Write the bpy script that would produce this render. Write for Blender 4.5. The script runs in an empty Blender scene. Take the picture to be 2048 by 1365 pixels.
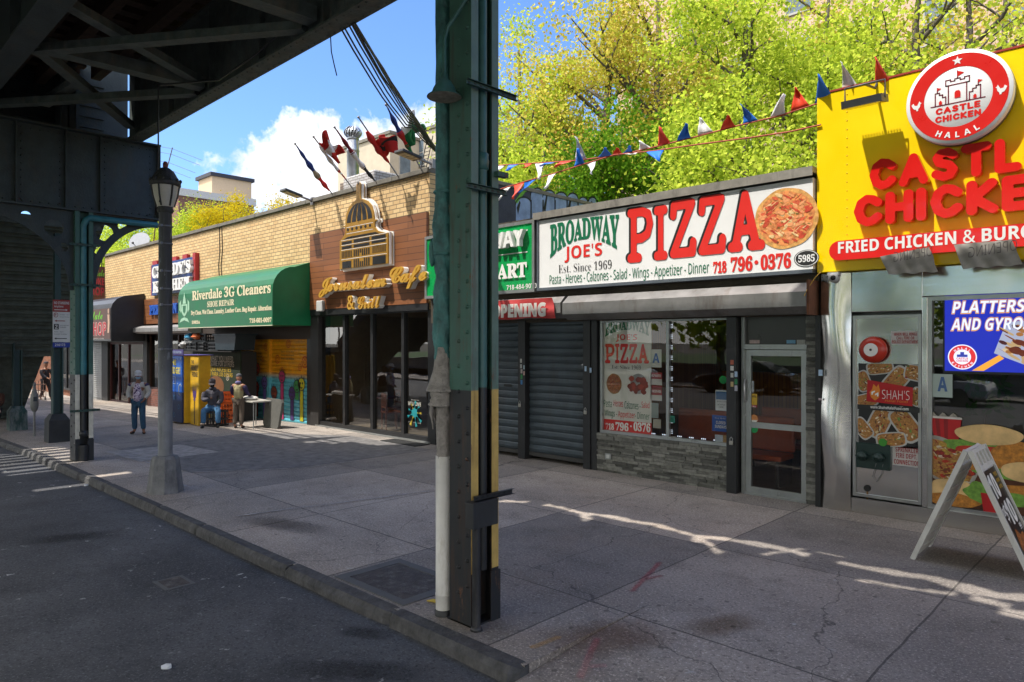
import bpy, bmesh, math, random, os
import numpy as np
from mathutils import Vector, Matrix
random.seed(7); RNG = np.random.default_rng(11)
S = bpy.context.scene
C = S.collection
R = math.radians

# ------------------------------------------------------------------ camera
FOC, PHI, EYE = 1400.0, R(43.87), 2.25           # focal length in px of the 2048 px photo, yaw, eye height
cam_d = bpy.data.cameras.new('camera'); cam = bpy.data.objects.new('camera', cam_d); C.objects.link(cam)
cam_d.sensor_width = 36; cam_d.lens = FOC / 2048 * 36; cam_d.clip_start = .05; cam_d.clip_end = 2000
cam.location = (0, 0, EYE); cam.rotation_euler = (R(90), 0, PHI)
S.camera = cam

# ------------------------------------------------------------------ sun, sky, exposure
SUN = Vector((.5, 1, -2.07)).normalized()          # direction the light travels
sd = bpy.data.lights.new('sun', 'SUN'); sd.energy = 3.0; sd.angle = R(.5); sd.color = (1, .95, .87)
so = bpy.data.objects.new('sun', sd); C.objects.link(so); so.rotation_euler = SUN.to_track_quat('-Z', 'Y').to_euler()
S.view_settings.view_transform = 'Standard'; S.view_settings.look = 'None'
S.view_settings.exposure = 1.12; S.view_settings.gamma = 1
W = bpy.data.worlds.new('World'); S.world = W; W.use_nodes = True
wn, wl = W.node_tree.nodes, W.node_tree.links
wn.clear()
def wnode(t, **k):
    n = wn.new(t)
    for a, v in k.items(): setattr(n, a, v)
    return n
sky = wnode('ShaderNodeTexSky', sky_type='NISHITA'); sky.sun_disc = False
sky.sun_elevation = R(61.6); sky.sun_rotation = math.atan2(-SUN.x, -SUN.y); sky.air_density = 1.0; sky.dust_density = .4; sky.ozone_density = 3.0
bg = wnode('ShaderNodeBackground'); bg.inputs[1].default_value = .13
sk_ = wnode('ShaderNodeMixRGB', blend_type='MULTIPLY'); sk_.inputs[0].default_value = 1; sk_.inputs[2].default_value = (.64, .79, 1, 1)
wl.new(sky.outputs[0], sk_.inputs[1]); wl.new(sk_.outputs[0], bg.inputs[0])
tc = wnode('ShaderNodeTexCoord')
def pdir(px, py):
    v = Vector((px - 1024, 682.5 - py, -FOC)).normalized()
    return cam.rotation_euler.to_matrix() @ v
nz = wnode('ShaderNodeTexNoise'); nz.inputs['Scale'].default_value = 34; nz.inputs['Detail'].default_value = 7; nz.inputs['Roughness'].default_value = .58
wl.new(tc.outputs['Generated'], nz.inputs['Vector'])
prev = None
PUFFS = [(620,262,34),(660,258,30),(520,338,52),(560,312,55),(600,290,58),(645,292,52),(610,350,80),(492,352,22),(690,320,50),(745,290,52),(715,340,60),(790,300,50),
         (815,268,45),(850,255,40),(862,290,55),(540,380,46),(425,318,20),(408,322,12),(900,240,45)]
for px, py, r in PUFFS:
    d = wnode('ShaderNodeVectorMath', operation='DISTANCE'); d.inputs[1].default_value = pdir(px, py)
    wl.new(tc.outputs['Generated'], d.inputs[0])
    m = wnode('ShaderNodeMath', operation='SUBTRACT'); wl.new(d.outputs['Value'], m.inputs[0]); m.inputs[1].default_value = r / 1480.0
    if prev is None: prev = m
    else:
        k = wnode('ShaderNodeMath', operation='SMOOTH_MIN'); k.inputs[2].default_value = .012
        wl.new(prev.outputs[0], k.inputs[0]); wl.new(m.outputs[0], k.inputs[1]); prev = k
ad = wnode('ShaderNodeMath', operation='MULTIPLY_ADD'); wl.new(nz.outputs['Fac'], ad.inputs[0]); ad.inputs[1].default_value = -.085; ad.inputs[2].default_value = .043
s2 = wnode('ShaderNodeMath', operation='ADD'); wl.new(prev.outputs[0], s2.inputs[0]); wl.new(ad.outputs[0], s2.inputs[1])
mr = wnode('ShaderNodeMapRange'); mr.inputs['From Min'].default_value = .004; mr.inputs['From Max'].default_value = -.012
wl.new(s2.outputs[0], mr.inputs['Value'])
nz2 = wnode('ShaderNodeTexNoise'); nz2.inputs['Scale'].default_value = 16; nz2.inputs['Detail'].default_value = 5
wl.new(tc.outputs['Generated'], nz2.inputs['Vector'])
cr = wnode('ShaderNodeValToRGB'); cr.color_ramp.elements[0].position = .34; cr.color_ramp.elements[0].color = (.62, .68, .78, 1)
cr.color_ramp.elements[1].position = .56; cr.color_ramp.elements[1].color = (.95, .95, .97, 1)
wl.new(nz2.outputs['Fac'], cr.inputs[0])
bc = wnode('ShaderNodeBackground'); wl.new(cr.outputs[0], bc.inputs[0]); bc.inputs[1].default_value = .72
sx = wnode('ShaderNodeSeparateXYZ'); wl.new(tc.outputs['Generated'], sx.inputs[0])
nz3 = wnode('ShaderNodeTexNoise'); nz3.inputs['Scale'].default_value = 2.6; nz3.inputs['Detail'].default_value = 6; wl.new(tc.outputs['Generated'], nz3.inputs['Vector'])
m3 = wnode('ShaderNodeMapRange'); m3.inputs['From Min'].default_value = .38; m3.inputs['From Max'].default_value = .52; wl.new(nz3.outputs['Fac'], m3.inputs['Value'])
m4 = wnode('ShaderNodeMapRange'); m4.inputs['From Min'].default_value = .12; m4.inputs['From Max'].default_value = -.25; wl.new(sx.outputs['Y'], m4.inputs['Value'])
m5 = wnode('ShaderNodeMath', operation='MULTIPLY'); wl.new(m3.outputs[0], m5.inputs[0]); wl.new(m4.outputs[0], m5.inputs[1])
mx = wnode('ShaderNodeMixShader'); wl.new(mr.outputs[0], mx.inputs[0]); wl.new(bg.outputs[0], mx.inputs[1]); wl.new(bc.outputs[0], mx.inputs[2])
b2 = wnode('ShaderNodeBackground'); b2.inputs[0].default_value = (1, .97, .93, 1); b2.inputs[1].default_value = 1.25      # unseen bright cloud added behind the camera as fill light
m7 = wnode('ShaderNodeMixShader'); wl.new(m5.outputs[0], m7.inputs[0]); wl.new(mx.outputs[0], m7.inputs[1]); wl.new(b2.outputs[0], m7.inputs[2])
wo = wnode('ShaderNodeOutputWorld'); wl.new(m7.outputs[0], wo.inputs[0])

# ------------------------------------------------------------------ where a pixel of the photo lies in the street
def FX(px, Y): return Y * math.tan(math.atan((px - 1024) / FOC) - PHI)
def dep(X, Y): return -X * math.sin(PHI) + Y * math.cos(PHI)
def FZ(px, py, Y): return EYE - (py - 682.5) / FOC * dep(FX(px, Y), Y)
def YX(px, X): return X / math.tan(math.atan((px - 1024) / FOC) - PHI)      # depth Y on a plane X = const
def XZ(px, py, X): return EYE - (py - 682.5) / FOC * dep(X, YX(px, X))
def gz(X):                                         # the street falls away to the left
    t = min(max(-16.5 - X, 0), 24.0)
    return -.021 * t
def G(px, py, dz=0):
    z = dz
    for _ in range(12):
        d = FOC * (EYE - z) / (py - 682.5); l = (px - 1024) / FOC * d
        X, Y = -d * math.sin(PHI) + l * math.cos(PHI), d * math.cos(PHI) + l * math.sin(PHI)
        z = gz(X) + dz
    return X, Y, z
F = 9.8                                            # the plane of the shop fronts

# ------------------------------------------------------------------ materials
MATS = {}
def nt(name):
    m = bpy.data.materials.new(name); m.use_nodes = True
    n, l = m.node_tree.nodes, m.node_tree.links
    b = n['Principled BSDF']
    return m, n, l, b
def N(n, t, **k):
    x = n.new(t)
    for a, v in k.items():
        if a.startswith('i_'): x.inputs[a[2:].replace('_', ' ')].default_value = v
        else: setattr(x, a, v)
    return x
def c4(c): return (c[0], c[1], c[2], 1)
def hexc(h):
    f = lambda v: ((v + .055) / 1.055) ** 2.4 if v > .04045 else v / 12.92
    return tuple(f(int(h[i:i + 2], 16) / 255) for i in (0, 2, 4))
def P(name, col=None, rough=.55, metal=0, var=.12, sc=6, bump=0, bsc=40, dirt=0, coat=0, spec=.5, dcol=(.05, .042, .035)):
    """a plain painted / plastic / metal surface with slight unevenness, optional grime and bump"""
    if name in MATS: return MATS[name]
    m, n, l, b = nt(name)
    t = N(n, 'ShaderNodeTexCoord'); z = N(n, 'ShaderNodeTexNoise'); z.inputs['Scale'].default_value = sc; z.inputs['Detail'].default_value = 6
    z.inputs['Roughness'].default_value = .62
    l.new(t.outputs['Object'], z.inputs['Vector'])
    r = N(n, 'ShaderNodeValToRGB'); e = r.color_ramp.elements
    e[0].position = .3; e[1].position = .7
    e[0].color = c4([v * (1 - var) for v in col]); e[1].color = c4([min(1, v * (1 + var * .8)) for v in col])
    l.new(z.outputs['Fac'], r.inputs[0]); out = r.outputs[0]
    if dirt:
        z2 = N(n, 'ShaderNodeTexNoise'); z2.inputs['Scale'].default_value = sc * .8; z2.inputs['Detail'].default_value = 9; z2.inputs['Roughness'].default_value = .7
        mp = N(n, 'ShaderNodeMapping'); mp.inputs['Scale'].default_value = (1.6, 1.6, .45); mp.inputs['Location'].default_value = (3, 7, 1)
        l.new(t.outputs['Object'], mp.inputs[0]); l.new(mp.outputs[0], z2.inputs['Vector'])
        r2 = N(n, 'ShaderNodeMapRange'); r2.inputs['From Min'].default_value = .62 - dirt * .25; r2.inputs['From Max'].default_value = .78
        l.new(z2.outputs['Fac'], r2.inputs['Value'])
        mm = N(n, 'ShaderNodeMixRGB'); mm.inputs[2].default_value = c4(dcol); l.new(out, mm.inputs[1])
        k = N(n, 'ShaderNodeMath', operation='MULTIPLY'); k.inputs[1].default_value = .8; l.new(r2.outputs[0], k.inputs[0]); l.new(k.outputs[0], mm.inputs[0])
        out = mm.outputs[0]
    l.new(out, b.inputs['Base Color'])
    rr = N(n, 'ShaderNodeMapRange'); rr.inputs['To Min'].default_value = max(.03, rough - .1); rr.inputs['To Max'].default_value = min(1, rough + .12)
    l.new(z.outputs['Fac'], rr.inputs['Value']); l.new(rr.outputs[0], b.inputs['Roughness'])
    b.inputs['Metallic'].default_value = metal; b.inputs['Coat Weight'].default_value = coat; b.inputs['Specular IOR Level'].default_value = spec
    if bump:
        z3 = N(n, 'ShaderNodeTexNoise'); z3.inputs['Scale'].default_value = bsc; z3.inputs['Detail'].default_value = 5
        l.new(t.outputs['Object'], z3.inputs['Vector'])
        bp = N(n, 'ShaderNodeBump'); bp.inputs['Strength'].default_value = bump; bp.inputs['Distance'].default_value = .02
        l.new(z3.outputs['Fac'], bp.inputs['Height']); l.new(bp.outputs[0], b.inputs['Normal'])
    MATS[name] = m; return m
def PH(name, h=None, **k): return MATS[name] if h is None else P(name, hexc(h), **k)
def emit(name, col, s=1.0):
    if name in MATS: return MATS[name]
    m, n, l, b = nt(name); b.inputs['Base Color'].default_value = (.02, .02, .02, 1)
    b.inputs['Emission Color'].default_value = c4(col); b.inputs['Emission Strength'].default_value = s
    MATS[name] = m; return m
def bricks(name, c1, c2, mortar, bw, rh, ms, rough=.85, bump=.5, plane='XZ', bias=0, var=.25, off=.5):
    if name in MATS: return MATS[name]
    m, n, l, b = nt(name)
    t = N(n, 'ShaderNodeTexCoord'); sp = N(n, 'ShaderNodeSeparateXYZ'); cb = N(n, 'ShaderNodeCombineXYZ')
    l.new(t.outputs['Object'], sp.inputs[0])
    if plane == 'W':                                # walls of a box: run along x + y
        a = N(n, 'ShaderNodeMath', operation='ADD'); l.new(sp.outputs[0], a.inputs[0]); l.new(sp.outputs[1], a.inputs[1]); l.new(a.outputs[0], cb.inputs[0])
        l.new(sp.outputs[2], cb.inputs[1])
    else:
        l.new(sp.outputs['XYZ'.index(plane[0])], cb.inputs[0]); l.new(sp.outputs['XYZ'.index(plane[1])], cb.inputs[1])
    k = N(n, 'ShaderNodeTexBrick', offset=off); k.inputs['Scale'].default_value = 1; k.inputs['Brick Width'].default_value = bw; k.inputs['Row Height'].default_value = rh
    k.inputs['Mortar Size'].default_value = ms; k.inputs['Mortar Smooth'].default_value = .15; k.inputs['Bias'].default_value = bias
    k.inputs['Color1'].default_value = c4(c1); k.inputs['Color2'].default_value = c4(c2); k.inputs['Mortar'].default_value = c4(mortar)
    l.new(cb.outputs[0], k.inputs['Vector'])
    z = N(n, 'ShaderNodeTexNoise'); z.inputs['Scale'].default_value = 1.3; z.inputs['Detail'].default_value = 8; l.new(t.outputs['Object'], z.inputs['Vector'])
    r = N(n, 'ShaderNodeMapRange'); r.inputs['To Min'].default_value = 1 - var; r.inputs['To Max'].default_value = 1 + var; l.new(z.outputs['Fac'], r.inputs['Value'])
    mm = N(n, 'ShaderNodeVectorMath', operation='SCALE'); l.new(k.outputs['Color'], mm.inputs[0]); l.new(r.outputs[0], mm.inputs['Scale'])
    l.new(mm.outputs[0], b.inputs['Base Color']); b.inputs['Roughness'].default_value = rough
    bp = N(n, 'ShaderNodeBump'); bp.inputs['Strength'].default_value = bump; bp.inputs['Distance'].default_value = .012; bp.invert = True
    l.new(k.outputs['Fac'], bp.inputs['Height']); l.new(bp.outputs[0], b.inputs['Normal'])
    MATS[name] = m; return m
def split(name, top, low, zcut, rough=.5, chips=(.18, .07, .03), soft=.004, amount=.5):
    """paint that changes colour at a height, with rusty chips"""
    if name in MATS: return MATS[name]
    m, n, l, b = nt(name)
    g = N(n, 'ShaderNodeNewGeometry'); sp = N(n, 'ShaderNodeSeparateXYZ'); l.new(g.outputs['Position'], sp.inputs[0])
    z = N(n, 'ShaderNodeTexNoise'); z.inputs['Scale'].default_value = 7; z.inputs['Detail'].default_value = 8; z.inputs['Roughness'].default_value = .65
    l.new(g.outputs['Position'], z.inputs['Vector'])
    r = N(n, 'ShaderNodeMapRange'); r.inputs['From Min'].default_value = zcut - soft; r.inputs['From Max'].default_value = zcut + soft; l.new(sp.outputs[2], r.inputs['Value'])
    mx = N(n, 'ShaderNodeMixRGB'); mx.inputs[1].default_value = c4(low); mx.inputs[2].default_value = c4(top); l.new(r.outputs[0], mx.inputs[0])
    v = N(n, 'ShaderNodeMapRange'); v.inputs['To Min'].default_value = .5; v.inputs['To Max'].default_value = 1.55; l.new(z.outputs['Fac'], v.inputs['Value'])
    s = N(n, 'ShaderNodeVectorMath', operation='SCALE'); l.new(mx.outputs[0], s.inputs[0]); l.new(v.outputs[0], s.inputs['Scale'])
    z2 = N(n, 'ShaderNodeTexNoise'); z2.inputs['Scale'].default_value = 3.3; z2.inputs['Detail'].default_value = 11; z2.inputs['Roughness'].default_value = .72
    mp = N(n, 'ShaderNodeMapping'); mp.inputs['Scale'].default_value = (2.4, 2.4, .7); l.new(g.outputs['Position'], mp.inputs[0]); l.new(mp.outputs[0], z2.inputs['Vector'])
    q = N(n, 'ShaderNodeMapRange'); q.inputs['From Min'].default_value = .69 - amount * .1; q.inputs['From Max'].default_value = .70 - amount * .06; l.new(z2.outputs['Fac'], q.inputs['Value'])
    m2 = N(n, 'ShaderNodeMixRGB'); l.new(q.outputs[0], m2.inputs[0]); l.new(s.outputs[0], m2.inputs[1]); m2.inputs[2].default_value = c4(chips)
    z4 = N(n, 'ShaderNodeTexNoise'); z4.inputs['Scale'].default_value = 9; z4.inputs['Detail'].default_value = 6; z4.inputs['Roughness'].default_value = .6
    m4_ = N(n, 'ShaderNodeMapping'); m4_.inputs['Scale'].default_value = (2.2, 2.2, .16); l.new(g.outputs['Position'], m4_.inputs[0]); l.new(m4_.outputs[0], z4.inputs['Vector'])
    q4 = N(n, 'ShaderNodeMapRange'); q4.inputs['From Min'].default_value = .52; q4.inputs['From Max'].default_value = .75; q4.inputs['To Max'].default_value = .8 * amount; l.new(z4.outputs['Fac'], q4.inputs['Value'])
    m5_ = N(n, 'ShaderNodeMixRGB'); l.new(q4.outputs[0], m5_.inputs[0]); l.new(m2.outputs[0], m5_.inputs[1]); m5_.inputs[2].default_value = c4([v * .5 for v in chips])
    l.new(m5_.outputs[0], b.inputs['Base Color'])
    rr = N(n, 'ShaderNodeMapRange'); rr.inputs['To Min'].default_value = rough - .15; rr.inputs['To Max'].default_value = rough + .2; l.new(z.outputs['Fac'], rr.inputs['Value']); l.new(rr.outputs[0], b.inputs['Roughness'])
    bp = N(n, 'ShaderNodeBump'); bp.inputs['Strength'].default_value = .25; bp.inputs['Distance'].default_value = .006; l.new(z2.outputs['Fac'], bp.inputs['Height']); l.new(bp.outputs[0], b.inputs['Normal'])
    MATS[name] = m; return m
def glass(name, tint=(.75, .78, .76), refl=.16):
    if name in MATS: return MATS[name]
    m, n, l, b = nt(name); n.remove(b)
    t = N(n, 'ShaderNodeBsdfTransparent'); t.inputs[0].default_value = c4(tint)
    g = N(n, 'ShaderNodeBsdfGlossy'); g.inputs['Roughness'].default_value = .012; g.inputs[0].default_value = (1, 1, 1, 1)
    f = N(n, 'ShaderNodeLayerWeight'); f.inputs[0].default_value = .35
    r = N(n, 'ShaderNodeMapRange'); r.inputs['To Min'].default_value = refl; r.inputs['To Max'].default_value = .6; l.new(f.outputs['Fresnel'], r.inputs['Value'])
    tc_ = N(n, 'ShaderNodeTexCoord'); zz = N(n, 'ShaderNodeTexNoise'); zz.inputs['Scale'].default_value = .9; l.new(tc_.outputs['Object'], zz.inputs['Vector'])
    bp = N(n, 'ShaderNodeBump'); bp.inputs['Strength'].default_value = .05; bp.inputs['Distance'].default_value = .05; l.new(zz.outputs['Fac'], bp.inputs['Height']); l.new(bp.outputs[0], g.inputs['Normal'])
    x = N(n, 'ShaderNodeMixShader'); l.new(r.outputs[0], x.inputs[0]); l.new(t.outputs[0], x.inputs[1]); l.new(g.outputs[0], x.inputs[2])
    l.new(x.outputs[0], n['Material Output'].inputs[0]); MATS[name] = m; return m
def leafmat(name, cols, trans=.45):
    if name in MATS: return MATS[name]
    m, n, l, b = nt(name); n.remove(b)
    g = N(n, 'ShaderNodeNewGeometry'); r = N(n, 'ShaderNodeValToRGB'); l.new(g.outputs['Random Per Island'], r.inputs[0])
    e = r.color_ramp.elements
    e[0].color = c4(cols[0]); e[1].color = c4(cols[-1])
    for i, c in enumerate(cols[1:-1]): k = e.new((i + 1) / (len(cols) - 1)); k.color = c4(c)
    d = N(n, 'ShaderNodeBsdfDiffuse'); t = N(n, 'ShaderNodeBsdfTranslucent'); l.new(r.outputs[0], d.inputs[0]); l.new(r.outputs[0], t.inputs[0])
    x = N(n, 'ShaderNodeMixShader'); x.inputs[0].default_value = trans; l.new(d.outputs[0], x.inputs[1]); l.new(t.outputs[0], x.inputs[2])
    l.new(x.outputs[0], n['Material Output'].inputs[0]); MATS[name] = m; return m

# ------------------------------------------------------------------ mesh building
class MB:
    def __init__(self, mat=None): self.v = []; self.f = []; self.m = []; self.mats = []; self.cur = 0; self.sm = []; self.smooth = False; self.use(mat)
    def use(self, mat):
        if mat is None: return self
        if mat not in self.mats: self.mats.append(mat)
        self.cur = self.mats.index(mat); return self
    def add(self, vs, fs, sm=None):
        o = len(self.v); self.v += [tuple(p) for p in vs]
        for f in fs: self.f.append([i + o for i in f]); self.m.append(self.cur); self.sm.append(self.smooth if sm is None else sm)
        return self
    def quad(self, *p): return self.add(p, [list(range(len(p)))])
    def box(self, x0, x1, y0, y1, z0, z1, mat=None):
        self.use(mat)
        if x0 > x1: x0, x1 = x1, x0
        if y0 > y1: y0, y1 = y1, y0
        if z0 > z1: z0, z1 = z1, z0
        return self.add([(x, y, z) for z in (z0, z1) for y in (y0, y1) for x in (x0, x1)],
                        [(0, 2, 3, 1), (4, 5, 7, 6), (0, 1, 5, 4), (2, 6, 7, 3), (0, 4, 6, 2), (1, 3, 7, 5)])
    def obox(self, c, ax, ay, az, mat=None):
        """oriented box: centre and three half-axis vectors"""
        self.use(mat); c = Vector(c); ax, ay, az = Vector(ax), Vector(ay), Vector(az)
        return self.add([c + ax * a + ay * b + az * d for d in (-1, 1) for b in (-1, 1) for a in (-1, 1)],
                        [(0, 2, 3, 1), (4, 5, 7, 6), (0, 1, 5, 4), (2, 6, 7, 3), (0, 4, 6, 2), (1, 3, 7, 5)])
    def bar(self, a, b, w, h, up=(0, 0, 1), mat=None):
        a, b = Vector(a), Vector(b); d = b - a
        s = d.cross(Vector(up)).normalized(); u = s.cross(d).normalized()
        return self.obox((a + b) / 2, d / 2, s * w / 2, u * h / 2, mat)
    def prism(self, poly, axis, a0, a1, mat=None):
        """poly: 2-D outline in the two other axes (x: (y,z), y: (x,z), z: (x,y))"""
        self.use(mat); n = len(poly)
        def p(q, a): return (a, q[0], q[1]) if axis == 'x' else (q[0], a, q[1]) if axis == 'y' else (q[0], q[1], a)
        return self.add([p(q, a0) for q in poly] + [p(q, a1) for q in poly],
                        [list(range(n))[::-1], [n + i for i in range(n)]] + [(i, (i + 1) % n, n + (i + 1) % n, n + i) for i in range(n)])
    def tube(self, pts, r, n=8, mat=None, cap=True, flat=False):
        self.use(mat); pts = [Vector(p) for p in pts]; rs = r if isinstance(r, (list, tuple)) else [r] * len(pts)
        vs, fs = [], []; side = None
        for i, p in enumerate(pts):
            d = (pts[min(i + 1, len(pts) - 1)] - pts[max(i - 1, 0)]).normalized()
            if side is None: side = d.cross(Vector((0, 0, 1)) if abs(d.z) < .9 else Vector((1, 0, 0))).normalized()
            else: side = (side - d * side.dot(d)).normalized()
            u = side.cross(d)
            for k in range(n):
                a = 2 * math.pi * k / n; vs.append(p + (side * math.cos(a) + u * math.sin(a)) * rs[i])
        for i in range(len(pts) - 1):
            for k in range(n): fs.append((i * n + k, i * n + (k + 1) % n, (i + 1) * n + (k + 1) % n, (i + 1) * n + k))
        self.add(vs, fs, sm=not flat)
        if cap: self.add(vs[:n], [list(range(n))[::-1]], sm=False); self.add(vs[-n:], [list(range(n))], sm=False)
        return self
    def lathe(self, prof, c, n=16, mat=None, axis='z', sm=True):
        """prof: (radius, height) up the axis"""
        self.use(mat); vs, fs = [], []
        for r, h in prof:
            for k in range(n):
                a = 2 * math.pi * k / n; p = (r * math.cos(a), r * math.sin(a), h)
                if axis == 'y': p = (p[0], h, p[1])
                if axis == 'x': p = (h, p[0], p[1])
                vs.append((c[0] + p[0], c[1] + p[1], c[2] + p[2]))
        for i in range(len(prof) - 1):
            for k in range(n): fs.append((i * n + k, i * n + (k + 1) % n, (i + 1) * n + (k + 1) % n, (i + 1) * n + k))
        self.add(vs, fs, sm=sm)
        for i in (0, len(prof) - 1):
            if prof[i][0] > 1e-4: self.add(vs[i * n:(i + 1) * n], [list(range(n))], sm=False)
        return self
    def ball(self, c, r, n=10, m=7, mat=None):
        r = r if isinstance(r, (list, tuple)) else (r, r, r); self.use(mat)
        vs = [(c[0], c[1], c[2] - r[2])]; fs = []
        for i in range(1, m):
            t = math.pi * i / m
            for k in range(n):
                a = 2 * math.pi * k / n; vs.append((c[0] + r[0] * math.sin(t) * math.cos(a), c[1] + r[1] * math.sin(t) * math.sin(a), c[2] - r[2] * math.cos(t)))
        vs.append((c[0], c[1], c[2] + r[2])); L = len(vs) - 1
        for k in range(n):
            fs.append((0, 1 + (k + 1) % n, 1 + k)); fs.append((L, L - n + k, L - n + (k + 1) % n))
            for i in range(m - 2): fs.append((1 + i * n + k, 1 + i * n + (k + 1) % n, 1 + (i + 1) * n + (k + 1) % n, 1 + (i + 1) * n + k))
        return self.add(vs, fs, sm=True)
    def flat(self, poly, Y, mat=None, depth=0):
        """an outline of (x, z) points facing the street (-y) at depth Y"""
        self.use(mat); n = len(poly)
        a = sum(poly[i][0] * poly[(i + 1) % n][1] - poly[(i + 1) % n][0] * poly[i][1] for i in range(n))
        if a < 0: poly = poly[::-1]
        if depth: return self.prism(poly, 'y', Y, Y + depth)
        return self.add([(p[0], Y, p[1]) for p in poly], [list(range(n))])
    def xf(self, M, start=0):
        for i in range(start, len(self.v)): self.v[i] = tuple(M @ Vector(self.v[i]))
        return self
    def build(self, name, parent=None, bevel=0, seg=2, fixn=False):
        o = Vector(parent['at']) if parent is not None and 'at' in parent.keys() else Vector((0, 0, 0))
        me = bpy.data.meshes.new(name); me.from_pydata([tuple(Vector(p) - o) for p in self.v], [], self.f)
        for m in self.mats: me.materials.append(m)
        me.polygons.foreach_set('material_index', self.m); me.polygons.foreach_set('use_smooth', self.sm)
        me.update()
        if fixn:
            b = bmesh.new(); b.from_mesh(me); bmesh.ops.recalc_face_normals(b, faces=b.faces); b.to_mesh(me); b.free()
        ob = bpy.data.objects.new(name, me); C.objects.link(ob)
        ob['at'] = tuple(o)
        if parent is not None: ob.parent = parent
        if bevel:
            k = ob.modifiers.new('bevel', 'BEVEL'); k.width = bevel; k.segments = seg; k.limit_method = 'ANGLE'; k.angle_limit = R(40)
        return ob
def tag(o, label, cat, group=None):
    o['label'] = label; o['category'] = cat
    if group: o['group'] = group
    return o
def thing(name, label, cat, at=(0, 0, 0), group=None):
    o = bpy.data.objects.new(name, None); C.objects.link(o); o.location = at; o['at'] = tuple(at); o.empty_display_size = .2
    return tag(o, label, cat, group)
def struct(o, kind='structure'): o['kind'] = kind; return o
def dup(root, d, label=None, group=None):
    r = root.copy(); C.objects.link(r); r.location = Vector(root.location) + Vector(d)
    if label: r['label'] = label
    if group: r['group'] = group
    for ch in list(root.children):
        c = ch.copy(); C.objects.link(c); c.parent = r
        for g in list(ch.children):
            e = g.copy(); C.objects.link(e); e.parent = c
    return r

def boxes(name, parent, mat, lst):
    for b in lst: mb = MB(mat); mb.box(*b); mb.build(name, parent)

# ------------------------------------------------------------------ lettering
FONTS = {}
_fd = bpy.utils.system_resource('DATAFILES', path='fonts') or ''
for k_, fn in (('math', 'NotoSansMath-Regular.woff2'),):
    try: FONTS[k_] = bpy.data.fonts.load(os.path.join(_fd, fn))
    except Exception: FONTS[k_] = None
def _map(s, U, L, D):
    o = ''
    for ch in s:
        if 'A' <= ch <= 'Z': o += chr(U + ord(ch) - 65)
        elif 'a' <= ch <= 'z': o += chr(L + ord(ch) - 97)
        elif '0' <= ch <= '9' and D: o += chr(D + ord(ch) - 48)
        else: o += ch
    return o
_tc = {}
def glyphs(body, font, off):
    key = (body, font, off)
    if key in _tc: return _tc[key]
    c = bpy.data.curves.new('t', 'FONT'); s = body
    if font in ('serif', 'script') and FONTS['math']:
        s = _map(body, 0x1D400, 0x1D41A, 0x1D7CE) if font == 'serif' else _map(body, 0x1D4D0, 0x1D4EA, 0)
    if font == 'sans' and FONTS['math'] and off > .004: s = _map(body, 0x1D5D4, 0x1D5EE, 0x1D7EC); off = max(0, off - .02)
    if FONTS['math']: c.font = FONTS['math']
    c.body = s; c.resolution_u = 4; c.fill_mode = 'FRONT'
    o = bpy.data.objects.new('t', c); C.objects.link(o)
    dg = bpy.context.evaluated_depsgraph_get(); me = bpy.data.meshes.new_from_object(o.evaluated_get(dg))
    v = [(p.co.x, p.co.y) for p in me.vertices]; fs = [list(p.vertices) for p in me.polygons]
    bpy.data.objects.remove(o); bpy.data.meshes.remove(me); bpy.data.curves.remove(c)
    if off:                                           # embolden: push the outline out along its normals
        kv, ix = {}, []
        for p in v: ix.append(kv.setdefault((round(p[0], 5), round(p[1], 5)), len(kv)))
        cnt = {}
        for f_ in fs:
            for i in range(len(f_)):
                a, b = ix[f_[i]], ix[f_[(i + 1) % len(f_)]]; k = (min(a, b), max(a, b)); cnt.setdefault(k, []).append((f_[i], f_[(i + 1) % len(f_)]))
        nr = [[0.0, 0.0] for _ in kv]
        ar = sum(v[f_[i]][0] * v[f_[(i + 1) % len(f_)]][1] - v[f_[(i + 1) % len(f_)]][0] * v[f_[i]][1] for f_ in fs for i in range(len(f_))); sg = 1 if ar > 0 else -1
        for k, e in cnt.items():
            if len(e) == 1:
                a, b = e[0]; dx, dy = v[b][0] - v[a][0], v[b][1] - v[a][1]; L = math.hypot(dx, dy) or 1
                for q in (ix[a], ix[b]): nr[q][0] += sg * dy / L; nr[q][1] -= sg * dx / L
        def mv(p, q):
            L = math.hypot(*nr[q])
            if L < 1e-6: return p
            m_ = min(1.6, 2 / L) * off; return (p[0] + nr[q][0] / L * m_, p[1] + nr[q][1] / L * m_)
        v = [mv(p, q) for p, q in zip(v, ix)]
    _tc[key] = (v, fs); return v, fs
def solid(mb, v, fs, put, depth):
    """put(u, v, d) -> world point; d = 0 the front, depth the back"""
    n = len(v)
    mb.add([put(a, b, 0) for a, b in v], fs)
    if depth:
        cnt = {}
        for f in fs:
            for i in range(len(f)):
                a, b = f[i], f[(i + 1) % len(f)]
                cnt[(a, b)] = cnt.get((a, b), 0) + 1
        # weld by position so that the outline is found
        keyv = {}; idx = []
        for p in v: idx.append(keyv.setdefault((round(p[0], 5), round(p[1], 5)), len(keyv)))
        ed = {}
        for a, b in cnt:
            k = tuple(sorted((idx[a], idx[b]))); ed.setdefault(k, []).append((a, b))
        for k, e in ed.items():
            if len(e) == 1:
                a, b = e[0]; mb.add([put(*v[a], 0), put(*v[a], depth), put(*v[b], depth), put(*v[b], 0)], [(0, 1, 2, 3)])
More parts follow.
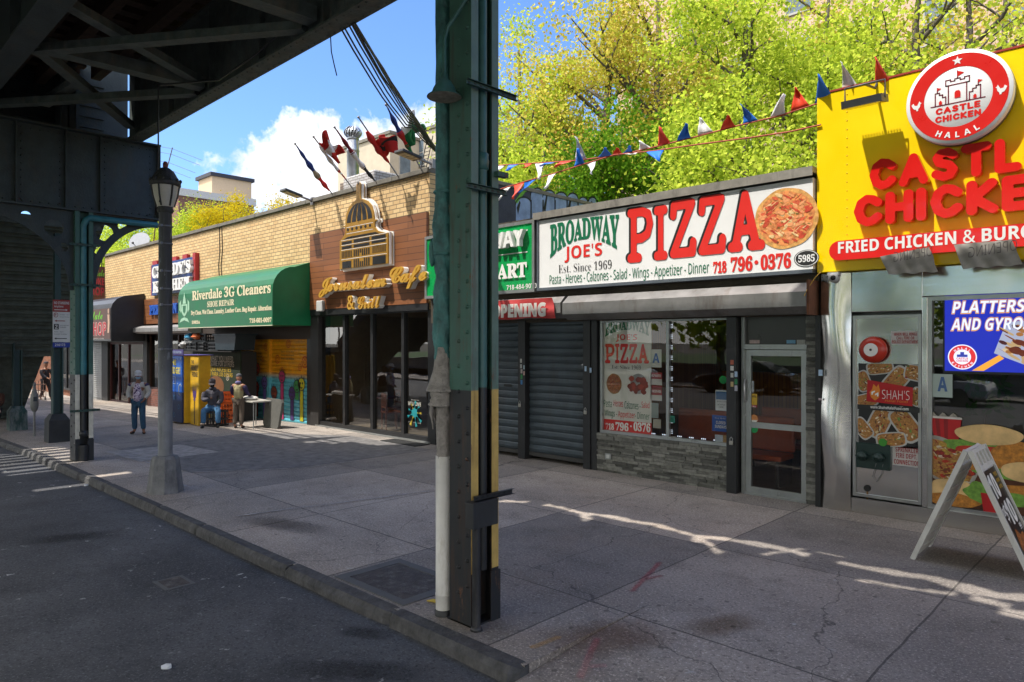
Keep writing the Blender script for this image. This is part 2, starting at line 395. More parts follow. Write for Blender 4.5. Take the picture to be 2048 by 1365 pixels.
def T(mb, body, font, x0, x1, z0, z1, Y, mat, depth=0, off=0, warp=None, shear=0, put=None):
    """text filling the box x0..x1, z0..z1 on the plane Y facing the street (or on any plane through put(u, v, d))"""
    mb.use(mat); v, fs = glyphs(body, font, off)
    if not v: return mb
    if shear: v = [(a + b * shear, b) for a, b in v]
    xs, ys = [p[0] for p in v], [p[1] for p in v]; a0, a1, b0, b1 = min(xs), max(xs), min(ys), max(ys)
    v = [((a - a0) / (a1 - a0), (b - b0) / (b1 - b0)) for a, b in v]
    if warp: v = [warp(a, b) for a, b in v]
    q = [(x0 + a * (x1 - x0), z0 + b * (z1 - z0)) for a, b in v]
    solid(mb, q, fs, put or (lambda u, w, d: (u, Y + d, w)), depth); return mb
def TP(mb, body, font, pl, pr, Y, mat, **k):
    """pl = (px, py top, py bottom) of the left end, pr = px of the right end"""
    return T(mb, body, font, FX(pl[0], Y), FX(pr, Y), FZ(pl[0], pl[2], Y), FZ(pl[0], pl[1], Y), Y, mat, **k)
def pxpoly(pts, Y): return [(FX(a, Y), FZ(a, b, Y)) for a, b in pts]
def disc(cx, cz, rx, rz=None, n=40): return [(cx + rx * math.cos(2 * math.pi * i / n), cz + (rz or rx) * math.sin(2 * math.pi * i / n)) for i in range(n)]
def ring(mb, cx, cz, r0, r1, Y, mat, n=48):
    mb.use(mat); vs = []; fs = []
    for i in range(n):
        a = 2 * math.pi * i / n; vs += [(cx + r0 * math.cos(a), Y, cz + r0 * math.sin(a)), (cx + r1 * math.cos(a), Y, cz + r1 * math.sin(a))]
        j = (i + 1) % n; fs.append((2 * i, 2 * i + 1, 2 * j + 1, 2 * j))
    return mb.add(vs, fs)
STROKES = {'C': (.8, [[(.78, .8), (.6, .95), (.38, 1), (.16, .85), (.05, .5), (.16, .15), (.38, 0), (.6, .05), (.78, .2)]]),
 'A': (.8, [[(0, 0), (.4, 1), (.8, 0)], [(.2, .32), (.6, .32)]]), 'T': (.72, [[(0, 1), (.72, 1)], [(.36, 1), (.36, 0)]]),
 'S': (.66, [[(.64, .85), (.45, 1), (.2, .98), (.06, .8), (.14, .6), (.5, .46), (.64, .26), (.52, .05), (.3, 0), (.02, .14)]]),
 'L': (.55, [[(0, 1), (0, 0), (.55, 0)]]), 'E': (.55, [[(.55, 1), (0, 1), (0, 0), (.55, 0)], [(0, .5), (.48, .5)]]),
 'H': (.66, [[(0, 0), (0, 1)], [(.66, 0), (.66, 1)], [(0, .5), (.66, .5)]]), 'I': (0, [[(0, 0), (0, 1)]]),
 'K': (.66, [[(0, 0), (0, 1)], [(.62, 1), (.06, .48), (.66, 0)]]), 'N': (.68, [[(0, 0), (0, 1), (.68, 0), (.68, 1)]])}
def blob(mb, word, x0, x1, z0, z1, Y, depth, mat, r=.16, gap=.44, grid=16):
    """fat round-ended letters: everything within r of the strokes"""
    mb.use(mat); segs = []; x = 0
    for ch in word:
        w, st = STROKES[ch]
        for s in st:
            for a, b in zip(s[:-1], s[1:]): segs.append((a[0] + x, a[1], b[0] + x, b[1]))
        x += w + gap
    tot = x - gap; sg = np.array(segs); h = 1.0 / grid
    nx, ny = int((tot + 2 * r) / h) + 3, int((1 + 2 * r) / h) + 3
    gx = -r - h + np.arange(nx) * h; gy = -r - h + np.arange(ny) * h
    PX, PY = np.meshgrid(gx, gy, indexing='ij'); D = np.full(PX.shape, 9.0)
    for a0, b0, a1, b1 in segs:
        dx, dy = a1 - a0, b1 - b0; t = np.clip(((PX - a0) * dx + (PY - b0) * dy) / (dx * dx + dy * dy), 0, 1)
        D = np.minimum(D, np.hypot(PX - a0 - t * dx, PY - b0 - t * dy))
    D -= r
    sx, sz = (x1 - x0) / (tot + 2 * r), (z1 - z0) / (1 + 2 * r)
    v, idx, fs = [], {}, []
    def vid(p):
        k = (round(p[0], 5), round(p[1], 5))
        if k not in idx: idx[k] = len(v); v.append((x0 + (p[0] + r) * sx, z0 + (p[1] + r) * sz))
        return idx[k]
    for i in range(nx - 1):
        for j in range(ny - 1):
            q = [(i, j), (i + 1, j), (i + 1, j + 1), (i, j + 1)]; out = []
            if all(D[a] >= 0 for a in q): continue
            for k in range(4):
                a, b = q[k], q[(k + 1) % 4]; da, db = D[a], D[b]; pa, pb = (gx[a[0]], gy[a[1]]), (gx[b[0]], gy[b[1]])
                if da < 0: out.append(vid(pa))
                if (da < 0) != (db < 0):
                    t = da / (da - db); out.append(vid((pa[0] + (pb[0] - pa[0]) * t, pa[1] + (pb[1] - pa[1]) * t)))
            out2 = [o for k, o in enumerate(out) if o != out[k - 1]]
            if len(out2) > 2: fs.append(out2)
    solid(mb, v, fs, lambda u, w, d: (u, Y + d, w), depth); return mb

# ------------------------------------------------------------------ ground
def ground_mat(name, base, joints=None, gum=0, speck=.5, droppings=0, rough=.85, patch=.2, warm=(.12, .08, .05)):
    m, n, l, b = nt(name)
    g = N(n, 'ShaderNodeNewGeometry')
    def noise(sc, det=6, ro=.6, loc=None, scl=None):
        z = N(n, 'ShaderNodeTexNoise'); z.inputs['Scale'].default_value = sc; z.inputs['Detail'].default_value = det; z.inputs['Roughness'].default_value = ro
        if loc or scl:
            mp = N(n, 'ShaderNodeMapping'); mp.inputs['Location'].default_value = loc or (0, 0, 0); mp.inputs['Scale'].default_value = scl or (1, 1, 1)
            l.new(g.outputs['Position'], mp.inputs[0]); l.new(mp.outputs[0], z.inputs['Vector'])
        else: l.new(g.outputs['Position'], z.inputs['Vector'])
        return z.outputs['Fac']
    def rng(x, a, c, d=0, e=1):
        r = N(n, 'ShaderNodeMapRange'); l.new(x, r.inputs['Value']); r.inputs['From Min'].default_value = a; r.inputs['From Max'].default_value = c
        r.inputs['To Min'].default_value = d; r.inputs['To Max'].default_value = e; return r.outputs[0]
    def mul(a, b_):
        k = N(n, 'ShaderNodeMath', operation='MULTIPLY'); l.new(a, k.inputs[0])
        if isinstance(b_, float): k.inputs[1].default_value = b_
        else: l.new(b_, k.inputs[1])
        return k.outputs[0]
    def mixc(f, a, c):
        k = N(n, 'ShaderNodeMixRGB'); l.new(f, k.inputs[0])
        for i, q in ((1, a), (2, c)):
            if isinstance(q, tuple): k.inputs[i].default_value = c4(q)
            else: l.new(q, k.inputs[i])
        return k.outputs[0]
    hi, lo = tuple(v * (1 + patch) for v in base), tuple(v * (1 - patch) for v in base)
    col = mixc(rng(noise(.55, 8), .35, .66), lo, hi)
    col = mixc(mul(rng(noise(.35, 9, .7, (9, 4, 0)), .52, .72), .55), col, warm)
    col = mixc(mul(rng(noise(1.7, 10, .75, (3, 1, 0)), .5, .68), .7), col, tuple(v * .45 for v in base)); col = mixc(mul(rng(noise(3.1, 8, .7, (7, 2, 0)), .60, .70), .5), col, tuple(min(1, v * 1.5) for v in base))
    # stone chips in the concrete / asphalt
    z = noise(48, 3, .75); col = mixc(mul(rng(z, .54, .66), speck), col, tuple(min(1, v * 2.3) for v in base))
    z = noise(34, 3, .75, (5, 5, 5)); col = mixc(mul(rng(z, .53, .65), speck), col, tuple(v * .42 for v in base))
    h = noise(120, 4, .7)
    if joints:
        w, r_, ox, oy = joints
        mp = N(n, 'ShaderNodeMapping'); mp.inputs['Location'].default_value = (-ox, -oy, 0); l.new(g.outputs['Position'], mp.inputs[0])
        zz = N(n, 'ShaderNodeTexNoise'); zz.inputs['Scale'].default_value = 2.5; zz.inputs['Detail'].default_value = 5; l.new(g.outputs['Position'], zz.inputs['Vector'])
        sv = N(n, 'ShaderNodeVectorMath', operation='MULTIPLY_ADD'); l.new(zz.outputs['Color'], sv.inputs[0]); sv.inputs[1].default_value = (.03, .03, 0); l.new(mp.outputs[0], sv.inputs[2])
        k = N(n, 'ShaderNodeTexBrick', offset=0); k.inputs['Scale'].default_value = 1; k.inputs['Brick Width'].default_value = w; k.inputs['Row Height'].default_value = r_
        k.inputs['Mortar Size'].default_value = .011; k.inputs['Mortar Smooth'].default_value = .4; l.new(sv.outputs[0], k.inputs['Vector'])
        k.inputs['Color1'].default_value = (.66, .67, .69, 1); k.inputs['Color2'].default_value = (1.22, 1.18, 1.14, 1); k.inputs['Mortar'].default_value = (1, 1, 1, 1)
        mm = N(n, 'ShaderNodeMixRGB', blend_type='MULTIPLY'); mm.inputs[0].default_value = 1; l.new(col, mm.inputs[1]); l.new(k.outputs['Color'], mm.inputs[2])
        col = mixc(mul(k.outputs['Fac'], .75), mm.outputs[0], (.03, .028, .026))
        # cracks
        v = N(n, 'ShaderNodeTexVoronoi', feature='DISTANCE_TO_EDGE'); v.inputs['Scale'].default_value = .33
        sv2 = N(n, 'ShaderNodeVectorMath', operation='MULTIPLY_ADD'); l.new(zz.outputs['Color'], sv2.inputs[0]); sv2.inputs[1].default_value = (.5, .5, 0); l.new(g.outputs['Position'], sv2.inputs[2])
        l.new(sv2.outputs[0], v.inputs['Vector']); col = mixc(mul(rng(v.outputs[0], .0022, .0008), .6), col, (.03, .03, .03))
    if gum:
        v = N(n, 'ShaderNodeTexVoronoi'); v.inputs['Scale'].default_value = gum; l.new(g.outputs['Position'], v.inputs['Vector'])
        on = rng(v.outputs['Color'], .3, .32); d = rng(v.outputs['Distance'], .13, .09)
        col = mixc(mul(mul(on, d), .75), col, tuple(v_ * .35 for v_ in base))
    if droppings:
        v = N(n, 'ShaderNodeTexVoronoi'); v.inputs['Scale'].default_value = 7
        zz2 = N(n, 'ShaderNodeTexNoise'); zz2.inputs['Scale'].default_value = 14; l.new(g.outputs['Position'], zz2.inputs['Vector'])
        sv3 = N(n, 'ShaderNodeVectorMath', operation='MULTIPLY_ADD'); l.new(zz2.outputs['Color'], sv3.inputs[0]); sv3.inputs[1].default_value = (.18, .18, 0); l.new(g.outputs['Position'], sv3.inputs[2])
        l.new(sv3.outputs[0], v.inputs['Vector'])
        on = rng(v.outputs['Color'], .6, .63); d = rng(v.outputs['Distance'], .17, .08); area = rng(noise(.8, 4, .6, (2, 8, 1)), .45, .62, .12, 1)
        col = mixc(mul(mul(mul(on, d), area), float(droppings)), col, (.55, .55, .53))
    l.new(col, b.inputs['Base Color']); b.inputs['Roughness'].default_value = rough; b.inputs['Specular IOR Level'].default_value = .35
    bp = N(n, 'ShaderNodeBump'); bp.inputs['Strength'].default_value = .35; bp.inputs['Distance'].default_value = .006; l.new(h, bp.inputs['Height']); l.new(bp.outputs[0], b.inputs['Normal'])
    return m
XS = [14, 6, 2, 0, -3, -6, -9, -12, -14, -16.5, -20, -24, -28, -32, -36, -40.5, -60, -120]
def sheet(name, mat, y0, y1, dz, xs, kind='structure', skirt=0):
    mb = MB(mat)
    for a, b in zip(xs[:-1], xs[1:]):
        mb.quad((b, y0, gz(b) + dz), (a, y0, gz(a) + dz), (a, y1, gz(a) + dz), (b, y1, gz(b) + dz))
        if skirt: mb.quad((b, y0, gz(b) + dz - skirt), (a, y0, gz(a) + dz - skirt), (a, y0, gz(a) + dz), (b, y0, gz(b) + dz))
    o = mb.build(name); o['kind'] = kind; return o
asphalt = ground_mat('asphalt', (.074, .075, .08), droppings=1.0, speck=.8, patch=.42, warm=(.075, .066, .06), rough=.8)
concrete = ground_mat('concrete', (.30, .265, .232), joints=(2.2, 2.2, -1.5, 4.85), gum=5.2, speck=.75, droppings=.4, patch=.24, warm=(.29, .205, .14))
mb = MB(P('earth', (.09, .08, .06), rough=.95)); mb.quad((-900, -900, -1.6), (900, -900, -1.6), (900, 900, -1.6), (-900, 900, -1.6)); struct(mb.build('ground'))
sheet('road', asphalt, -12.5, 3.62, -.1, XS)
sheet('sidewalk', concrete, 3.56, 10.3, 0, [-3.3 if v == -3 else v for v in XS if v <= -3], skirt=.13)
mb = MB(concrete)                                     # the corner by the crossing: the walk slopes down to the road
for a, b in ((-3.3, 2), (2, 14)):
    mb.quad((a, 3.36, -.085), (b, 3.36, -.085), (b, 4.3, -.02), (a, 4.3, -.02)); mb.quad((a, 4.3, -.02), (b, 4.3, -.02), (b, 5.2, 0), (a, 5.2, 0)); mb.quad((a, 5.2, 0), (b, 5.2, 0), (b, 10.3, 0), (a, 10.3, 0))
mb.quad((-3.3, 3.36, -.2), (14, 3.36, -.2), (14, 3.36, -.085), (-3.3, 3.36, -.085))
mb.quad((-3.304, 3.61, -.2), (-3.304, 3.61, -.08), (-3.304, 4.3, -.02), (-3.304, 5.2, 0), (-3.304, 3.61, .0))
struct(mb.build('corner_pavement'))
kerbm = P('kerb_stone', (.078, .076, .076), rough=.85, var=.5, sc=7, bump=1, bsc=22, dirt=.7, dcol=(.03, .028, .027))
mb = MB(kerbm); x = -3.3; rr = random.Random(3)
while x > -60:
    L = rr.uniform(1.2, 2.3); a, b = x, x - L + .012
    j0, j1 = rr.uniform(-.02, .02), rr.uniform(-.012, .016)
    pts = []
    for xx in (a, a - .05, (a + b) / 2, b + .05, b):
        e = .03 if xx in (a, b) else 0
        if xx == -3.3: e = .055
        pts.append([(xx, 3.43 + j0 + e + rr.uniform(-.012, .012), gz(xx) - .16), (xx, 3.445 + j0 + e + rr.uniform(-.012, .012), gz(xx) - .035 + j1), (xx, 3.475 + j0 + e, gz(xx) + .006 - e * .4 + j1), (xx, 3.6, gz(xx) + .006 - e * .2), (xx, 3.6, gz(xx) - .16)])
    vs = [p for q in pts for p in q]; fs = []
    for i in range(4):
        for k in range(4): fs.append((i * 5 + k, i * 5 + k + 1, i * 5 + 6 + k, i * 5 + 5 + k))
    fs += [(0, 4, 3, 2, 1), (20, 21, 22, 23, 24)]
    mb.add(vs, fs); x -= L
struct(mb.build('kerb', fixn=True))
sheet('far_pavement', concrete, -16.5, -12.5, 0, XS)
mb = MB(P('lawn', (.05, .1, .02), rough=.95, var=.4, sc=3)); mb.quad((-120, -90, -.1), (60, -90, -.1), (60, -16.9, .05), (-120, -16.9, .05)); struct(mb.build('lawn'))
mb = MB(P('rear_yard_ground', (.12, .12, .12), rough=.95)); mb.quad((-120, 10.3, -.7), (60, 10.3, -.7), (60, 120, -.7), (-120, 120, -.7)); struct(mb.build('rear_ground'))

# old repairs: a darker patch and pale mortar seams
def patch(name, mat, pts, h): mb = MB(mat); mb.quad(*[(V_[0], V_[1], V_[2] + h) for V_ in (G(*p) for p in pts)]); struct(mb.build(name))
patch('pavement_patch', P('patch_tar', (.15, .142, .138), rough=.9, var=.45, sc=5, bump=.6, bsc=70, dirt=.3), [(372, 944), (600, 936), (862, 900), (700, 872), (500, 866), (238, 898)], .004)
patch('pavement_patch', P('patch_pale', (.30, .28, .26), rough=.9, var=.35, sc=6, bump=.5, bsc=60, dirt=.3), [(210, 905), (360, 890), (440, 905), (280, 925)], .008)
for a, b in (((160, 884), (352, 944)), ((370, 946), (604, 938)), ((352, 962), (372, 975)), ((600, 938), (872, 902)), ((470, 1034), (860, 984))):
    A, B = Vector(G(*a)), Vector(G(*b)); d = (B - A).normalized(); s = Vector((-d.y, d.x, 0)) * .022; h = Vector((0, 0, .012)); mb = MB(P('seam_mortar', (.36, .34, .33), rough=.95, var=.5, sc=9)); n = 14; rr = random.Random(a[0])
    q = [(A.lerp(B, i / n) + s * rr.uniform(-.8, .8), rr.uniform(.3, 1)) for i in range(n + 1)]
    for (p, u), (r_, w) in zip(q[:-1], q[1:]): mb.quad(p - s * u + h, r_ - s * w + h, r_ + s * w + h, p + s * u + h)
    struct(mb.build('pavement_seam'))
# utility cover, paint marks and litter lying on the walk
t = thing('utility_cover', 'square sunken utility cover flecked with droppings beside the kerb', 'utility cover', (-5.35, 3.98, 0))
iron = P('cast_iron', (.075, .066, .062), rough=.75, metal=.2, var=.5, sc=9, bump=.8, bsc=60, dirt=.45, dcol=(.22, .21, .2))
mb = MB(iron); mb.box(-5.72, -4.9, 3.74, 4.3, -.03, .006)
for i in range(3): mb.box(-5.6 + i * .28, -5.56 + i * .28, 3.8, 3.86, .006, .009)
mb.build('lid', t)
fr = MB(P('cover_frame', (.1, .1, .1), rough=.8, dirt=.2))
for a in ((-5.84, -5.73, 3.64, 4.4), (-4.89, -4.78, 3.64, 4.4), (-5.73, -4.89, 3.64, 3.73), (-5.73, -4.89, 4.31, 4.4)): fr.box(*a, -.03, .009)
fr.build('frame', t)
t = thing('drain_grate', 'small square iron cover set in the asphalt roadway', 'manhole cover', G(348, 1166, -.1))
gx_, gy_, _ = G(348, 1166, -.1)
mb = MB(iron); mb.box(gx_ - .13, gx_ + .13, gy_ - .1, gy_ + .1, -.16, -.092); mb.build('lid', t)
mb = MB(P('cover_frame')); mb.box(gx_ - .17, gx_ + .17, gy_ - .14, gy_ + .14, -.17, -.096); mb.build('frame', t)
def spray(name, col, strokes, label, dz=0):
    paint = name.startswith('spray'); m, n, l, b = nt(name + '_paint'); b.inputs['Base Color'].default_value = c4(col); b.inputs['Roughness'].default_value = .9
    g = N(n, 'ShaderNodeNewGeometry'); z = N(n, 'ShaderNodeTexNoise'); z.inputs['Scale'].default_value = 40; z.inputs['Detail'].default_value = 6; l.new(g.outputs['Position'], z.inputs['Vector'])
    u = N(n, 'ShaderNodeUVMap'); sp = N(n, 'ShaderNodeSeparateXYZ'); l.new(u.outputs[0], sp.inputs[0])
    w = N(n, 'ShaderNodeMath', operation='PINGPONG'); w.inputs[1].default_value = .5; l.new(sp.outputs[1], w.inputs[0])
    k = N(n, 'ShaderNodeMapRange'); k.inputs['From Min'].default_value = .0; k.inputs['From Max'].default_value = .42; l.new(w.outputs[0], k.inputs['Value'])
    a = N(n, 'ShaderNodeMath', operation='ADD'); l.new(k.outputs[0], a.inputs[0]); l.new(z.outputs['Fac'], a.inputs[1])
    q = N(n, 'ShaderNodeMapRange'); q.inputs['From Min'].default_value = .75; q.inputs['From Max'].default_value = 1.35; q.inputs['To Max'].default_value = .38; l.new(a.outputs[0], q.inputs['Value']); w2 = N(n, 'ShaderNodeMath', operation='PINGPONG'); w2.inputs[1].default_value = .5; l.new(sp.outputs[0], w2.inputs[0]); k2 = N(n, 'ShaderNodeMapRange', interpolation_type='SMOOTHSTEP'); k2.inputs['From Max'].default_value = .06 if paint else .42; l.new(w2.outputs[0], k2.inputs['Value'])
    al = N(n, 'ShaderNodeMath', operation='MULTIPLY'); l.new(q.outputs[0], al.inputs[0]); l.new(k2.outputs[0], al.inputs[1]); l.new(al.outputs[0], b.inputs['Alpha'])
    if not paint: z.inputs['Scale'].default_value = 7; z.inputs['Roughness'].default_value = .75; k.interpolation_type = 'SMOOTHSTEP'; k.inputs['From Max'].default_value = .5; q.inputs['From Min'].default_value = .8
    mb = MB(m); uv = []
    for (p, q_, w_) in strokes:
        A, B = Vector(G(*p, dz)), Vector(G(*q_, dz)); d = (B - A).normalized(); s = Vector((-d.y, d.x, 0)) * w_; h = Vector((0, 0, .004))
        mb.quad(A - s + h, B - s + h, B + s + h, A + s + h); uv += [(0, 0), (1, 0), (1, 1), (0, 1)]
    o = mb.build(name); lay = o.data.uv_layers.new(name='UVMap')
    for i, c in enumerate(uv): lay.data[i].uv = c
    tag(o, label, 'paint mark' if paint else 'stain')
spray('spray_paint_mark', hexc('c03050'), [((1196, 1275), (1158, 1360), .05), ((1178, 1334), (1215, 1332), .05)], 'large red spray painted mark on the pavement nearest the corner')
spray('spray_paint_mark', hexc('a83848'), [((1322, 1124), (1262, 1186), .045), ((1290, 1160), (1325, 1152), .04)], 'faded red arrow sprayed on the pavement in front of the pizzeria')
spray('spray_paint_mark', hexc('b8862a'), [((1122, 1274), (1060, 1298), .05)], 'yellow spray painted dash on the pavement beside the column')
OIL = (.008, .008, .01)
spray('oil_stain', OIL, [((660, 1258), (800, 1276), .2)], 'dark oily stain on the asphalt along the kerb left of the column', -.1)
spray('oil_stain', OIL, [((20, 1085), (270, 1066), .4)], 'long dark stain across the asphalt in the left of the roadway', -.1)
spray('oil_stain', OIL, [((500, 1335), (940, 1352), .3)], 'broad dark stain on the asphalt at the bottom of the kerb', -.1)
spray('rust_mark', hexc('6a4426'), [((1060, 1300), (1360, 1252), .5)], 'brown rusty stain on the pavement around the red mark')
spray('rust_mark', hexc('6a5030'), [((1350, 1272), (1530, 1232), .3)], 'small brown stain on the slab in front of the door')
spray('rust_mark', (.03, .026, .024), [((470, 1032), (690, 1072), .4)], 'dark dirty stain on the slab between the lamp post and the column')
mb = MB(P('banana_peel', (.5, .36, .06), rough=.6)); px_ = Vector(G(868, 1208))
mb.tube([px_ + Vector((-.07, -.02, .012)), px_ + Vector((-.02, .01, .02)), px_ + Vector((.04, .02, .018)), px_ + Vector((.07, .0, .012))], [.006, .016, .015, .005], 7)
tag(mb.build('litter_peel'), 'small yellow scrap lying at the foot of the white pipe', 'litter')
paper = P('paper_scrap', (.62, .63, .64), rough=.9); rr = random.Random(5)
for i, (a, b, l_) in enumerate([(333, 1336, 'torn white paper scrap lying nearest the camera on the asphalt'), (172, 968, 'crumpled white paper cup lid against the kerb'), (1036, 1028, None), (1104, 935, None)][:2]):
    p = Vector(G(a if i < 1 else 172, b if i < 1 else 972, -.1)); mb = MB(paper); n = 9
    top = [p + Vector((math.cos(k * 6.28 / n) * .035 * rr.uniform(.7, 1.3), math.sin(k * 6.28 / n) * .03 * rr.uniform(.7, 1.3), .012 + rr.uniform(0, .012))) for k in range(n)]
    mb.add([p + Vector((0, 0, .022))] + top + [Vector((q.x, q.y, p.z + .002)) for q in top], [(0, 1 + k, 1 + (k + 1) % n) for k in range(n)] + [(1 + k, 1 + n + k, 1 + n + (k + 1) % n, 1 + (k + 1) % n) for k in range(n)])
    tag(mb.build('litter_paper'), l_, 'litter')

# ------------------------------------------------------------------ the elevated railway
GRN, BLK, GOLD, CREAM = hexc('35594e'), (.014, .015, .017), hexc('b99a55'), hexc('c9c4b4')
steel = P('el_steel', (.03, .041, .043), rough=.6, var=.4, sc=4, bump=.3, bsc=30, dirt=.35, dcol=(.06, .045, .03))
steel2 = P('el_steel_worn', (.06, .075, .07), rough=.65, var=.5, sc=5, bump=.4, bsc=26, dirt=.5, dcol=(.12, .1, .07))
timber = P('tie_timber', (.055, .032, .02), rough=.9, var=.5, sc=5, bump=.5, bsc=18)
el = thing('elevated_railway', 'dark riveted steel elevated railway running above the kerb', 'elevated railway', (-15, 0, 6))
XA, XB = 16.0, -62.0
def girder(mb, y0, y1, z0, z1, XB=XB, XA=XA, fl=.035):
    mb.box(XB, XA, y0, y1, z0, z0 + fl); mb.box(XB, XA, y0, y1, z1 - fl, z1)
    yc = (y0 + y1) / 2; mb.box(XB, XA, yc - .012, yc + .012, z0 + fl, z1 - fl)
    x = XA
    while x > XB: mb.box(x - .05, x, y0 + .03, y1 - .03, z0 + fl, z1 - fl); x -= 1.7
mb = MB(steel2); girder(mb, 4.66, 4.93, 6.2, 7.6, XB=-15.2)
for x in np.arange(-24, 6, .16):
    for y in (4.71, 4.88): mb.lathe([(.017, 0), (.012, -.012), (0, -.015)], (x, y, 6.2), 6)
mb.build('edge_girder', el)
mb = MB(steel); girder(mb, 2.04, 2.36, 6.2, 7.55); mb.build('inner_girder', el)
mb = MB(steel); girder(mb, 3.6, 3.9, 6.2, 7.55, XA=-15.3); mb.build('inner_girder', el)
mb = MB(steel); girder(mb, -3.3, -3.0, 6.2, 7.6); mb.build('edge_girder', el)
mb = MB(timber); x = -9.3
while x > XB:                                          # sleepers
    mb.box(x - .2, x, -3.4, 4.95 if x > -15.2 else 4.1, 7.6, 7.8); x -= .44
mb.build('sleepers', el)
# the boarded deck, left open over the left kerb; slits added to imitate reflected streaks
ttd = lambda x, y, z=7.8: (x + SUN.x / SUN.z * (z - 0) , y + SUN.y / SUN.z * (z - 0))   # ground point -> where its ray crosses the deck
slits = []
def slit(pts, w):
    q = [G(*p) for p in pts]
    for a, b in zip(q[:-1], q[1:]): slits.append((ttd(a[0], a[1]), ttd(b[0], b[1]), w))
slit([(1000, 1002), (1068, 1005), (1125, 1016), (1168, 1027), (1215, 1032), (1262, 1042), (1310, 1049), (1350, 1060), (1392, 1072)], .075)
slit([(1392, 1072), (1460, 1079), (1540, 1092), (1600, 1106), (1660, 1120), (1735, 1136)], .085)
slit([(1168, 1028), (1176, 1040)], .10); slit([(1392, 1072), (1398, 1082)], .10); slit([(1400, 1074), (1440, 1106)], .06); slit([(1640, 1098), (1690, 1112)], .12); slit([(1530, 1108), (1640, 1092)], .05)
slit([(1720, 1132), (1790, 1146), (1860, 1155), (1940, 1180)], .10); slit([(1715, 1158), (1800, 1174), (1900, 1186)], .05)
slit([(1930, 1176), (1990, 1190), (2060, 1196)], .13); slit([(1950, 1196), (2010, 1210)], .09); slit([(2010, 1222), (2060, 1232)], .12)
slit([(1850, 1158), (1930, 1170)], .03)
cell = .04; holes = {}
def hole(x, y): holes.setdefault(int(math.floor(x / cell)), set()).add(int(math.floor(y / cell)))
for (a, b, w) in slits:
    L = math.hypot(b[0] - a[0], b[1] - a[1]); k = max(2, int(L / .02))
    for i in range(k + 1):
        x, y = a[0] + (b[0] - a[0]) * i / k, a[1] + (b[1] - a[1]) * i / k
        ww = w * (.7 + .6 * abs(math.sin(x * 5.1) * math.sin(x * 1.7 + 1)))
        for j in range(max(1, int(ww * 1.9 / .03))): hole(x, y - ww * .95 + j * .03)
deckm = P('deck_boards', (.04, .026, .018), rough=.95, var=.4)
mb = MB(deckm)
YD, YE = -3.5, 5.07
def board(x0, x1, y0, y1): mb.box(x0, x1, y0, y1, 7.80, 7.84)
i0, i1 = int(math.floor(-14.6 / cell)), int(16 / cell)
run = None
for i in range(i0, i1 + 1):
    hs = sorted(holes.get(i, ()))
    if not hs:
        if run is None: run = i
        continue
    if run is not None: board(run * cell, i * cell, YD, YE); run = None
    y = YD
    for h in hs:
        if h * cell > y + 1e-4: board(i * cell, (i + 1) * cell, y, h * cell)
        y = max(y, (h + 1) * cell)
    board(i * cell, (i + 1) * cell, y, YE)
if run is not None: board(run * cell, (i1 + 1) * cell, YD, YE)
board(-20.6, i0 * cell, YD, -1.12); board(-20.6, -15.3, .34, 4.2); board(-15.3, i0 * cell, .34, 5.0)
board(XB, -20.6, YD, 4.2)
mb.build('deck', el)
mb = MB(steel)                                         # unseen station wall, added and stepped in height to shade the shop fronts
mb.box(-14.4, -6.0, 5.06, 5.12, 7.84, 11.65); mb.box(-6.0, XA, 5.06, 5.12, 7.84, 12.4)
for x in np.arange(-14.4, XA, 2.4): mb.box(x, x + .08, 5.0, 5.06, 7.84, 11.6)
mb.build('station_shade_wall', el)
mb = MB(steel)
for x in np.arange(XB, -14.5, 2.2): mb.box(x, x + .06, 4.2, 4.26, 7.84, 8.95)
mb.box(XB, -14.5, 4.2, 4.26, 8.88, 8.95); mb.box(XB, -14.5, 4.2, 4.26, 8.35, 8.4)
mb.build('railing', el)
mb = MB(steel); mb.box(-16.3, -16.24, -3.4, 5.08, 6.2, 8.6); mb.box(-16.24, -16.18, 2.9, 3.0, 6.2, 7.7); mb.box(-16.24, -16.18, 4.1, 4.16, 6.2, 7.7)
for k in range(6): mb.box(-16.24, -16.2, -3.4, 4.62, 6.4 + k * .22, 6.43 + k * .22)
mb.build('boarded_screen', el)
# cross girder over the far column with stiffeners, flanges and rivets
def cross(X, z0, z1, yr, detail=True):
    mb = MB(steel); mb.box(X - .015, X + .015, -3.5, yr, z0 + .03, z1 - .03)
    for z in (z0, z1 - .03): mb.box(X - .19, X + .19, -3.5, yr, z, z + .03)
    for y in (3.62, 4.2, 2.85, 1.7, .4, -1.2, -2.7): mb.box(X + .015, X + .10, y, y + .03, z0 + .03, z1 - .03); mb.box(X - .1, X - .015, y, y + .03, z0 + .03, z1 - .03)
    mb.box(X - .16, X + .16, yr - .02, yr, z0 + .03, z1 - .03)
    if detail:
        for y in (2.95, 3.55, 4.3, 5.12, 1.62, 1.8):
            for z in np.arange(z0 + .12, z1 - .08, .13): mb.lathe([(.018, 0), (.013, .012), (0, .016)], (X + .015, y, z), 6, axis='x')
        for z in (z0 + .1, z1 - .1):
            for y in np.arange(1.0, yr, .14): mb.lathe([(.018, 0), (.013, .012), (0, .016)], (X + .015, y, z), 6, axis='x')
    mb.build('cross_girder', el)
cross(-15.06, 4.68, 6.2, 5.27)
mb = MB(steel); mb.box(-4.3, -4.04, -3.5, 4.64, 6.0, 6.19); mb.build('cross_girder', el)
mb = MB(steel); mb.box(-26.1, -25.8, -3.5, 4.1, 4.9, 6.19); mb.build('cross_girder', el)
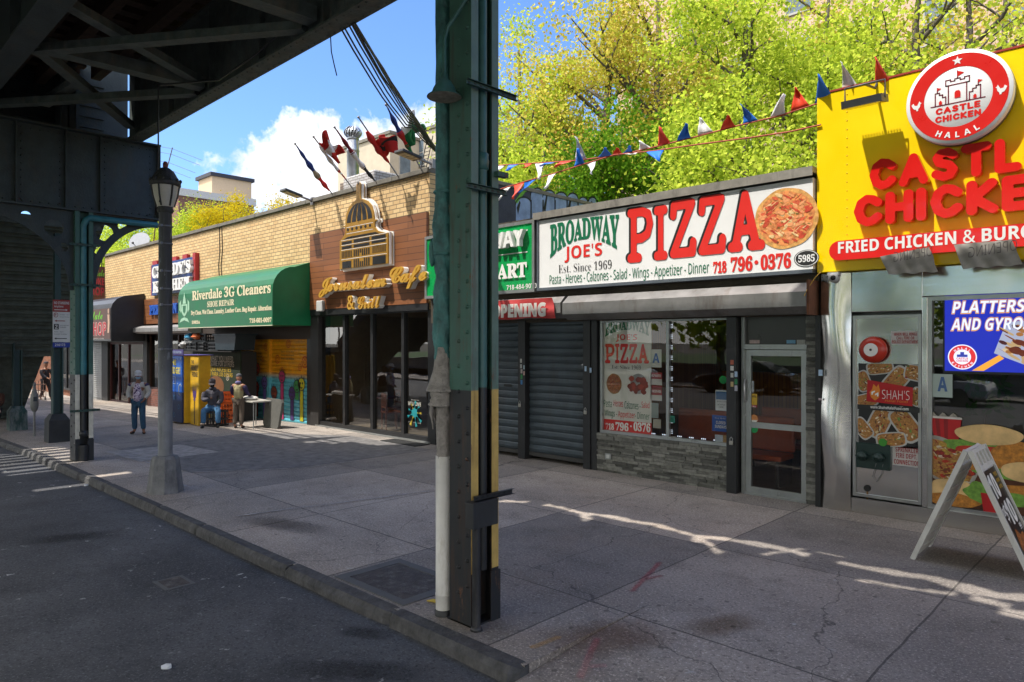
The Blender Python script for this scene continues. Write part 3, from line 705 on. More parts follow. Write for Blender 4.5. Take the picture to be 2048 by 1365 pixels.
def brace(a, b, w=.17, h=.09, z=6.26):
    mb = MB(steel2)
    mb.bar((a[0], a[1], z), (b[0], b[1], z), w, .018); A = Vector((a[0], a[1], z)); B = Vector((b[0], b[1], z)); s = (B - A).cross(Vector((0, 0, 1))).normalized() * (w / 2 - .009)
    mb.bar(A + s + Vector((0, 0, h / 2 + .01)), B + s + Vector((0, 0, h / 2 + .01)), .018, h)
    mb.bar(A - s + Vector((0, 0, h / 2 + .01)), B - s + Vector((0, 0, h / 2 + .01)), .018, h)
    mb.build('brace', el)
zz = 6.26
for xs_ in (-11.5, -8.1): brace((xs_, 2.36), (xs_ + .1, 4.66), .24, .16, 6.30)
brace((-11.6, 2.4), (-8.2, 4.66)); brace((-9.9, 2.4), (-11.4, 4.66), z=6.36); 
brace((-14.8, 2.4), (-11.6, 4.66)); brace((-11.6, 2.4), (-14.7, 4.66), z=6.36); brace((-14.6, 3.2), (-13.0, 3.3), z=6.42)
for y in (2.9, 3.4, 4.1): mb = MB(timber); mb.box(XB if y < 4 else -15.2, -9.3, y, y + .16, 7.3, 7.58); mb.build('joist', el)
mb = MB(P('black_cable', (.012, .012, .013), rough=.5, var=.2))
q = [Vector((-11.35, 4.0, 6.18)), Vector((-10.4, 4.5, 6.15)), Vector((-9.4, 4.6, 6.28)), Vector((-8.0, 4.62, 6.5))]; mb.tube(q, .016, 6)
p0 = Vector((-11.35, 3.98, 6.18))
mb.tube([p0, p0 + Vector((0, .0, -1.0)), p0 + Vector((.02, -.05, -2.0)), Vector((-11.0, 3.98, 4.8)), Vector((-10.9, 3.84, 4.3))], .012, 6)
tag(mb.build('hanging_cable'), 'black cable hanging from the elevated bracing down to the street lantern', 'cable')

# columns
green = split('column_green', GRN, BLK, 1.86, rough=.62, chips=(.11, .05, .025), amount=1.0)
edge = split('column_edge_gold', hexc('5a746a'), GOLD, 1.86, chips=(.16, .06, .03), amount=.85)
edgew = split('column_edge_cream', GRN, CREAM, 1.62, chips=(.05, .035, .02), amount=.7)
greenf = split('column_green_far', GRN, BLK, 1.62, chips=(.05, .04, .02))
pipem = split('pipe_teal', hexc('35605e'), (.016, .017, .019), 1.88, rough=.4, chips=(.06, .06, .05), amount=.1)
pipef = split('pipe_teal_far', hexc('2f6e78'), (.016, .017, .019), 1.62, rough=.4, amount=.1)
strut_m = P('strut_channel', hexc('33504a'), rough=.5, metal=.2, var=.3, dirt=.4, dcol=(.1, .06, .04))
strut_k = P('strut_channel_black', (.02, .02, .022), rough=.5, var=.3)
def column(label, x0, x1, y0, y1, ztop, gm, em, pm, zb=0, detail=True):
    t = thing('steel_column', label, 'column', ((x0 + x1) / 2, (y0 + y1) / 2, zb))
    tf = .028
    for yy, s in ((y0, -1), (y1, 1)):
        mb = MB(gm); a, b = (yy, yy + tf) if s < 0 else (yy - tf, yy)
        mb.box(x0, x1, a, b, zb, ztop)
        w = .075; a2, b2 = (b, b + w - tf) if s < 0 else (a - w + tf, a)          # angles turned in along the flange edges
        for xa, xb in ((x0, x0 + .02), (x1 - .02, x1)): mb.box(xa, xb, a2, b2, zb, ztop)
        mb.use(em); lo, hi = (a, b2) if s < 0 else (a2, b)
        mb.box(x1, x1 + .003, lo, hi, zb + .42, ztop); mb.use(gm); mb.box(x1, x1 + .002, lo, hi, zb, zb + .42)
        if s < 0:
            for z in np.arange(zb + .25, ztop, .2 if detail else .3):
                for xx, o in ((x0 + .11, 0), (x1 - .045, .07)): mb.lathe([(.0185, 0), (.013, -.012), (.006, -.0165), (0, -.017)], (xx, a, z + o), 8, axis='y')
        mb.build('flange', t)
    mb = MB(gm); xc = (x0 + x1) / 2; mb.box(xc - .012, xc + .012, y0 + tf, y1 - tf, zb, ztop); mb.build('web', t)
    mb = MB(gm); mb.box(x1 + .003, x1 + .02, y0 + .2, y1 + .006, zb, zb + .4); mb.box(x0 - .03, x1 + .01, y0 - .0, y1, zb - .02, zb + .012); mb.build('base_plate', t)
    return t
colA = column('big green riveted steel column with gold painted edges in the middle of the photo', -4.285, -4.03, 3.73, 4.03, 6.0, green, edge, pipem)
colB = column('green riveted steel column with cream painted foot under the far cross girder', -15.24, -14.9, 3.76, 4.06, 4.68, greenf, edgew, pipef)
def strut(t, x, y0, y1, z, m, n=8, tilt=0):
    mb = MB(m); mb.box(x, x + .003, y0, y1, z - .021, z + .021); mb.box(x, x + .03, y0, y1, z + .018, z + .021); mb.box(x, x + .03, y0, y1, z - .021, z - .018)
    mb.use(P('slot_dark', (.008, .008, .008)))
    for i in range(n): yy = y0 + (y1 - y0) * (i + .5) / n; mb.box(x + .003, x + .005, yy - .012, yy + .012, z - .008, z + .008)
    return mb.build('pipe_bracket', t)
strut(colA, -3.99, 3.64, 4.2, 4.25, strut_m, 9); strut(colA, -3.99, 3.64, 4.08, 3.45, strut_m, 7); strut(colA, -3.99, 3.72, 4.15, 1.02, strut_k, 7)
mb = MB(pipem); mb.tube([(-4.07, 3.885, .42), (-4.07, 3.885, 6.0)], .042, 14); mb.lathe([(.042, 0), (.056, .01), (.056, .05), (.06, .07), (.056, .09), (.056, .13), (.042, .14)], (-4.07, 3.885, 3.62), 14); mb.build('riser_pipe', colA)
mb = MB(split('box_black', (.02, .021, .023), (.02, .021, .023), 0, chips=(.3, .32, .33), amount=.2)); mb.box(-4.02, -3.93, 3.66, 3.93, .8, 1.0); mb.box(-4.025, -3.925, 3.655, 3.935, .995, 1.002); mb.build('junction_box', colA, bevel=.004)
mb = MB(P('conduit_black', (.022, .022, .025), rough=.45, var=.4, dirt=.3, dcol=(.1, .09, .08))); mb.tube([(-3.975, 3.735, 0), (-3.975, 3.735, .8)], .033, 12); mb.lathe([(.033, 0), (.05, 0), (.045, .02), (.033, .03)], (-3.975, 3.735, 0), 12); mb.build('conduit', colA)
# gusset at the head of the near column
mb = MB(green); mb.prism([(4.03, 4.9), (4.09, 4.9), (4.12, 6.0), (4.03, 6.0)], 'x', -4.2, -4.1); mb.box(-4.03, -3.98, 3.98, 4.1, 3.58, 3.62); mb.build('gusset', colA)
# far column: pipes and arched knee brackets with round holes
mb = MB(pipef); mb.tube([(-14.93, 3.9, .55), (-14.93, 3.9, 4.42), (-14.9, 3.94, 4.53), (-14.87, 4.0, 4.57), (-14.87, 5.2, 4.57)], .058, 12); mb.tube([(-14.93, 3.9, 0), (-14.93, 3.9, .3)], .1, 12)
mb.lathe([(.058, 0), (.085, .02), (.085, .1), (.058, .12)], (-14.93, 3.9, .45), 12); mb.build('riser_pipe', colB)
for z in (4.05, 3.3, 3.05): strut(colB, -14.85, 3.66, 4.16, z if z != 3.05 else .95, strut_m if z > 2 else strut_k, 6)
def knee(ysgn, yb, yt, z0, z1, X, label_part):
    arc = []
    for i in range(17):
        a = math.pi / 2 * i / 16; arc.append((yb + (yt - yb) * (1 - math.cos(a)), z0 + (z1 - .06 - z0) * math.sin(a)))
    poly = arc + [(yt, z1), (yb, z1)]
    L = abs(yt - yb)
    hs = [(yb + (yt - yb) * .19, z1 - .34, .155), (yb + (yt - yb) * .45, z1 - .17, .085), (yb + (yt - yb) * .1, z1 - .68, .085)]
    bm = bmesh.new(); ed = []
    def loop(pts):
        vs = [bm.verts.new((X, p[0], p[1])) for p in pts]
        for i in range(len(vs)): ed.append(bm.edges.new((vs[i], vs[(i + 1) % len(vs)])))
    loop(poly)
    for y, z, r in hs: loop([(y + r * math.cos(k * math.pi / 9), z + r * math.sin(k * math.pi / 9)) for k in range(18)])
    bmesh.ops.triangle_fill(bm, edges=ed, use_beauty=True, normal=(1, 0, 0))
    me = bpy.data.meshes.new('knee_bracket'); o0 = Vector(colB['at'])
    for v in bm.verts: v.co -= o0
    bm.to_mesh(me); bm.free(); me.materials.append(steel)
    o = bpy.data.objects.new('knee_bracket', me); C.objects.link(o); o.parent = colB; o['at'] = tuple(o0)
    k = o.modifiers.new('thick', 'SOLIDIFY'); k.thickness = .024
    mb = MB(steel)
    for a, b in zip(arc[:-1], arc[1:]): mb.bar((X, a[0], a[1]), (X, b[0], b[1]), .14, .02, up=(1, 0, 0)); 
    s = mb.build('arch_flange', o)
knee(1, 4.06, 5.25, 3.25, 4.67, -15.0, 'r'); knee(-1, 3.76, 2.1, 3.2, 4.67, -15.0, 'l')

# insulated drain pipe strapped to the near column
PX0, PY0 = -4.40, 3.765
t = thing('drain_pipe', 'torn insulated drain pipe with a white plastic foot beside the big column', 'pipe', (PX0, PY0, 0))
def wrap(z0, z1, r, amp, seed, n=40, m=18, fl=None, fuzz=0):
    rr = random.Random(seed); ph = [rr.uniform(0, 6.28) for _ in range(8)]; vs, fs = [], []
    for i in range(n + 1):
        z = z0 + (z1 - z0) * i / n
        for k in range(m):
            a = 2 * math.pi * k / m
            d = amp * (math.sin(z * 9 + ph[0] + 2 * math.sin(a + ph[1])) * .5 + math.sin(z * 21 + ph[2] + 3 * math.sin(a * 2 + ph[3])) * .35 + math.sin(a * 3 + z * 13 + ph[4]) * .25) + fuzz * rr.uniform(-1, 1)
            q = r + d + (fl(i / n, a) if fl else 0); vs.append((PX0 + q * math.cos(a), PY0 + q * math.sin(a), z))
    for i in range(n):
        for k in range(m): fs.append((i * m + k, i * m + (k + 1) % m, (i + 1) * m + (k + 1) % m, (i + 1) * m + k))
    return vs, fs
wrapg = P('pipe_wrap_green', hexc('3a6e6c'), rough=.55, var=.55, sc=7, bump=1, bsc=14, dirt=.5, dcol=(.012, .012, .012))
mb = MB(wrapg); mb.smooth = True; mb.add(*wrap(3.45, 6.0, .067, .004, 1)); mb.add(*wrap(2.1, 3.46, .079, .02, 2, n=90, m=28, fuzz=.0035))
for z in (3.46, 2.95, 3.2): mb.lathe([(.08, 0), (.088, .012), (.08, .024)], (PX0, PY0, z), 18)
b_ = len(mb.v); mb.ball((PX0 - .075, PY0 - .06, 2.98), (.03, .03, .12), 10, 8); mb.build('green_wrapping', t)
felt = P('grey_felt', hexc('8f8983'), rough=1, var=.35, sc=14, bump=1, bsc=45)
mb = MB(felt); mb.smooth = True; mb.add(*wrap(1.84, 2.2, .072, .008, 3, fl=lambda u, a: .07 * (1 - u) ** 2.2)); mb.add(*wrap(1.72, 1.86, .085, .02, 4, n=12, fuzz=.012, fl=lambda u, a: .03)); mb.add(*wrap(1.28, 1.74, .062, .007, 5, n=30, fuzz=.004))
for k in range(14):
    a = random.uniform(2.6, 4.6); mb.tube([(PX0 + .09 * math.cos(a), PY0 + .09 * math.sin(a), 1.75), (PX0 + .1 * math.cos(a) + random.uniform(-.02, .02), PY0 + .1 * math.sin(a), 1.66), (PX0 + .09 * math.cos(a), PY0 + .09 * math.sin(a), 1.66 - random.uniform(.03, .14))], [.022, .015, .004], 6)
mb.build('torn_felt', t)
pvc = P('white_pvc', (.62, .6, .56), rough=.4, var=.1, dirt=.35, dcol=(.3, .25, .16))
mb = MB(pvc); mb.lathe([(.066, .05), (.066, .16), (.069, .165), (.069, .178), (.066, .183), (.066, 1.305), (.062, 1.306)], (PX0, PY0, 0), 26); mb.build('plastic_sleeve', t)
mb = MB(strut_k); mb.lathe([(.075, 0), (.075, .05), (.06, .06)], (PX0, PY0, -.01), 16); mb.build('base_collar', t)
mb = MB(P('thin_wire', (.35, .35, .36), rough=.4, metal=.8)); mb.tube([(PX0 + .07 * math.cos(a), PY0 + .07 * math.sin(a) - .005, 1.97 + .03 * math.cos(a)) for a in np.linspace(2.4, 6, 14)], .003, 5); mb.build('wire', t)

# bell shaped lamp on a bent conduit
lx, ly = -4.2, 3.6
t = thing('pendant_lamp', 'old green bell lamp with a rusty shade hanging on the column', 'lamp', (lx, ly, 4.15))
mb = MB(P('lamp_green', hexc('3a655f'), rough=.4, var=.3, dirt=.3))
mb.lathe([(.022, .215), (.03, .2), (.034, .165), (.055, .15), (.085, .1), (.10, .06), (.135, .035), (.138, .028)], (lx, ly, 4.14), 26); mb.build('shade', t)
mb = MB(P('shade_white_rust', hexc('9a9284'), rough=.6, var=.3, sc=14, dirt=.8, dcol=(.03, .015, .01))); mb.lathe([(.136, .028), (.13, .034), (.095, .055), (.06, .07), (0, .075)], (lx, ly, 4.138), 26); mb.build('inner_shade', t)
mb = MB(P('lamp_green')); mb.tube([(lx, ly, 4.35), (lx, ly, 4.62), (lx + .02, ly + .02, 4.72), (lx + .09, ly + .07, 4.84), (lx + .14, ly + .1, 4.93), (lx + .15, ly + .11, 5.05), (lx + .12, ly + .1, 5.16), (lx + .02, ly + .1, 5.26), (lx - .02, ly + .11, 5.5)], .016, 10); mb.build('conduit', t)

# stair from the station: two flights on posts, boarded underneath
st = thing('station_stair', 'dark boarded steel stair descending from the elevated station beside the kerb', 'stair', (-23, 3.2, 0))
stm = P('stair_boards', (.075, .09, .078), rough=.75, var=.4, sc=4, bump=.3, dirt=.4)
def flight(xa, za, xb, zb, y0, y1, n):
    mb = MB(stm)
    for i in range(n):
        u = i / n; x, z = xa + (xb - xa) * u, za + (zb - za) * u; dx, dz = (xb - xa) / n, (zb - za) / n
        mb.box(x, x + dx, y0, y1, z - .03, z + .0); mb.box(x + dx - .02, x + dx + .02, y0, y1, z - .02, z + dz)
        mb.box(x + dx * .4, x + dx * .6, y0, y1, z - .09, z - .03)
    mb.build('flight', st)
    for y in (y0, y1):
        mb = MB(steel); mb.bar((xa, y, za + .06), (xb, y, zb + .06), .05, .34, up=(0, 0, 1))
        mb.bar((xa, y, za + 1.0), (xb, y, zb + 1.0), .04, .05); 
        for k in range(7): u = k / 6; mb.box(xa + (xb - xa) * u - .02, xa + (xb - xa) * u + .02, y - .02, y + .02, za + (zb - za) * u, za + (zb - za) * u + 1.0)
        mb.build('stringer', st)
flight(-23.0, 2.0, -18.75, 5.1, 1.6, 5.3, 16); flight(-27.6, -.35, -24.2, 2.0, 1.6, 5.3, 13)
mb = MB(stm); mb.box(-24.3, -22.9, 1.5, 5.35, 1.82, 2.0); mb.build('landing', st)
mb = MB(P('stair_panel_tan', hexc('6a6250'), rough=.8, var=.2)); mb.box(-24.3, -18.7, 1.5, 1.58, 2.2, 6.0)
for k in range(18): mb.box(-24.3, -18.7, 1.58, 1.6, 2.3 + k * .2, 2.32 + k * .2)
mb.build('side_panel', st)
for gx, label in ((-18.54, 'stair post with a dark tapered base next to the parking sign'), (-22.5, 'stair post with a peeling square base beside the seated person')):
    px, py = gx, 4.32; t = thing('stair_post', label, 'post', (px, py, gz(px)))
    mb = MB(P('post_green', hexc('1f3b38'), rough=.5, var=.3, dirt=.3)); z0 = gz(px)
    mb.box(px - .1, px + .1, py - .1, py - .07, z0, 2.3 if gx > -20 else 2.2); mb.box(px - .1, px + .1, py + .07, py + .1, z0, 2.3 if gx > -20 else 2.0); mb.box(px - .012, px + .012, py - .07, py + .07, z0, 2.3 if gx > -20 else 2.0)
    if gx > -20: mb.box(px - .06, px + .06, py - .06, py + .06, 2.3, 4.7)
    mb.build('shaft', t)
    mb = MB(P('post_base_dark', (.022, .024, .026), rough=.7, var=.4, dirt=.3) if gx > -20 else P('post_base_peeling', hexc('24433f'), rough=.7, var=.3, dirt=.75, dcol=(.35, .35, .34)))
    w = .21 if gx > -20 else .2
    for (a, za), (b, zb_) in zip([(w, 0), (w * .97, .5), (w * .6, .64)][:-1], [(w, 0), (w * .97, .5), (w * .6, .64)][1:]):
        mb.add([(px + sx * a, py + sy * a, z0 + za) for sx, sy in ((-1, -1), (1, -1), (1, 1), (-1, 1))] + [(px + sx * b, py + sy * b, z0 + zb_) for sx, sy in ((-1, -1), (1, -1), (1, 1), (-1, 1))], [(0, 1, 5, 4), (1, 2, 6, 5), (2, 3, 7, 6), (3, 0, 4, 7)] + ([(4, 5, 6, 7)] if zb_ > .55 else []))
    mb.build('base', t)

# no standing sign on that post
sx_, = (-18.36,)
t = thing('parking_sign', 'red and white no standing sign fixed to the stair post', 'street sign', (sx_, 4.2, 2.1))
Y0, Y1 = YX(105.5, sx_), YX(140.5, sx_); zt, zb_ = XZ(120, 600, sx_), XZ(120, 690, sx_); H = zt - zb_
sY = lambda u: Y0 + (Y1 - Y0) * u
sZ = lambda v: zt - H * v
wht = PH('sign_white', 'c9c9c4', var=.05); sred = PH('sign_red', '8e2a20', var=.08); sblue = PH('sign_blue', '20358a', var=.08); sblk = P('sign_black', (.02, .02, .02), var=.05)
mb = MB(wht); mb.box(sx_ - .008, sx_, Y0, Y1, sZ(.94), zt); mb.build('plate', t)
mb = MB(sred); mb.box(sx_, sx_ + .003, Y0, Y1, sZ(.27), zt); mb.build('red_field', t)
mb = MB(sblue); mb.box(sx_ - .006, sx_ + .004, Y0, Y1, sZ(1.06), sZ(.95)); mb.build('blue_plate', t)
def TX(mb, body, u0, u1, v0, v1, X, mat, font='sans', off=.02): T(mb, body, font, sY(u0), sY(u1), sZ(v1), sZ(v0), 0, mat, off=off, put=lambda u, w, d: (X, u, w))
mb = MB(wht); TX(mb, 'NO STANDING', .07, .93, .04, .1, sx_ + .006, wht); TX(mb, 'Anytime', .07, .6, .125, .185, sx_ + .006, wht); TX(mb, '216173', .12, .7, .975, 1.03, sx_ + .007, wht)
def arrow(mb, v, u0, u1, X, mat, tip):
    mb.use(mat); a, b = (u0, u1 - .1) if tip > 0 else (u0 + .1, u1)
    mb.quad((X, sY(a), sZ(v + .008)), (X, sY(b), sZ(v + .008)), (X, sY(b), sZ(v - .008)), (X, sY(a), sZ(v - .008)))
    k, e = (u1 - .12, u1) if tip > 0 else (u0 + .12, u0); mb.quad((X, sY(k), sZ(v + .025)), (X, sY(e), sZ(v)), (X, sY(k), sZ(v - .025)))
arrow(mb, .225, .08, .85, sx_ + .006, wht, 1); mb.build('white_lettering', t)
mb = MB(sred); TX(mb, 'P', .1, .2, .31, .37, sx_ + .006, sred); arrow(mb, .47, .1, .7, sx_ + .006, sred, -1)
mb.use(sred); n = 20; vs = [(sx_ + .006, sY(.17 + .13 * math.cos(a) * r), sZ(.34) + .05 * 1.1 * math.sin(a) * r) for a in np.linspace(0, 2 * math.pi, n, endpoint=False) for r in (1, .8)]
mb.add(vs, [(2 * i, 2 * i + 1, (2 * i + 3) % (2 * n), (2 * i + 2) % (2 * n)) for i in range(n)]); mb.build('red_lettering', t)
mb = MB(sblk); mb.box(sx_, sx_ + .004, sY(.06), sY(.34), sZ(.66), sZ(.54)); TX(mb, '8:30am - 7pm', .4, .95, .32, .345, sx_ + .006, sblk, off=0); TX(mb, 'Except Sunday', .4, .95, .37, .395, sx_ + .006, sblk, off=0)
TX(mb, '8am - 7pm', .08, .6, .70, .73, sx_ + .006, sblk, off=0); TX(mb, 'Except Sunday', .08, .8, .75, .78, sx_ + .006, sblk, off=0); TX(mb, 'HOUR METERED', .4, .9, .56, .58, sx_ + .006, sblk, off=0); TX(mb, 'PARKING', .4, .75, .6, .625, sx_ + .006, sblk, off=0)
arrow(mb, .86, .08, .8, sx_ + .006, sblk, -1); mb.build('black_lettering', t)
mb = MB(wht); TX(mb, '2', .12, .27, .555, .645, sx_ + .006, wht); mb.build('hour_numeral', t)

# parking meter
mx_, my_ = -20.3, 4.25; z0 = gz(mx_)
t = thing('parking_meter', 'grey single head parking meter standing by the kerb', 'parking meter', (mx_, my_, z0))
gm_ = P('meter_grey', (.2, .2, .19), rough=.5, metal=.3, var=.25, dirt=.3)
mb = MB(gm_); mb.tube([(mx_, my_, z0), (mx_, my_, z0 + .62)], .025, 10); mb.build('pole', t)
mb = MB(gm_); mb.lathe([(.04, 0), (.075, .06), (.09, .14), (.088, .34), (.075, .42), (.05, .5), (.034, .58), (.034, .68), (.02, .72), (0, .73)], (mx_, my_, z0 + .6), 16); mb.build('head', t)
mb = MB(P('meter_window', (.05, .06, .07), rough=.1)); mb.box(mx_ + .08, mx_ + .095, my_ - .04, my_ + .04, z0 + .86, z0 + .97); mb.build('window', t)

# street lamp
lx, ly = -10.98, 3.95; z0 = 0
t = thing('street_lamp', 'old street lamp with a dark lantern and peeling grey post on an octagonal foot', 'street lamp', (lx, ly, 0))
conc = P('lamp_foot', (.17, .17, .17), rough=.85, var=.3, sc=7, bump=.5, bsc=35, dirt=.5, dcol=(.04, .04, .045))
mb = MB(conc); mb.lathe([(.255, 0), (.25, .03), (.195, .47), (.19, .5), (.16, .54), (.1, .55)], (lx, ly, 0), 8, sm=False); mb.xf(Matrix.Translation((lx, ly, 0)) @ Matrix.Rotation(R(22.5), 4, 'Z') @ Matrix.Translation((-lx, -ly, 0))); mb.build('foot', t)
pm_ = split('lamp_post_paint', (.032, .032, .036), (.17, .175, .185), 1.75, chips=(.19, .2, .21), soft=.5, amount=.95)
mb = MB(pm_); mb.lathe([(.105, .55), (.1, .6), (.098, 2.6), (.09, 4.16), (.1, 4.18)], (lx, ly, 0), 20); mb.build('post', t)
P('band_steel', (.17, .17, .175), rough=.5, metal=.5)
for py in (455, 490, 545, 580, 612, 700):
    z = EYE - (py - 682.5) / FOC * dep(lx, ly); mb = MB(P('band_steel')); mb.lathe([(.101, 0), (.104, .002), (.104, .02), (.101, .022)], (lx, ly, z), 20); mb.box(lx + .06, lx + .1, ly - .1, ly - .07, z - .005, z + .03); mb.build('clamp_band', t)
lk = P('lantern_black', (.03, .028, .026), rough=.6, var=.5, sc=18, bump=.8, bsc=30, dirt=.3)
mb = MB(lk); mb.lathe([(.1, 4.16), (.12, 4.2), (.1, 4.24), (.115, 4.27)], (lx, ly, 0), 16)
for k in range(6):
    a = k * math.pi / 3 + .2; mb.tube([(lx + .115 * math.cos(a), ly + .115 * math.sin(a), 4.26), (lx + .165 * math.cos(a), ly + .165 * math.sin(a), 4.42), (lx + .19 * math.cos(a), ly + .19 * math.sin(a), 4.58)], .014, 6)
mb.lathe([(.19, 4.56), (.215, 4.57), (.215, 4.62), (.19, 4.65), (.165, 4.70), (.12, 4.78), (.06, 4.83), (.03, 4.84)], (lx, ly, 0), 18)
for k in range(12): a = k * math.pi / 6; mb.ball((lx + .205 * math.cos(a), ly + .205 * math.sin(a), 4.64), (.025, .025, .03), 6, 5)
mb.build('lantern_frame', t)
mb = MB(P('frosted_glass', hexc('b3aca0'), rough=.35, var=.12, sc=10)); mb.lathe([(.11, 4.25), (.16, 4.42), (.183, 4.57)], (lx, ly, 0), 18); mb.build('lantern_glass', t)
mb = MB(PH('photo_cell', '6a2a28')); mb.lathe([(.032, 4.84), (.036, 4.85), (.036, 4.9), (.02, 4.93), (0, 4.935)], (lx, ly, 0), 10); mb.build('photo_cell', t)

# ------------------------------------------------------------------ the long yellow brick building
ybrick = bricks('yellow_brick', hexc('dcbd8a'), hexc('c9a674'), hexc('7d6a50'), .26, .1, .0095, bump=.4, var=.16)
rbrick = bricks('red_brick', hexc('7a4436'), hexc('5f352c'), hexc('8a7a6a'), .22, .075, .01, plane='W')
copm = P('coping', hexc('6f6b62'), rough=.85, var=.3, sc=3, bump=.3)
dark = P('dark_trim', (.016, .016, .017), rough=.45, var=.3, dirt=.2, dcol=(.07, .065, .06))
darkin = P('interior_dark', (.035, .03, .026), rough=.8, var=.3)
alu = P('aluminium', (.36, .37, .36), rough=.4, metal=.7, var=.12, dirt=.2, dcol=(.15, .14, .13))
shopglass = glass('shop_glass', (.62, .64, .62), .12)
clear = glass('clear_glass', (.8, .82, .8), .06)
BL, BR = -34.28, -11.92
bb = thing('brick_building', 'long low yellow brick shop building with flags along its parapet', 'building', (-23, F, 0))
mb = MB(ybrick); mb.box(BL, BR, F, F + .3, 2.95, 5.94); mb.build('front_wall', bb)
mb = MB(ybrick); mb.box(BL, BL + .3, F + .3, 24, -.6, 5.94); mb.build('side_wall', bb)
mb = MB(P('party_wall', hexc('3a3d45'), rough=.9, var=.4, sc=2, bump=.3)); mb.box(BR - .3, BR, F + .3, 16.1, 0, 6.02); mb.box(BR - .3, BR, 16.1, 24, 0, 5.6); mb.build('party_wall', bb)
mb = MB(P('roof_felt', (.08, .08, .085), rough=.95)); mb.box(BL + .3, BR - .3, F + .3, 24, 5.3, 5.45); mb.build('roof', bb)
mb = MB(ybrick); mb.box(BL + .3, BR - .3, 23.7, 24, -.6, 5.9); mb.build('rear_wall', bb)
mb = MB(copm); x = BL - .05; rr = random.Random(2)
while x < BR:
    L = min(rr.uniform(1.1, 1.5), BR + .02 - x); mb.box(x, x + L - .012, F - .06, F + .36, 5.94 + rr.uniform(0, .008), 6.05 + rr.uniform(-.008, .008)); x += L
y = F + .36
while y < 16.1: mb.box(BR - .34, BR + .03, y, min(y + 1.2, 16.1), 6.02, 6.1 + rr.uniform(0, .012)); y += 1.2
mb.build('coping', bb, bevel=.012)
# piers and the solid parts between the shops
pier = P('pier_dark', (.03, .028, .027), rough=.6, var=.3, dirt=.3)
boxes('pier', bb, pier, [(a, b, F - .02, F + .35, gz(a) - .3, 2.95) for a, b in ((FX(204, F) , FX(216, F)), (-29.5, -29.1), (-24.75, -24.35), (-16.9, -16.5))])
def room(name, x0, x1, z0, z1, y0, y1, parent, wall, floor):
    mb = MB(wall); mb.quad((x0, y1, z0), (x1, y1, z0), (x1, y1, z1), (x0, y1, z1)); mb.quad((x0, y0, z0), (x0, y1, z0), (x0, y1, z1), (x0, y0, z1)); mb.quad((x1, y0, z0), (x1, y0, z1), (x1, y1, z1), (x1, y1, z0))
    mb.quad((x0, y0, z1), (x0, y1, z1), (x1, y1, z1), (x1, y0, z1)); mb.use(floor); mb.quad((x0, y0, z0), (x1, y0, z0), (x1, y1, z0), (x0, y1, z0)); return mb.build(name, parent)
def frame(name, parent, x0, x1, z0, z1, Y, w, d, mat, mull=(), rails=(), pane=None, pane_y=None):
    mb = MB(mat); mb.box(x0, x0 + w, Y, Y + d, z0, z1); mb.box(x1 - w, x1, Y, Y + d, z0, z1); mb.box(x0 + w, x1 - w, Y, Y + d, z0, z0 + w); mb.box(x0 + w, x1 - w, Y, Y + d, z1 - w, z1)
    for m_ in mull: mb.box(m_ - w / 2, m_ + w / 2, Y + .002, Y + d - .002, z0 + w, z1 - w)
    for r_ in rails: mb.box(x0 + w, x1 - w, Y + .003, Y + d - .003, r_ - w / 2, r_ + w / 2)
    o = mb.build(name, parent)
    if pane:
        xs = [x0 + w] + [q for m_ in sorted(mull) for q in (m_ - w / 2, m_ + w / 2)] + [x1 - w]
        for a, b in zip(xs[::2], xs[1::2]):
            g = MB(pane); yy = pane_y or Y + d * .6; g.quad((a, yy, z0 + w), (b, yy, z0 + w), (b, yy, z1 - w), (a, yy, z1 - w)); g.build('pane', o)
    return o
def shutter(name, parent, x0, x1, z0, z1, Y, pitch, mat, dpt=.02, bottom=None):
    mb = MB(mat); n = int((z1 - z0) / pitch); prof = []
    for i in range(n):
        z = z0 + i * pitch; prof += [(Y, z), (Y - dpt * .55, z + pitch * .12), (Y - dpt, z + pitch * .45), (Y - dpt * .75, z + pitch * .82), (Y - dpt * .1, z + pitch * .97)]
    prof.append((Y, z0 + n * pitch)); prof.append((Y, z1))
    vs = [(x, y, z) for y, z in prof for x in (x0, x1)]
    mb.add(vs, [(2 * i, 2 * i + 1, 2 * i + 3, 2 * i + 2) for i in range(len(prof) - 1)])
    mb.use(bottom or mat); mb.box(x0, x1, Y - .03, Y + .01, z0 - .07, z0)
    return mb.build(name, parent)

# smoke shop (far left)
sm_x0, sm_x1 = -36.3, -29.35; gl = gz(-33)
shutter('shutter', bb, FX(176, F + .1), FX(204, F + .1), gl + .0, 2.3, F + .12, .09, P('shutter_grey', (.33, .33, .32), rough=.45, metal=.3, var=.15, dirt=.3))
maroon = P('maroon_frame', hexc('4a1d1c'), rough=.5)
a, b = FX(216, F), FX(284, F)
frame('shop_front', bb, a, b, gl - .02, 2.2, F + .08, .09, .08, maroon, mull=(FX(233, F), FX(252, F)), rails=(), pane=shopglass)
mb = MB(dark); mb.box(FX(176, F), -29.1, F - .01, F + .3, 2.2, 2.95); mb.build('lintel', bb)
room('shop_interior', FX(216, F), -29.5, gl, 2.6, F + .3, F + 5, bb, darkin, darkin)
vin = P('black_vinyl', (.018, .018, .02), rough=.35, var=.2)
t = thing('shop_awning', 'black box awning with a smoke shop panel at the far left', 'awning', (-32.5, 8.6, 3))
x0, x1, y0 = -36.4, -29.3, 8.58; aw = [(F - .03, 2.25), (y0, 2.25), (y0, 3.5), (y0 + .06, 3.68), (y0 + .2, 3.85), (y0 + .45, 3.98), (F - .03, 4.1)]
mb = MB(vin); mb.prism(aw, 'x', x0, x1); mb.build('canopy', t, fixn=True)
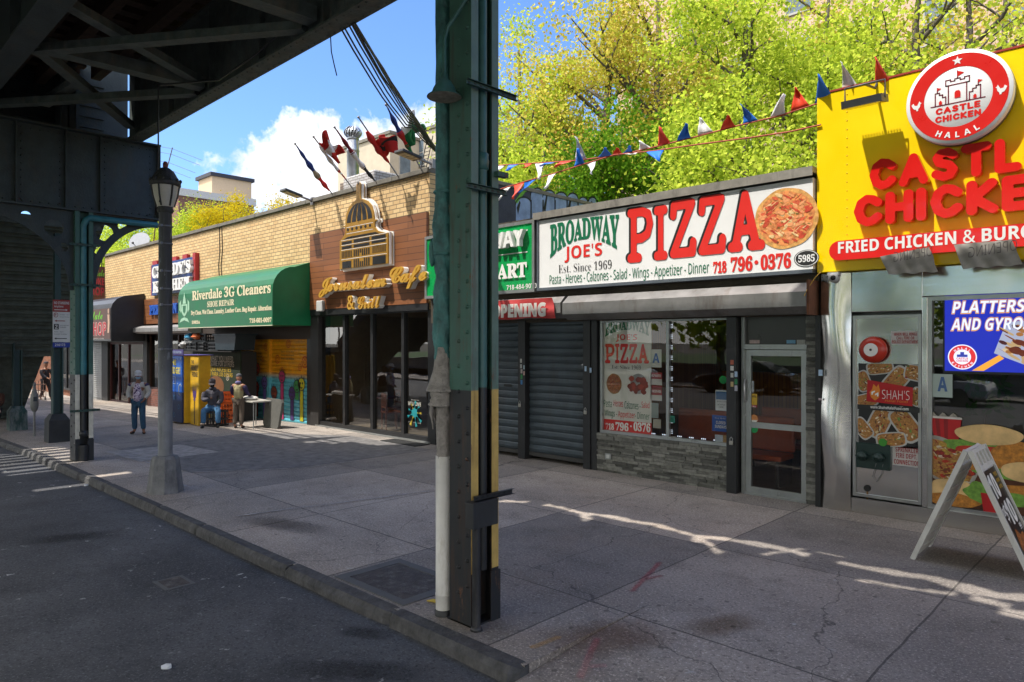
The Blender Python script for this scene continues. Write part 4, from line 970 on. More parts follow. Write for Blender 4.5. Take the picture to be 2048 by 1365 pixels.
mb = MB(P('smoke_panel', hexc('5a4038'), rough=.5, var=.35, sc=1.4)); mb.box(x0 + .1, x1 - .06, y0 - .012, y0, 2.33, 3.5); mb.build('panel', t)
mb = MB(); TP(mb, 'Riverdale', 'script', (156, 626, 612 + 30), 205, y0 - .016, PH('neon_green_paint', '6fd02a')); mb.build('green_lettering', t)
pr = PH('smoke_red', 'b0303a'); mb = MB()
TP(mb, 'SMOKESHOP', 'sans', (140, 648, 673), 213, y0 - .016, PH('smoke_pale', 'd9b9b0'), off=.05); TP(mb, 'SMOKESHOP', 'sans', (140.3, 648.6, 672.4), 212.7, y0 - .019, pr, off=.01); mb.build('red_lettering', t)
mb = MB(PH('sign_white')); TP(mb, 'E-JUICE · GLASS · ACCESSORIES · CIGARS', 'sans', (160, 677, 680), 208, y0 - .016, wht); mb.build('white_lettering', t)
fg = PH('figure_pale', 'c9a58e'); mb = MB(fg); cx, cz = FX(217.5, y0), FZ(217.5, 640, y0); mb.flat(disc(cx, cz + .33, .08, .1), y0 - .016); mb.flat([(cx - .12, cz + .2), (cx + .12, cz + .2), (cx + .14, cz - .1), (cx + .08, cz - .5), (cx - .1, cz - .5), (cx - .06, cz - .1)], y0 - .016); mb.build('figure_print', t)
mb = MB(P('flood_grey', (.1, .1, .1))); mb.box(FX(258, F) - .2, FX(258, F) + .25, F - .5, F - .1, 2.3, 2.75); tag(mb.build('wall_speaker', bevel=.02), 'small grey box lamp below the black awning end', 'lamp')
# blade sign on the corner
t = thing('blade_sign', 'brown smoke shop blade sign hung from an iron bracket at the corner', 'sign', (-34.5, 9.4, 4))
X = -34.5; ya, yb = YX(167, X), YX(211.5, X); zt, zb = XZ(190, 533, X), XZ(190, 584, X)
mb = MB(P('brown_sign', hexc('54302a'), rough=.5, var=.25)); mb.box(X - .12, X, ya, yb, zb, zt); mb.build('panel', t)
q = lambda u, w, d: (X + .004, u, w)
mb = MB(); T(mb, 'Riverdale', 'script', ya + .05, yb - .06, zt - .42, zt - .12, 0, PH('neon_green_paint'), put=q); mb.build('green_lettering', t)
mb = MB(); T(mb, 'SMOKE', 'sans', ya + .06, yb - .06, zt - .82, zt - .5, 0, pr, put=q, off=.03); T(mb, 'SHOP', 'sans', ya + .1, yb - .06, zt - 1.28, zt - .92, 0, pr, put=q, off=.03); mb.build('red_lettering', t)
mb = MB(dark); mb.tube([(X - .06, F, zt + .35), (X - .06, ya - .2, zt + .35)], .025, 6); mb.tube([(X - .06, F, zt + 1.0), (X - .06, ya, zt + .37)], .018, 6); mb.tube([(X - .06, F - .05, zt), (X - .06, F - .05, zt + 1.1)], .02, 6); mb.box(X - .07, X - .05, ya + .2, ya + .23, zt, zt + .35); mb.build('bracket', t)

# Claudy's kitchen
wood = bricks('brown_cladding', hexc('8a5632'), hexc('794a2a'), hexc('3a2012'), 2.6, .145, .006, rough=.55, bump=.3, var=.2, off=.37)
mb = MB(wood); mb.box(-29.3, -24.3, F - .06, F, 2.9, FZ(283, 601, F)); mb.build('kitchen_cladding', bb)
a, b = FX(300, F + .1), FX(392, F + .1); gl = gz(-27)
frame('kitchen_window', bb, a, b, gl + .62, 2.55, F + .08, .07, .08, P('brown_frame', hexc('3a2018'), rough=.5), mull=(FX(322, F), FX(352, F)), pane=shopglass)
mb = MB(bricks('bulkhead_brick', hexc('7d4234'), hexc('63352b'), hexc('6a5a50'), .22, .075, .01)); mb.box(-29.1, -24.75, F, F + .3, gl - .4, gl + .62); mb.build('kitchen_bulkhead', bb)
room('kitchen_interior', -29.1, -24.7, gl, 2.7, F + .35, F + 5, bb, P('warm_wall', hexc('8a6a3a'), rough=.8), darkin)
mb = MB(PH('curtain_yellow', 'b89a2a', var=.3, sc=3)); a = FX(322, F + .4)
for k in range(9): mb.box(a + k * .09, a + k * .09 + .07, F + .36 + .03 * (k % 2), F + .38 + .03 * (k % 2), gl + .7, 2.5)
mb.build('curtain', bb)
hm = P('housing_metal', (.23, .22, .21), rough=.5, metal=.45, var=.25, sc=3, dirt=.35, dcol=(.1, .06, .04))
def housing(name, parent, x0, x1, mat, zt=3.04, zb=2.63, yf=9.4):
    h = zt - zb; mb = MB(mat); mb.prism([(F - .003, zt), (F - .22, zt - .01), (yf, zt - .32 * h), (yf, zb + .22 * h), (yf + .14, zb), (F - .003, zb)], 'x', x0, x1); return mb.build(name, parent, fixn=True)
housing('shutter_housing', bb, -29.5, -24.0, P('housing_pale', (.3, .29, .28), rough=.5, metal=.3, var=.2, dirt=.3), FZ(285, 652, 9.6), FZ(285, 668, 9.5), 9.35)
t = thing('kitchen_sign', 'blue and red sign board with white letters above the kitchen', 'shop sign', (-26.5, 9.6, 4.4))
Yk = F - .12; x0, x1 = FX(303, Yk), FX(391.5, Yk); z1, z0 = FZ(303, 531, Yk), FZ(303, 592, Yk)
mb = MB(PH('board_navy', '1b3b7a', rough=.35)); mb.box(x0, x1 - .22, Yk, F, z0, z1); mb.build('board', t)
mb = MB(PH('board_red', 'a8262c', rough=.4)); mb.box(x1 - .22, x1, Yk - .02, F, z0, z1 + .12)
for p in (304, 343, 364): mb.box(FX(p, Yk), FX(p + 9, Yk), Yk + .01, F, z1, z1 + .14)
mb.box(x0 - .06, x0, Yk, F, z0, z1); mb.build('red_edge', t)
mb = MB(); TP(mb, "CLAUDY'S", 'serif', (303.5, 534, 558), 380, Yk - .14, PH('letter_white', 'e6e4e0', var=.04), depth=.12, off=.015); mb.build('name_lettering', t)
mb = MB(); TP(mb, 'KITCHEN', 'serif', (305, 564, 587), 379, Yk - .14, PH('letter_white'), depth=.12, off=.015); mb.build('kitchen_lettering', t)
t = thing('peruvian_sign', 'row of blue letters on brown boards under the kitchen sign', 'shop sign', (-27, 9.7, 3.4))
mb = MB(); TP(mb, 'PERUVIAN FOOD', 'serif', (298.5, 611, 631), 391, F - .14, PH('letter_blue', '1f55b0', var=.05), depth=.06, off=.03); mb.build('lettering', t)

# dry cleaner: awning, recess, painted shutters
t = thing('cleaners_awning', 'green vinyl awning of the dry cleaner with cream lettering', 'awning', (-19.9, 8.7, 3))
gv = P('green_vinyl', hexc('0c6a40'), rough=.42, var=.22, sc=1.6, bump=.2, bsc=3)
x0, x1, y0 = -23.05, -16.86, 8.68
aw = [(F - .03, 2.66), (y0, 2.66), (y0, 3.58)] + [(y0 + .62 * (1 - math.cos(k * math.pi / 14)), 3.58 + .62 * math.sin(k * math.pi / 14)) for k in range(1, 8)] + [(F - .03, 4.36)]
mb = MB(gv); mb.prism(aw, 'x', x0, x1); mb.build('canopy', t, fixn=True)
mb = MB(PH('cream_trim', 'd9d3b8')); mb.box(x0, x1, y0 - .006, y0 + .02, 2.645, 2.665); mb.build('trim', t)
cream = PH('cream_letter', 'e8ddb8', var=.05); yl = y0 - .006; mb = MB()
TP(mb, 'Riverdale 3G Cleaners', 'serif', (384, 582, 602), 541.5, yl, cream, off=.012); TP(mb, 'SHOE REPAIR', 'serif', (414.5, 603.5, 615), 468, yl, cream, off=.01)
TP(mb, 'Dry Clean. Wet Clean. Laundry, Leather Care. Bag Repair. Alteration', 'serif', (382, 622, 633), 543, yl, cream, off=.02); TP(mb, '5983A', 'serif', (383.7, 642, 648.5), 400, yl, cream, off=.02); TP(mb, '718-601-0097', 'serif', (499, 637, 646.5), 543, yl, cream, off=.02)
mb.build('lettering', t)
pale = PH('crest_pale', 'a9d3b4', var=.1); mb = MB(pale); cx = FX(369, y0); s = .0168
def cp(pts): return [(cx + a * s * 1.9, FZ(369, b, y0)) for a, b in pts]
mb.flat(cp([(-3, 600), (0, 586), (3, 600), (4, 608), (-4, 608)]), yl); mb.flat(cp([(-7, 609), (7, 609), (8, 622), (4, 630), (0, 634), (-4, 630), (-8, 622)]), yl); mb.flat(cp([(-12, 606), (-8, 600), (-9, 626), (-12, 620)]), yl); mb.flat(cp([(12, 606), (8, 600), (9, 626), (12, 620)]), yl)
mb.flat(cp([(-12, 646), (-8, 638), (0, 635), (8, 638), (12, 646), (8, 644), (0, 641), (-8, 644)]), yl); mb.use(gv); mb.flat(cp([(-4, 612), (4, 612), (3, 624), (0, 628), (-3, 624)]), yl - .003); mb.build('crest', t)
gl = gz(-20)
mb = MB(P('cleaner_lintel', (.05, .035, .028), rough=.8)); mb.box(-24.35, -16.9, F + .02, F + .3, 2.3, 2.95); mb.build('cleaners_lintel', bb)
yb_ = split('mural_shutter', hexc('d8920e'), hexc('58a8b8'), 1.25, rough=.5, chips=(.3, .16, .03), soft=.1, amount=.15)
shutter('mural_shutter', bb, FX(482, F + .1), FX(538.5, F + .1), gl + .02, 2.3, F + .12, .115, yb_, .03)
shutter('mural_shutter', bb, FX(543, F + .1), FX(619, F + .1), gl + .02, 2.3, F + .12, .115, yb_, .03)
mb = MB(yb_); mb.box(FX(538.5, F + .1), FX(543, F + .1), F + .04, F + .12, gl, 2.3); mb.build('shutter_post', bb)
boxes('shutter_guide', bb, dark, [(FX(619, F + .1), -16.9, F + .02, F + .3, gl - .1, 2.3), (-24.35, FX(482, F + .1), F + .06, F + .3, gl - .2, 2.3)])
Ym = F + .082; mb = MB()
FIG = [(500, 757, 855, '3f7a2a'), (513, 778, 862, 'b5392a'), (529, 768, 860, '6a5aa0'), (564, 757, 858, 'b03a6a'), (584, 790, 858, '4a3570'), (603, 772, 862, 'b8b020'), (594, 776, 800, '3a8a4a'), (548, 788, 805, '7a3a2a'), (514, 741, 752, 'c04a28')]
for px, pt, pb, h in FIG:
    m_ = PH('mural_' + h, h, var=.15); blkm = P('mural_black', (.03, .03, .03)); x = FX(px, Ym); w = .085
    zt, zb = FZ(px, pt, Ym), max(FZ(px, pb, Ym), gz(x) + .06)
    mb.use(m_); mb.flat([(x - w, zb), (x + w, zb), (x + w * .9, zt), (x - w * .9, zt)], Ym); mb.flat(disc(x, zt + .04, .17, .19, 18), Ym - .003)
    mb.use(blkm)
    for sx in (-1, 1): mb.flat([(x + sx * w, zb), (x + sx * (w + .02), zb), (x + sx * (w + .02), zt), (x + sx * w, zt)], Ym - .001)
    ring(mb, x, zt + .04, .165, .19, Ym - .005, blkm, 18); mb.flat(disc(x - .05, zt + .07, .035, n=8), Ym - .006); mb.flat(disc(x + .06, zt + .07, .035, n=8), Ym - .006); mb.flat([(x - .08, zt - .04), (x + .08, zt - .04), (x, zt - .09)], Ym - .006)
    for k in range(5): a = math.pi * (k + .5) / 5; mb.flat([(x + .17 * math.cos(a) - .02, zt + .06 + .17 * math.sin(a)), (x + .17 * math.cos(a) + .02, zt + .06 + .17 * math.sin(a)), (x + .26 * math.cos(a), zt + .06 + .26 * math.sin(a))], Ym - .004)
mb.build('mural_figures', bb)
mb = MB(); rdm = PH('mural_line_red', 'b0421a')
for px, py, r in ((493, 694, .1), (532, 695, .12), (555, 719, .13), (577, 688, .12), (610, 725, .17), (564, 740, .09), (600, 735, .1), (526, 720, .07)):
    ring(mb, FX(px, Ym), FZ(px, py, Ym), r * .8, r, Ym - .004, rdm, 14); ring(mb, FX(px, Ym), FZ(px, py, Ym), r * .35, r * .5, Ym - .004, rdm, 10)
bk = P('mural_black')
for i, (s_, p0, p1) in enumerate((('TAKE WHAT YOU NEED', 505, 523), ('LEAVE WHAT YOU CAN', 503, 524), ('GIVE WHAT YOU CAN', 500, 523))): TP(mb, s_, 'sans', (p0, 706 + i * 6, 708.6 + i * 6), p1, Ym - .004, bk, off=.02)
for i, (s_, p0, p1) in enumerate((('COJE LO QUE NECESITES', 562, 588), ('DEJA LO QUE PUEDAS', 562, 588), ('PARA LOS DEMAS', 562, 588))): TP(mb, s_, 'sans', (p0, 703 + i * 6.5, 706 + i * 6.5), p1, Ym - .004, bk, off=.02)
mb.build('mural_lines', bb)

# cafe front
mb = MB(wood); mb.box(-16.84, -11.95, F - .07, F, 3.08, 5.08); mb.build('cafe_cladding', bb)
cg = glass('cafe_glass', (.66, .66, .62), .12)
fx0, fx1 = FX(632, F), FX(860, F)
fr = frame('cafe_front', bb, fx0, fx1, .03, 3.0, F + .02, .1, .12, dark, mull=[FX(p, F) for p in (686, 741.5, 803.5)], pane=cg)
mb = MB(alu); mb.box(fx0, fx1, F - .03, F + .02, .0, .035); mb.build('threshold', bb)
mb = MB(dark); mb.box(-16.84, -11.92, F - .06, F - .002, 2.93, 3.08); mb.build('cafe_header', bb)
room('cafe_interior', fx0, fx1, .02, 2.95, F + .2, F + 6, bb, P('cafe_wall', (.3, .21, .13), rough=.8, var=.3, sc=1), P('cafe_floor', (.36, .29, .22), rough=.5, var=.3))
t = thing('cafe_emblem', 'gold and black domed building emblem mounted on brown boards above the cafe', 'sign emblem', (FX(735, F), F, 4))
Ye = F - .22; gold = P('emblem_gold', hexc('a87c2a'), rough=.35, metal=.2, var=.1); ew = PH('letter_white'); ek = P('emblem_black', (.018, .018, .018), rough=.3)
ex = lambda px: FX(681, Ye) + (px - 681) / (777.0 - 681) * (FX(777, Ye) - FX(681, Ye))
# emblem drawn in the unsheared frame of its face: u = px across, v = height in px at px 681 (y 541 is the bottom)
dz = (FZ(681, 441, Ye) - FZ(681, 541, Ye)) / 106.0; z00 = FZ(683, 541, Ye); sl = 0
def E(u, v): return (ex(u), z00 + v * dz)
out = [(681, 0), (777, 0), (777, 66), (772, 67), (757, 74), (752, 82), (752, 90), (756, 92), (756, 97), (751, 98), (750, 112), (746, 128), (738, 140), (729, 146), (724, 148), (724, 178), (721, 184), (716, 184), (713, 178), (713, 148), (707, 145), (698, 136), (692, 122), (690, 104), (690, 98), (686, 97), (686, 92), (690, 90), (690, 80), (684, 72), (678, 66), (678, 0)]
# the photo's emblem is 172 px tall at its left edge scale
K = 1.0
poly = [E(u, v * .97) for u, v in out]
def grow(pl, k):
    n = len(pl); r = []
    a = sum(pl[i][0] * pl[(i + 1) % n][1] - pl[(i + 1) % n][0] * pl[i][1] for i in range(n)); s = 1 if a > 0 else -1
    for i in range(n):
        p, c_, q_ = Vector(pl[i - 1]), Vector(pl[i]), Vector(pl[(i + 1) % n]); d1 = (c_ - p).normalized(); d2 = (q_ - c_).normalized(); nn = Vector((d1.y + d2.y, -d1.x - d2.x)); nn = nn.normalized() if nn.length > 1e-6 else nn
        r.append(tuple(c_ + nn * k * s))
    return r
mb = MB(gold); mb.flat(grow(poly, -.03), Ye, depth=.18); mb.build('gold_body', t, fixn=True)
mb = MB(ew); mb.flat(poly, Ye + .03, depth=.06); mb.flat(grow(poly, .02), F - .09, depth=.02); mb.build('white_edge', t, fixn=True)
mb = MB(ek); yk = Ye - .004
def blk(u0, u1, v0, v1): mb.flat([E(u0, v0 * .97), E(u1, v0 * .97), E(u1, v1 * .97), E(u0, v1 * .97)], yk)
cxd = 720.5
for i in range(5):                                        # dome panels
    a0, a1 = -1 + i * .4 + .05, -1 + i * .4 + .35
    lft, rgt = [], []
    for k in range(9):
        s = k / 8; hw = 27 * math.sqrt(max(0, 1 - s * s * .96)); v = 100 + 38 * s
        lft.append(E(cxd + a0 * hw, v * .97)); rgt.append(E(cxd + a1 * hw, v * .97))
    mb.flat(lft + rgt[::-1], yk)
for i in range(6): u = 697 + i * 9; mb.flat([E(u - 2.6, 83), E(u, 79), E(u + 2.6, 83), E(u, 87)], yk)
mb.flat([E(688, 64), E(760, 64), E(752, 68), E(697, 68)], yk)
blk(684, 705, 55, 61); blk(709, 741, 55, 62); blk(745, 772, 55, 62); blk(684, 705, 45, 51); blk(709, 741, 45, 51); blk(745, 772, 47, 52)
blk(685, 704, 3, 18); blk(747, 772, 3, 20)
for i in range(8): blk(709 + i * 4.2, 711.6 + i * 4.2, 26 if i != 3 else 32, 40); blk(709 + i * 4.2, 711.6 + i * 4.2, 3, 20 if i not in (3, 4) else 14)
for i in range(7): blk(684 + i * 3.2, 685.8 + i * 3.2, 26, 40); blk(747 + i * 3.8, 749 + i * 3.8, 27, 42)
mb.flat([E(717.5, 172), E(719.5, 172), E(719.5, 178), E(717.5, 178)], yk)
mb.build('black_pattern', t)
mb = MB(ew); ym_ = Ye - .003
for v in (42.5, 22, 53, 63.5, 76.5, 90): mb.flat([E(683, v * .97), E(774, v * .97), E(774, (v + .9) * .97), E(683, (v + .9) * .97)] if v < 64 else [E(694, v * .97), E(748, v * .97), E(748, (v + .9) * .97), E(694, (v + .9) * .97)], ym_)
mb.build('white_lines', t)
t = thing('cafe_lettering', 'gold and white script letters of the cafe standing off brown boards', 'shop sign', (FX(745, F), F, 3.5))
Yl = F - .26; gl_ = P('letter_gold', hexc('cf9f3e'), rough=.35, metal=.15, var=.12)
def slope(px0, px1): return 0
for body, pl, pr_, nm in (('Jerusalem', (637, 558, 596), 771, 'name_word'), ('Cafe', (779, 536, 581), 852, 'cafe_word'), ('& Grill', (694, 592, 620), 759, 'grill_word')):
    m1 = MB(); TP(m1, body, 'script', pl, pr_, Yl, gl_, depth=.05, off=.018 if body != '& Grill' else .006); o = m1.build(nm, t)
    m2 = MB(); x0_, x1_ = FX(pl[0], Yl), FX(pr_, Yl); T(m2, body, 'script', x0_ - .01, x1_ + .01, FZ(pl[0], pl[2], Yl), FZ(pl[0], pl[1], Yl), Yl + .05, ew, depth=.13, off=.026); m2.build('white_back', o)
mb = MB(P('box_white', (.5, .5, .48))); mb.box(FX(636, F - .1), FX(648, F - .1), F - .16, F - .07, 3.02, 3.3); tag(mb.build('wall_socket_box', bevel=.02), 'small white box fixed at the left foot of the cafe boards', 'box')
# table, chairs, neon pipe and welcome print inside the cafe
def chair(label, x, y, rot, grp):
    t = thing('cafe_chair', label, 'chair', (x, y, .02), grp); cw = P('chair_wood', hexc('8a4a22'), rough=.4, var=.2)
    M_ = Matrix.Translation((x, y, .02)) @ Matrix.Rotation(rot, 4, 'Z')
    for sx in (-1, 1):
        for sy in (-1, 1): mb = MB(cw); mb.box(sx * .19 - .018, sx * .19 + .018, sy * .19 - .018, sy * .19 + .018, 0, .44 if sy < 0 else .92); mb.xf(M_); mb.build('leg', t)
    mb = MB(cw); mb.box(-.22, .22, -.22, .22, .44, .475); mb.xf(M_); mb.build('seat', t, bevel=.012)
    mb = MB(cw); mb.box(-.17, .17, .178, .2, .84, .92); mb.box(-.17, .17, .178, .2, .56, .6)
    for k in range(5): mb.box(-.14 + k * .07 - .012, -.14 + k * .07 + .012, .182, .196, .6, .84)
    mb.xf(M_); mb.build('backrest', t)
xt = FX(768, 10.9)
chair('wooden slat back chair at the cafe table, nearer the door glass', FX(783, 10.55), 10.55, R(160), 'cafe chairs'); chair('wooden chair at the cafe table, on its far side', FX(757, 10.8), 11.35, R(10), 'cafe chairs')
t = thing('cafe_table', 'round red topped cafe table behind the glass', 'table', (xt, 10.95, .02))
mb = MB(P('table_red', hexc('6a2a22'), rough=.3)); mb.lathe([(.36, .76), (.37, .775), (.36, .79)], (xt, 10.95, 0), 24); mb.build('table_top', t)
mb = MB(dark); mb.tube([(xt, 10.95, .05), (xt, 10.95, .76)], .035, 10); mb.lathe([(.24, .02), (.22, .05), (.04, .07)], (xt, 10.95, 0), 18); mb.build('pedestal', t)
mb = MB(emit('neon_red', (1, .06, .05), 2.5)); Yn = F + .18; xn = FX(809, Yn)
def zn(py): return FZ(809, py, Yn)
mb.tube([(xn - .06, Yn, zn(697)), (xn - .02, Yn, zn(682)), (xn + .02, Yn, zn(682)), (xn + .07, Yn, zn(697)), (xn - .06, Yn, zn(697))], .009, 6); mb.use(emit('neon_blue', (.08, .15, 1), 2.5)); mb.tube([(xn, Yn, zn(664)), (xn, Yn, zn(646))], .008, 6); mb.tube([(xn, Yn, zn(651)), (xn + .06, Yn, zn(650))], .008, 6)
mb.use(emit('neon_green', (.06, .9, .2), 2)); mb.tube([(xn + .04 * math.cos(a), Yn, zn(676) + .05 * math.sin(a)) for a in np.linspace(0, 6.28, 13)], .008, 6); mb.tube([(xn + .03 * math.cos(a), Yn, zn(661) + .04 * math.sin(a)) for a in np.linspace(0, 6.28, 11)], .007, 6)
tag(mb.build('neon_sign'), 'small red, green and blue neon pipe hanging inside the cafe door', 'neon sign')
t = thing('welcome_print', 'welcome decal with a teal and yellow burst on the cafe door', 'decal', (FX(830, F), F + .08, 1))
Yw = F + .085; mb = MB(P('decal_white', (.5, .48, .42))); TP(mb, 'WELCOME', 'sans', (816, 803, 811), 842, Yw, MATS['decal_white'], off=.02); TP(mb, 'ALWAYS', 'sans', (822, 799, 801), 838, Yw, MATS['decal_white']); TP(mb, 'TO OUR CAFE', 'sans', (816, 843, 845), 842, Yw, MATS['decal_white']); mb.build('lettering', t)
mb = MB(PH('decal_teal', '1f8a90')); cx, cz = FX(829, Yw), FZ(829, 826, Yw); rr = random.Random(4)
for k in range(9):
    mb.use(PH('decal_teal') if k % 3 else PH('decal_yellow', 'b09a30')); a = k * .7; L = rr.uniform(.22, .34); w = .05
    mb.flat([(cx - w * math.sin(a), cz + w * math.cos(a)), (cx + L * math.cos(a - .1), cz + L * math.sin(a - .1)), (cx + L * math.cos(a + .15), cz + L * math.sin(a + .15)), (cx + w * math.sin(a), cz - w * math.cos(a))], Yw - .001 * (k % 3))
mb.flat(disc(cx, cz, .1), Yw - .004); mb.build('burst', t)
t = thing('door_mat', 'black rubber mat on the walk before the cafe door', 'mat', (FX(800, 9.5), 9.45, 0)); gx0, gx1 = FX(775, 9.5), FX(845, 9.5)
mb = MB(P('rubber_black', (.015, .015, .015), rough=.9, bump=.8, bsc=80)); mb.box(gx0, gx1, 9.3, 9.7, .004, .016); mb.build('mat', t)

# flags along the parapet
fcol = {'r': PH('flag_red', 'c0241f', rough=.8, var=.12), 'w': PH('flag_white', 'dedad4', rough=.8, var=.06), 'g': PH('flag_green', '0f6a3a', rough=.8), 'b': PH('flag_blue', '1c2f6e', rough=.8), 'k': P('flag_black', (.02, .02, .02), rough=.8), 'm': PH('flag_maroon', '7a1c22', rough=.8), 'y': PH('flag_tan', '8a7a60', rough=.8)}
polem = P('pole_grey', (.28, .27, .27), rough=.5, metal=.4)
def flag(base_px, tip, label, wrapc, cloth=None, size=(.8, .5), seed=1, thick=.05, u0=.25, u1=.95):
    x = FX(base_px, F); t = thing('flag', label, 'flag', (x, F, 6.05), 'flags on the brick parapet')
    yt = YX(tip[0], x) if True else 0; yt = max(min(yt, F - .9), F - 1.4); zt = EYE - (tip[1] - 682.5) / FOC * dep(x, yt)
    A, B = Vector((x, F - .05, 6.0)), Vector((x, yt, zt)); mb = MB(polem); mb.tube([A, B], .016, 8); mb.ball(B, .03, 8, 6); mb.build('pole', t)
    rr = random.Random(seed); n = 22; d = B - A
    for j, (c_, s0, s1) in enumerate(wrapc):
        mb = MB(fcol[c_]); mb.smooth = True; ns = 12; pts, rad = [], []
        for i in range(ns + 1):
            u = s0 + (s1 - s0) * i / ns; e = math.sin(math.pi * min(1, max(0, (u - u0) / (u1 - u0)))); sag = Vector((0, .0, -thick * .9 * e)); pts.append(A + d * u + sag); rad.append(max(.018, thick * (e ** .6) * (1 + .3 * math.sin(u * 31 + seed))))
        mb.tube(pts, rad, 9, cap=True); mb.build('wrapped_cloth', t)
    if cloth:
        bands, anchor, dirs = cloth; U, V_ = Vector(dirs[0]), Vector(dirs[1]); O = A + d * anchor; nu, nv = 16, 12
        for bi, (c_, v0, v1) in enumerate(bands):
            mb = MB(fcol[c_]); vs, fs = [], []
            for i in range(nu + 1):
                for k in range(nv + 1):
                    u = i / nu; v = v0 + (v1 - v0) * k / nv
                    p = O + U * u + V_ * v + Vector((.10 * math.sin(u * 7 + v * 5 + seed), .08 * math.sin(u * 9 + seed * 2 + v * 3), .07 * math.sin(u * 6 + v * 8 + seed))) * min(1, u * 1.6 + .15); vs.append(p)
            for i in range(nu):
                for k in range(nv): q_ = i * (nv + 1) + k; fs.append((q_, q_ + 1, q_ + nv + 2, q_ + nv + 1))
            mb.smooth = True; mb.add(vs, fs); o = mb.build('cloth', t); s_ = o.modifiers.new('thick', 'SOLIDIFY'); s_.thickness = .006
flag(669, (590, 288), 'furled flag of navy, tan and red, first on the parapet by the roof lamp', [('b', .52, .95), ('y', .36, .54), ('r', .1, .38)], seed=1, thick=.06, u0=.0)
flag(710, (627, 274), 'red and white flag with a green mark billowing on the parapet', [('w', .3, .85), ('r', .2, .4)], ([('r', 0, .33), ('w', .33, .66), ('r', .66, 1)], .86, ((.3, -.05, .2), (.12, .42, -.4))), seed=2, thick=.045)
flag(757, (669, 255), 'furled dark red, white and black flag beside the turbine vent', [('m', .55, .95), ('w', .3, .6), ('k', .05, .34)], seed=3, thick=.055, u0=.0)
flag(801, (717, 235), 'red flag with a black device blowing open on the parapet', [('r', .25, .8)], ([('r', 0, .36), ('k', .36, .6), ('r', .6, 1)], .6, ((.34, .05, .14), (.06, .26, -.3))), seed=5, thick=.07)
flag(848, (772, 210), 'green, white and red flag nearest the big column', [('b', .62, .95), ('r', .4, .7), ('g', .2, .45)], ([('w', 0, .4), ('g', .4, 1)], .62, ((.36, .06, .3), (.08, .2, -.32))), seed=8, thick=.06)
# roof lamps on arms
def rooflamp(base_px, zb, head, label):
    x = FX(base_px, F); t = thing('solar_lamp', label, 'lamp', (x, F, zb), 'solar lamps on the parapet'); y1 = YX(head[0], x); z1 = EYE - (head[1] - 682.5) / FOC * dep(x, y1)
    mb = MB(polem); mb.tube([(x, F, zb), (x, (F + y1) / 2, (zb + z1) / 2)], .03, 8); mb.box(x - .06, x + .06, F - .06, F + .02, zb - .1, zb + .1); mb.build('arm', t)
    A = Vector((x, (F + y1) / 2 + .05, (zb + z1) / 2 - .02)); B = Vector((x, y1, z1)); mb = MB(P('lamp_head', (.03, .03, .032), rough=.4)); mb.bar(A, B, .3, .06, up=(0, 0, 1)); mb.build('head', t, bevel=.01)
    d = (B - A); up = Vector((1, 0, 0)).cross(d).normalized(); up = up if up.z < 0 else -up; mb = MB(P('led_panel', (.42, .33, .18), rough=.3))
    for i in range(2):
        for k in range(4): mb.obox(A + d * (.22 + .19 * k) + up * .033 + Vector((-.065 + .13 * i, 0, 0)), d * .08, Vector((.055, 0, 0)), up * .006)
    mb.build('led_cells', t)
rooflamp(627, 5.98, (565, 380), 'solar street lamp on an arm over the dry cleaner'); rooflamp(866, 6.1, (797, 302), 'solar street lamp on an arm by the big column')
# chimney block and turbine vent on the roof, dish, antenna
x0, x1 = FX(676, 11.2), FX(744, 11.2); t = thing('chimney_block', 'squat whitewashed chimney block behind the parapet', 'chimney', ((x0 + x1) / 2, 12, 5.45))
mb = MB(bricks('white_brick', hexc('b9b6b4'), hexc('a5a3a2'), hexc('77706a'), .22, .08, .01, plane='W')); mb.box(x0 + .25, x1 + .1, 11.2, 12.6, 5.45, FZ(700, 352, 11.2)); mb.build('block', t, bevel=.06)
mb = MB(bricks('bare_brick', hexc('8a7a6a'), hexc('6f6055'), hexc('5a5048'), .22, .08, .012, plane='W')); mb.box(x0, x0 + .25, 11.25, 12.4, 5.45, FZ(690, 362, 11.2)); mb.build('bare_bricks', t, bevel=.04)
xv, yv = FX(706, 13), 13.0; zs = EYE - (255 - 682.5) / FOC * dep(xv, yv); ze = EYE - (345 - 682.5) / FOC * dep(xv, yv); galv = P('galvanised', (.45, .46, .48), rough=.35, metal=.8, var=.25, sc=4)
t = thing('turbine_vent', 'galvanised flue with a spinning turbine cap on the roof', 'vent', (xv, yv, ze))
Hh = zs - ze; mb = MB(galv); mb.lathe([(.2, -.6), (.2, Hh * .45), (.215, Hh * .46), (.2, Hh * .5), (.17, Hh * .7)], (xv, yv, ze), 20); mb.build('flue', t)
mb = MB(galv); mb.lathe([(.17, Hh * .7), (.2, Hh * .72), (.2, Hh * .75)], (xv, yv, ze), 20); mb.lathe([(.1, Hh * 1.0), (.02, Hh * 1.02), (.0, Hh * 1.03)], (xv, yv, ze), 16)
for k in range(18):
    a = k * math.pi / 9; pts = [(xv + math.cos(a + s * .5) * .29 * math.sin(math.pi * (.16 + .7 * s)), yv + math.sin(a + s * .5) * .29 * math.sin(math.pi * (.16 + .7 * s)), ze + Hh * (.75 + .26 * s)) for s in np.linspace(0, 1, 7)]
    for p, q_ in zip(pts[:-1], pts[1:]): mb.bar(p, q_, .055, .006, up=(math.cos(a), math.sin(a), 0))
mb.build('turbine', t)
mb = MB(P('inside_dark', (.02, .02, .02))); mb.ball((xv, yv, ze + Hh * .88), (.2, .2, Hh * .11), 12, 8); mb.build('core', t)
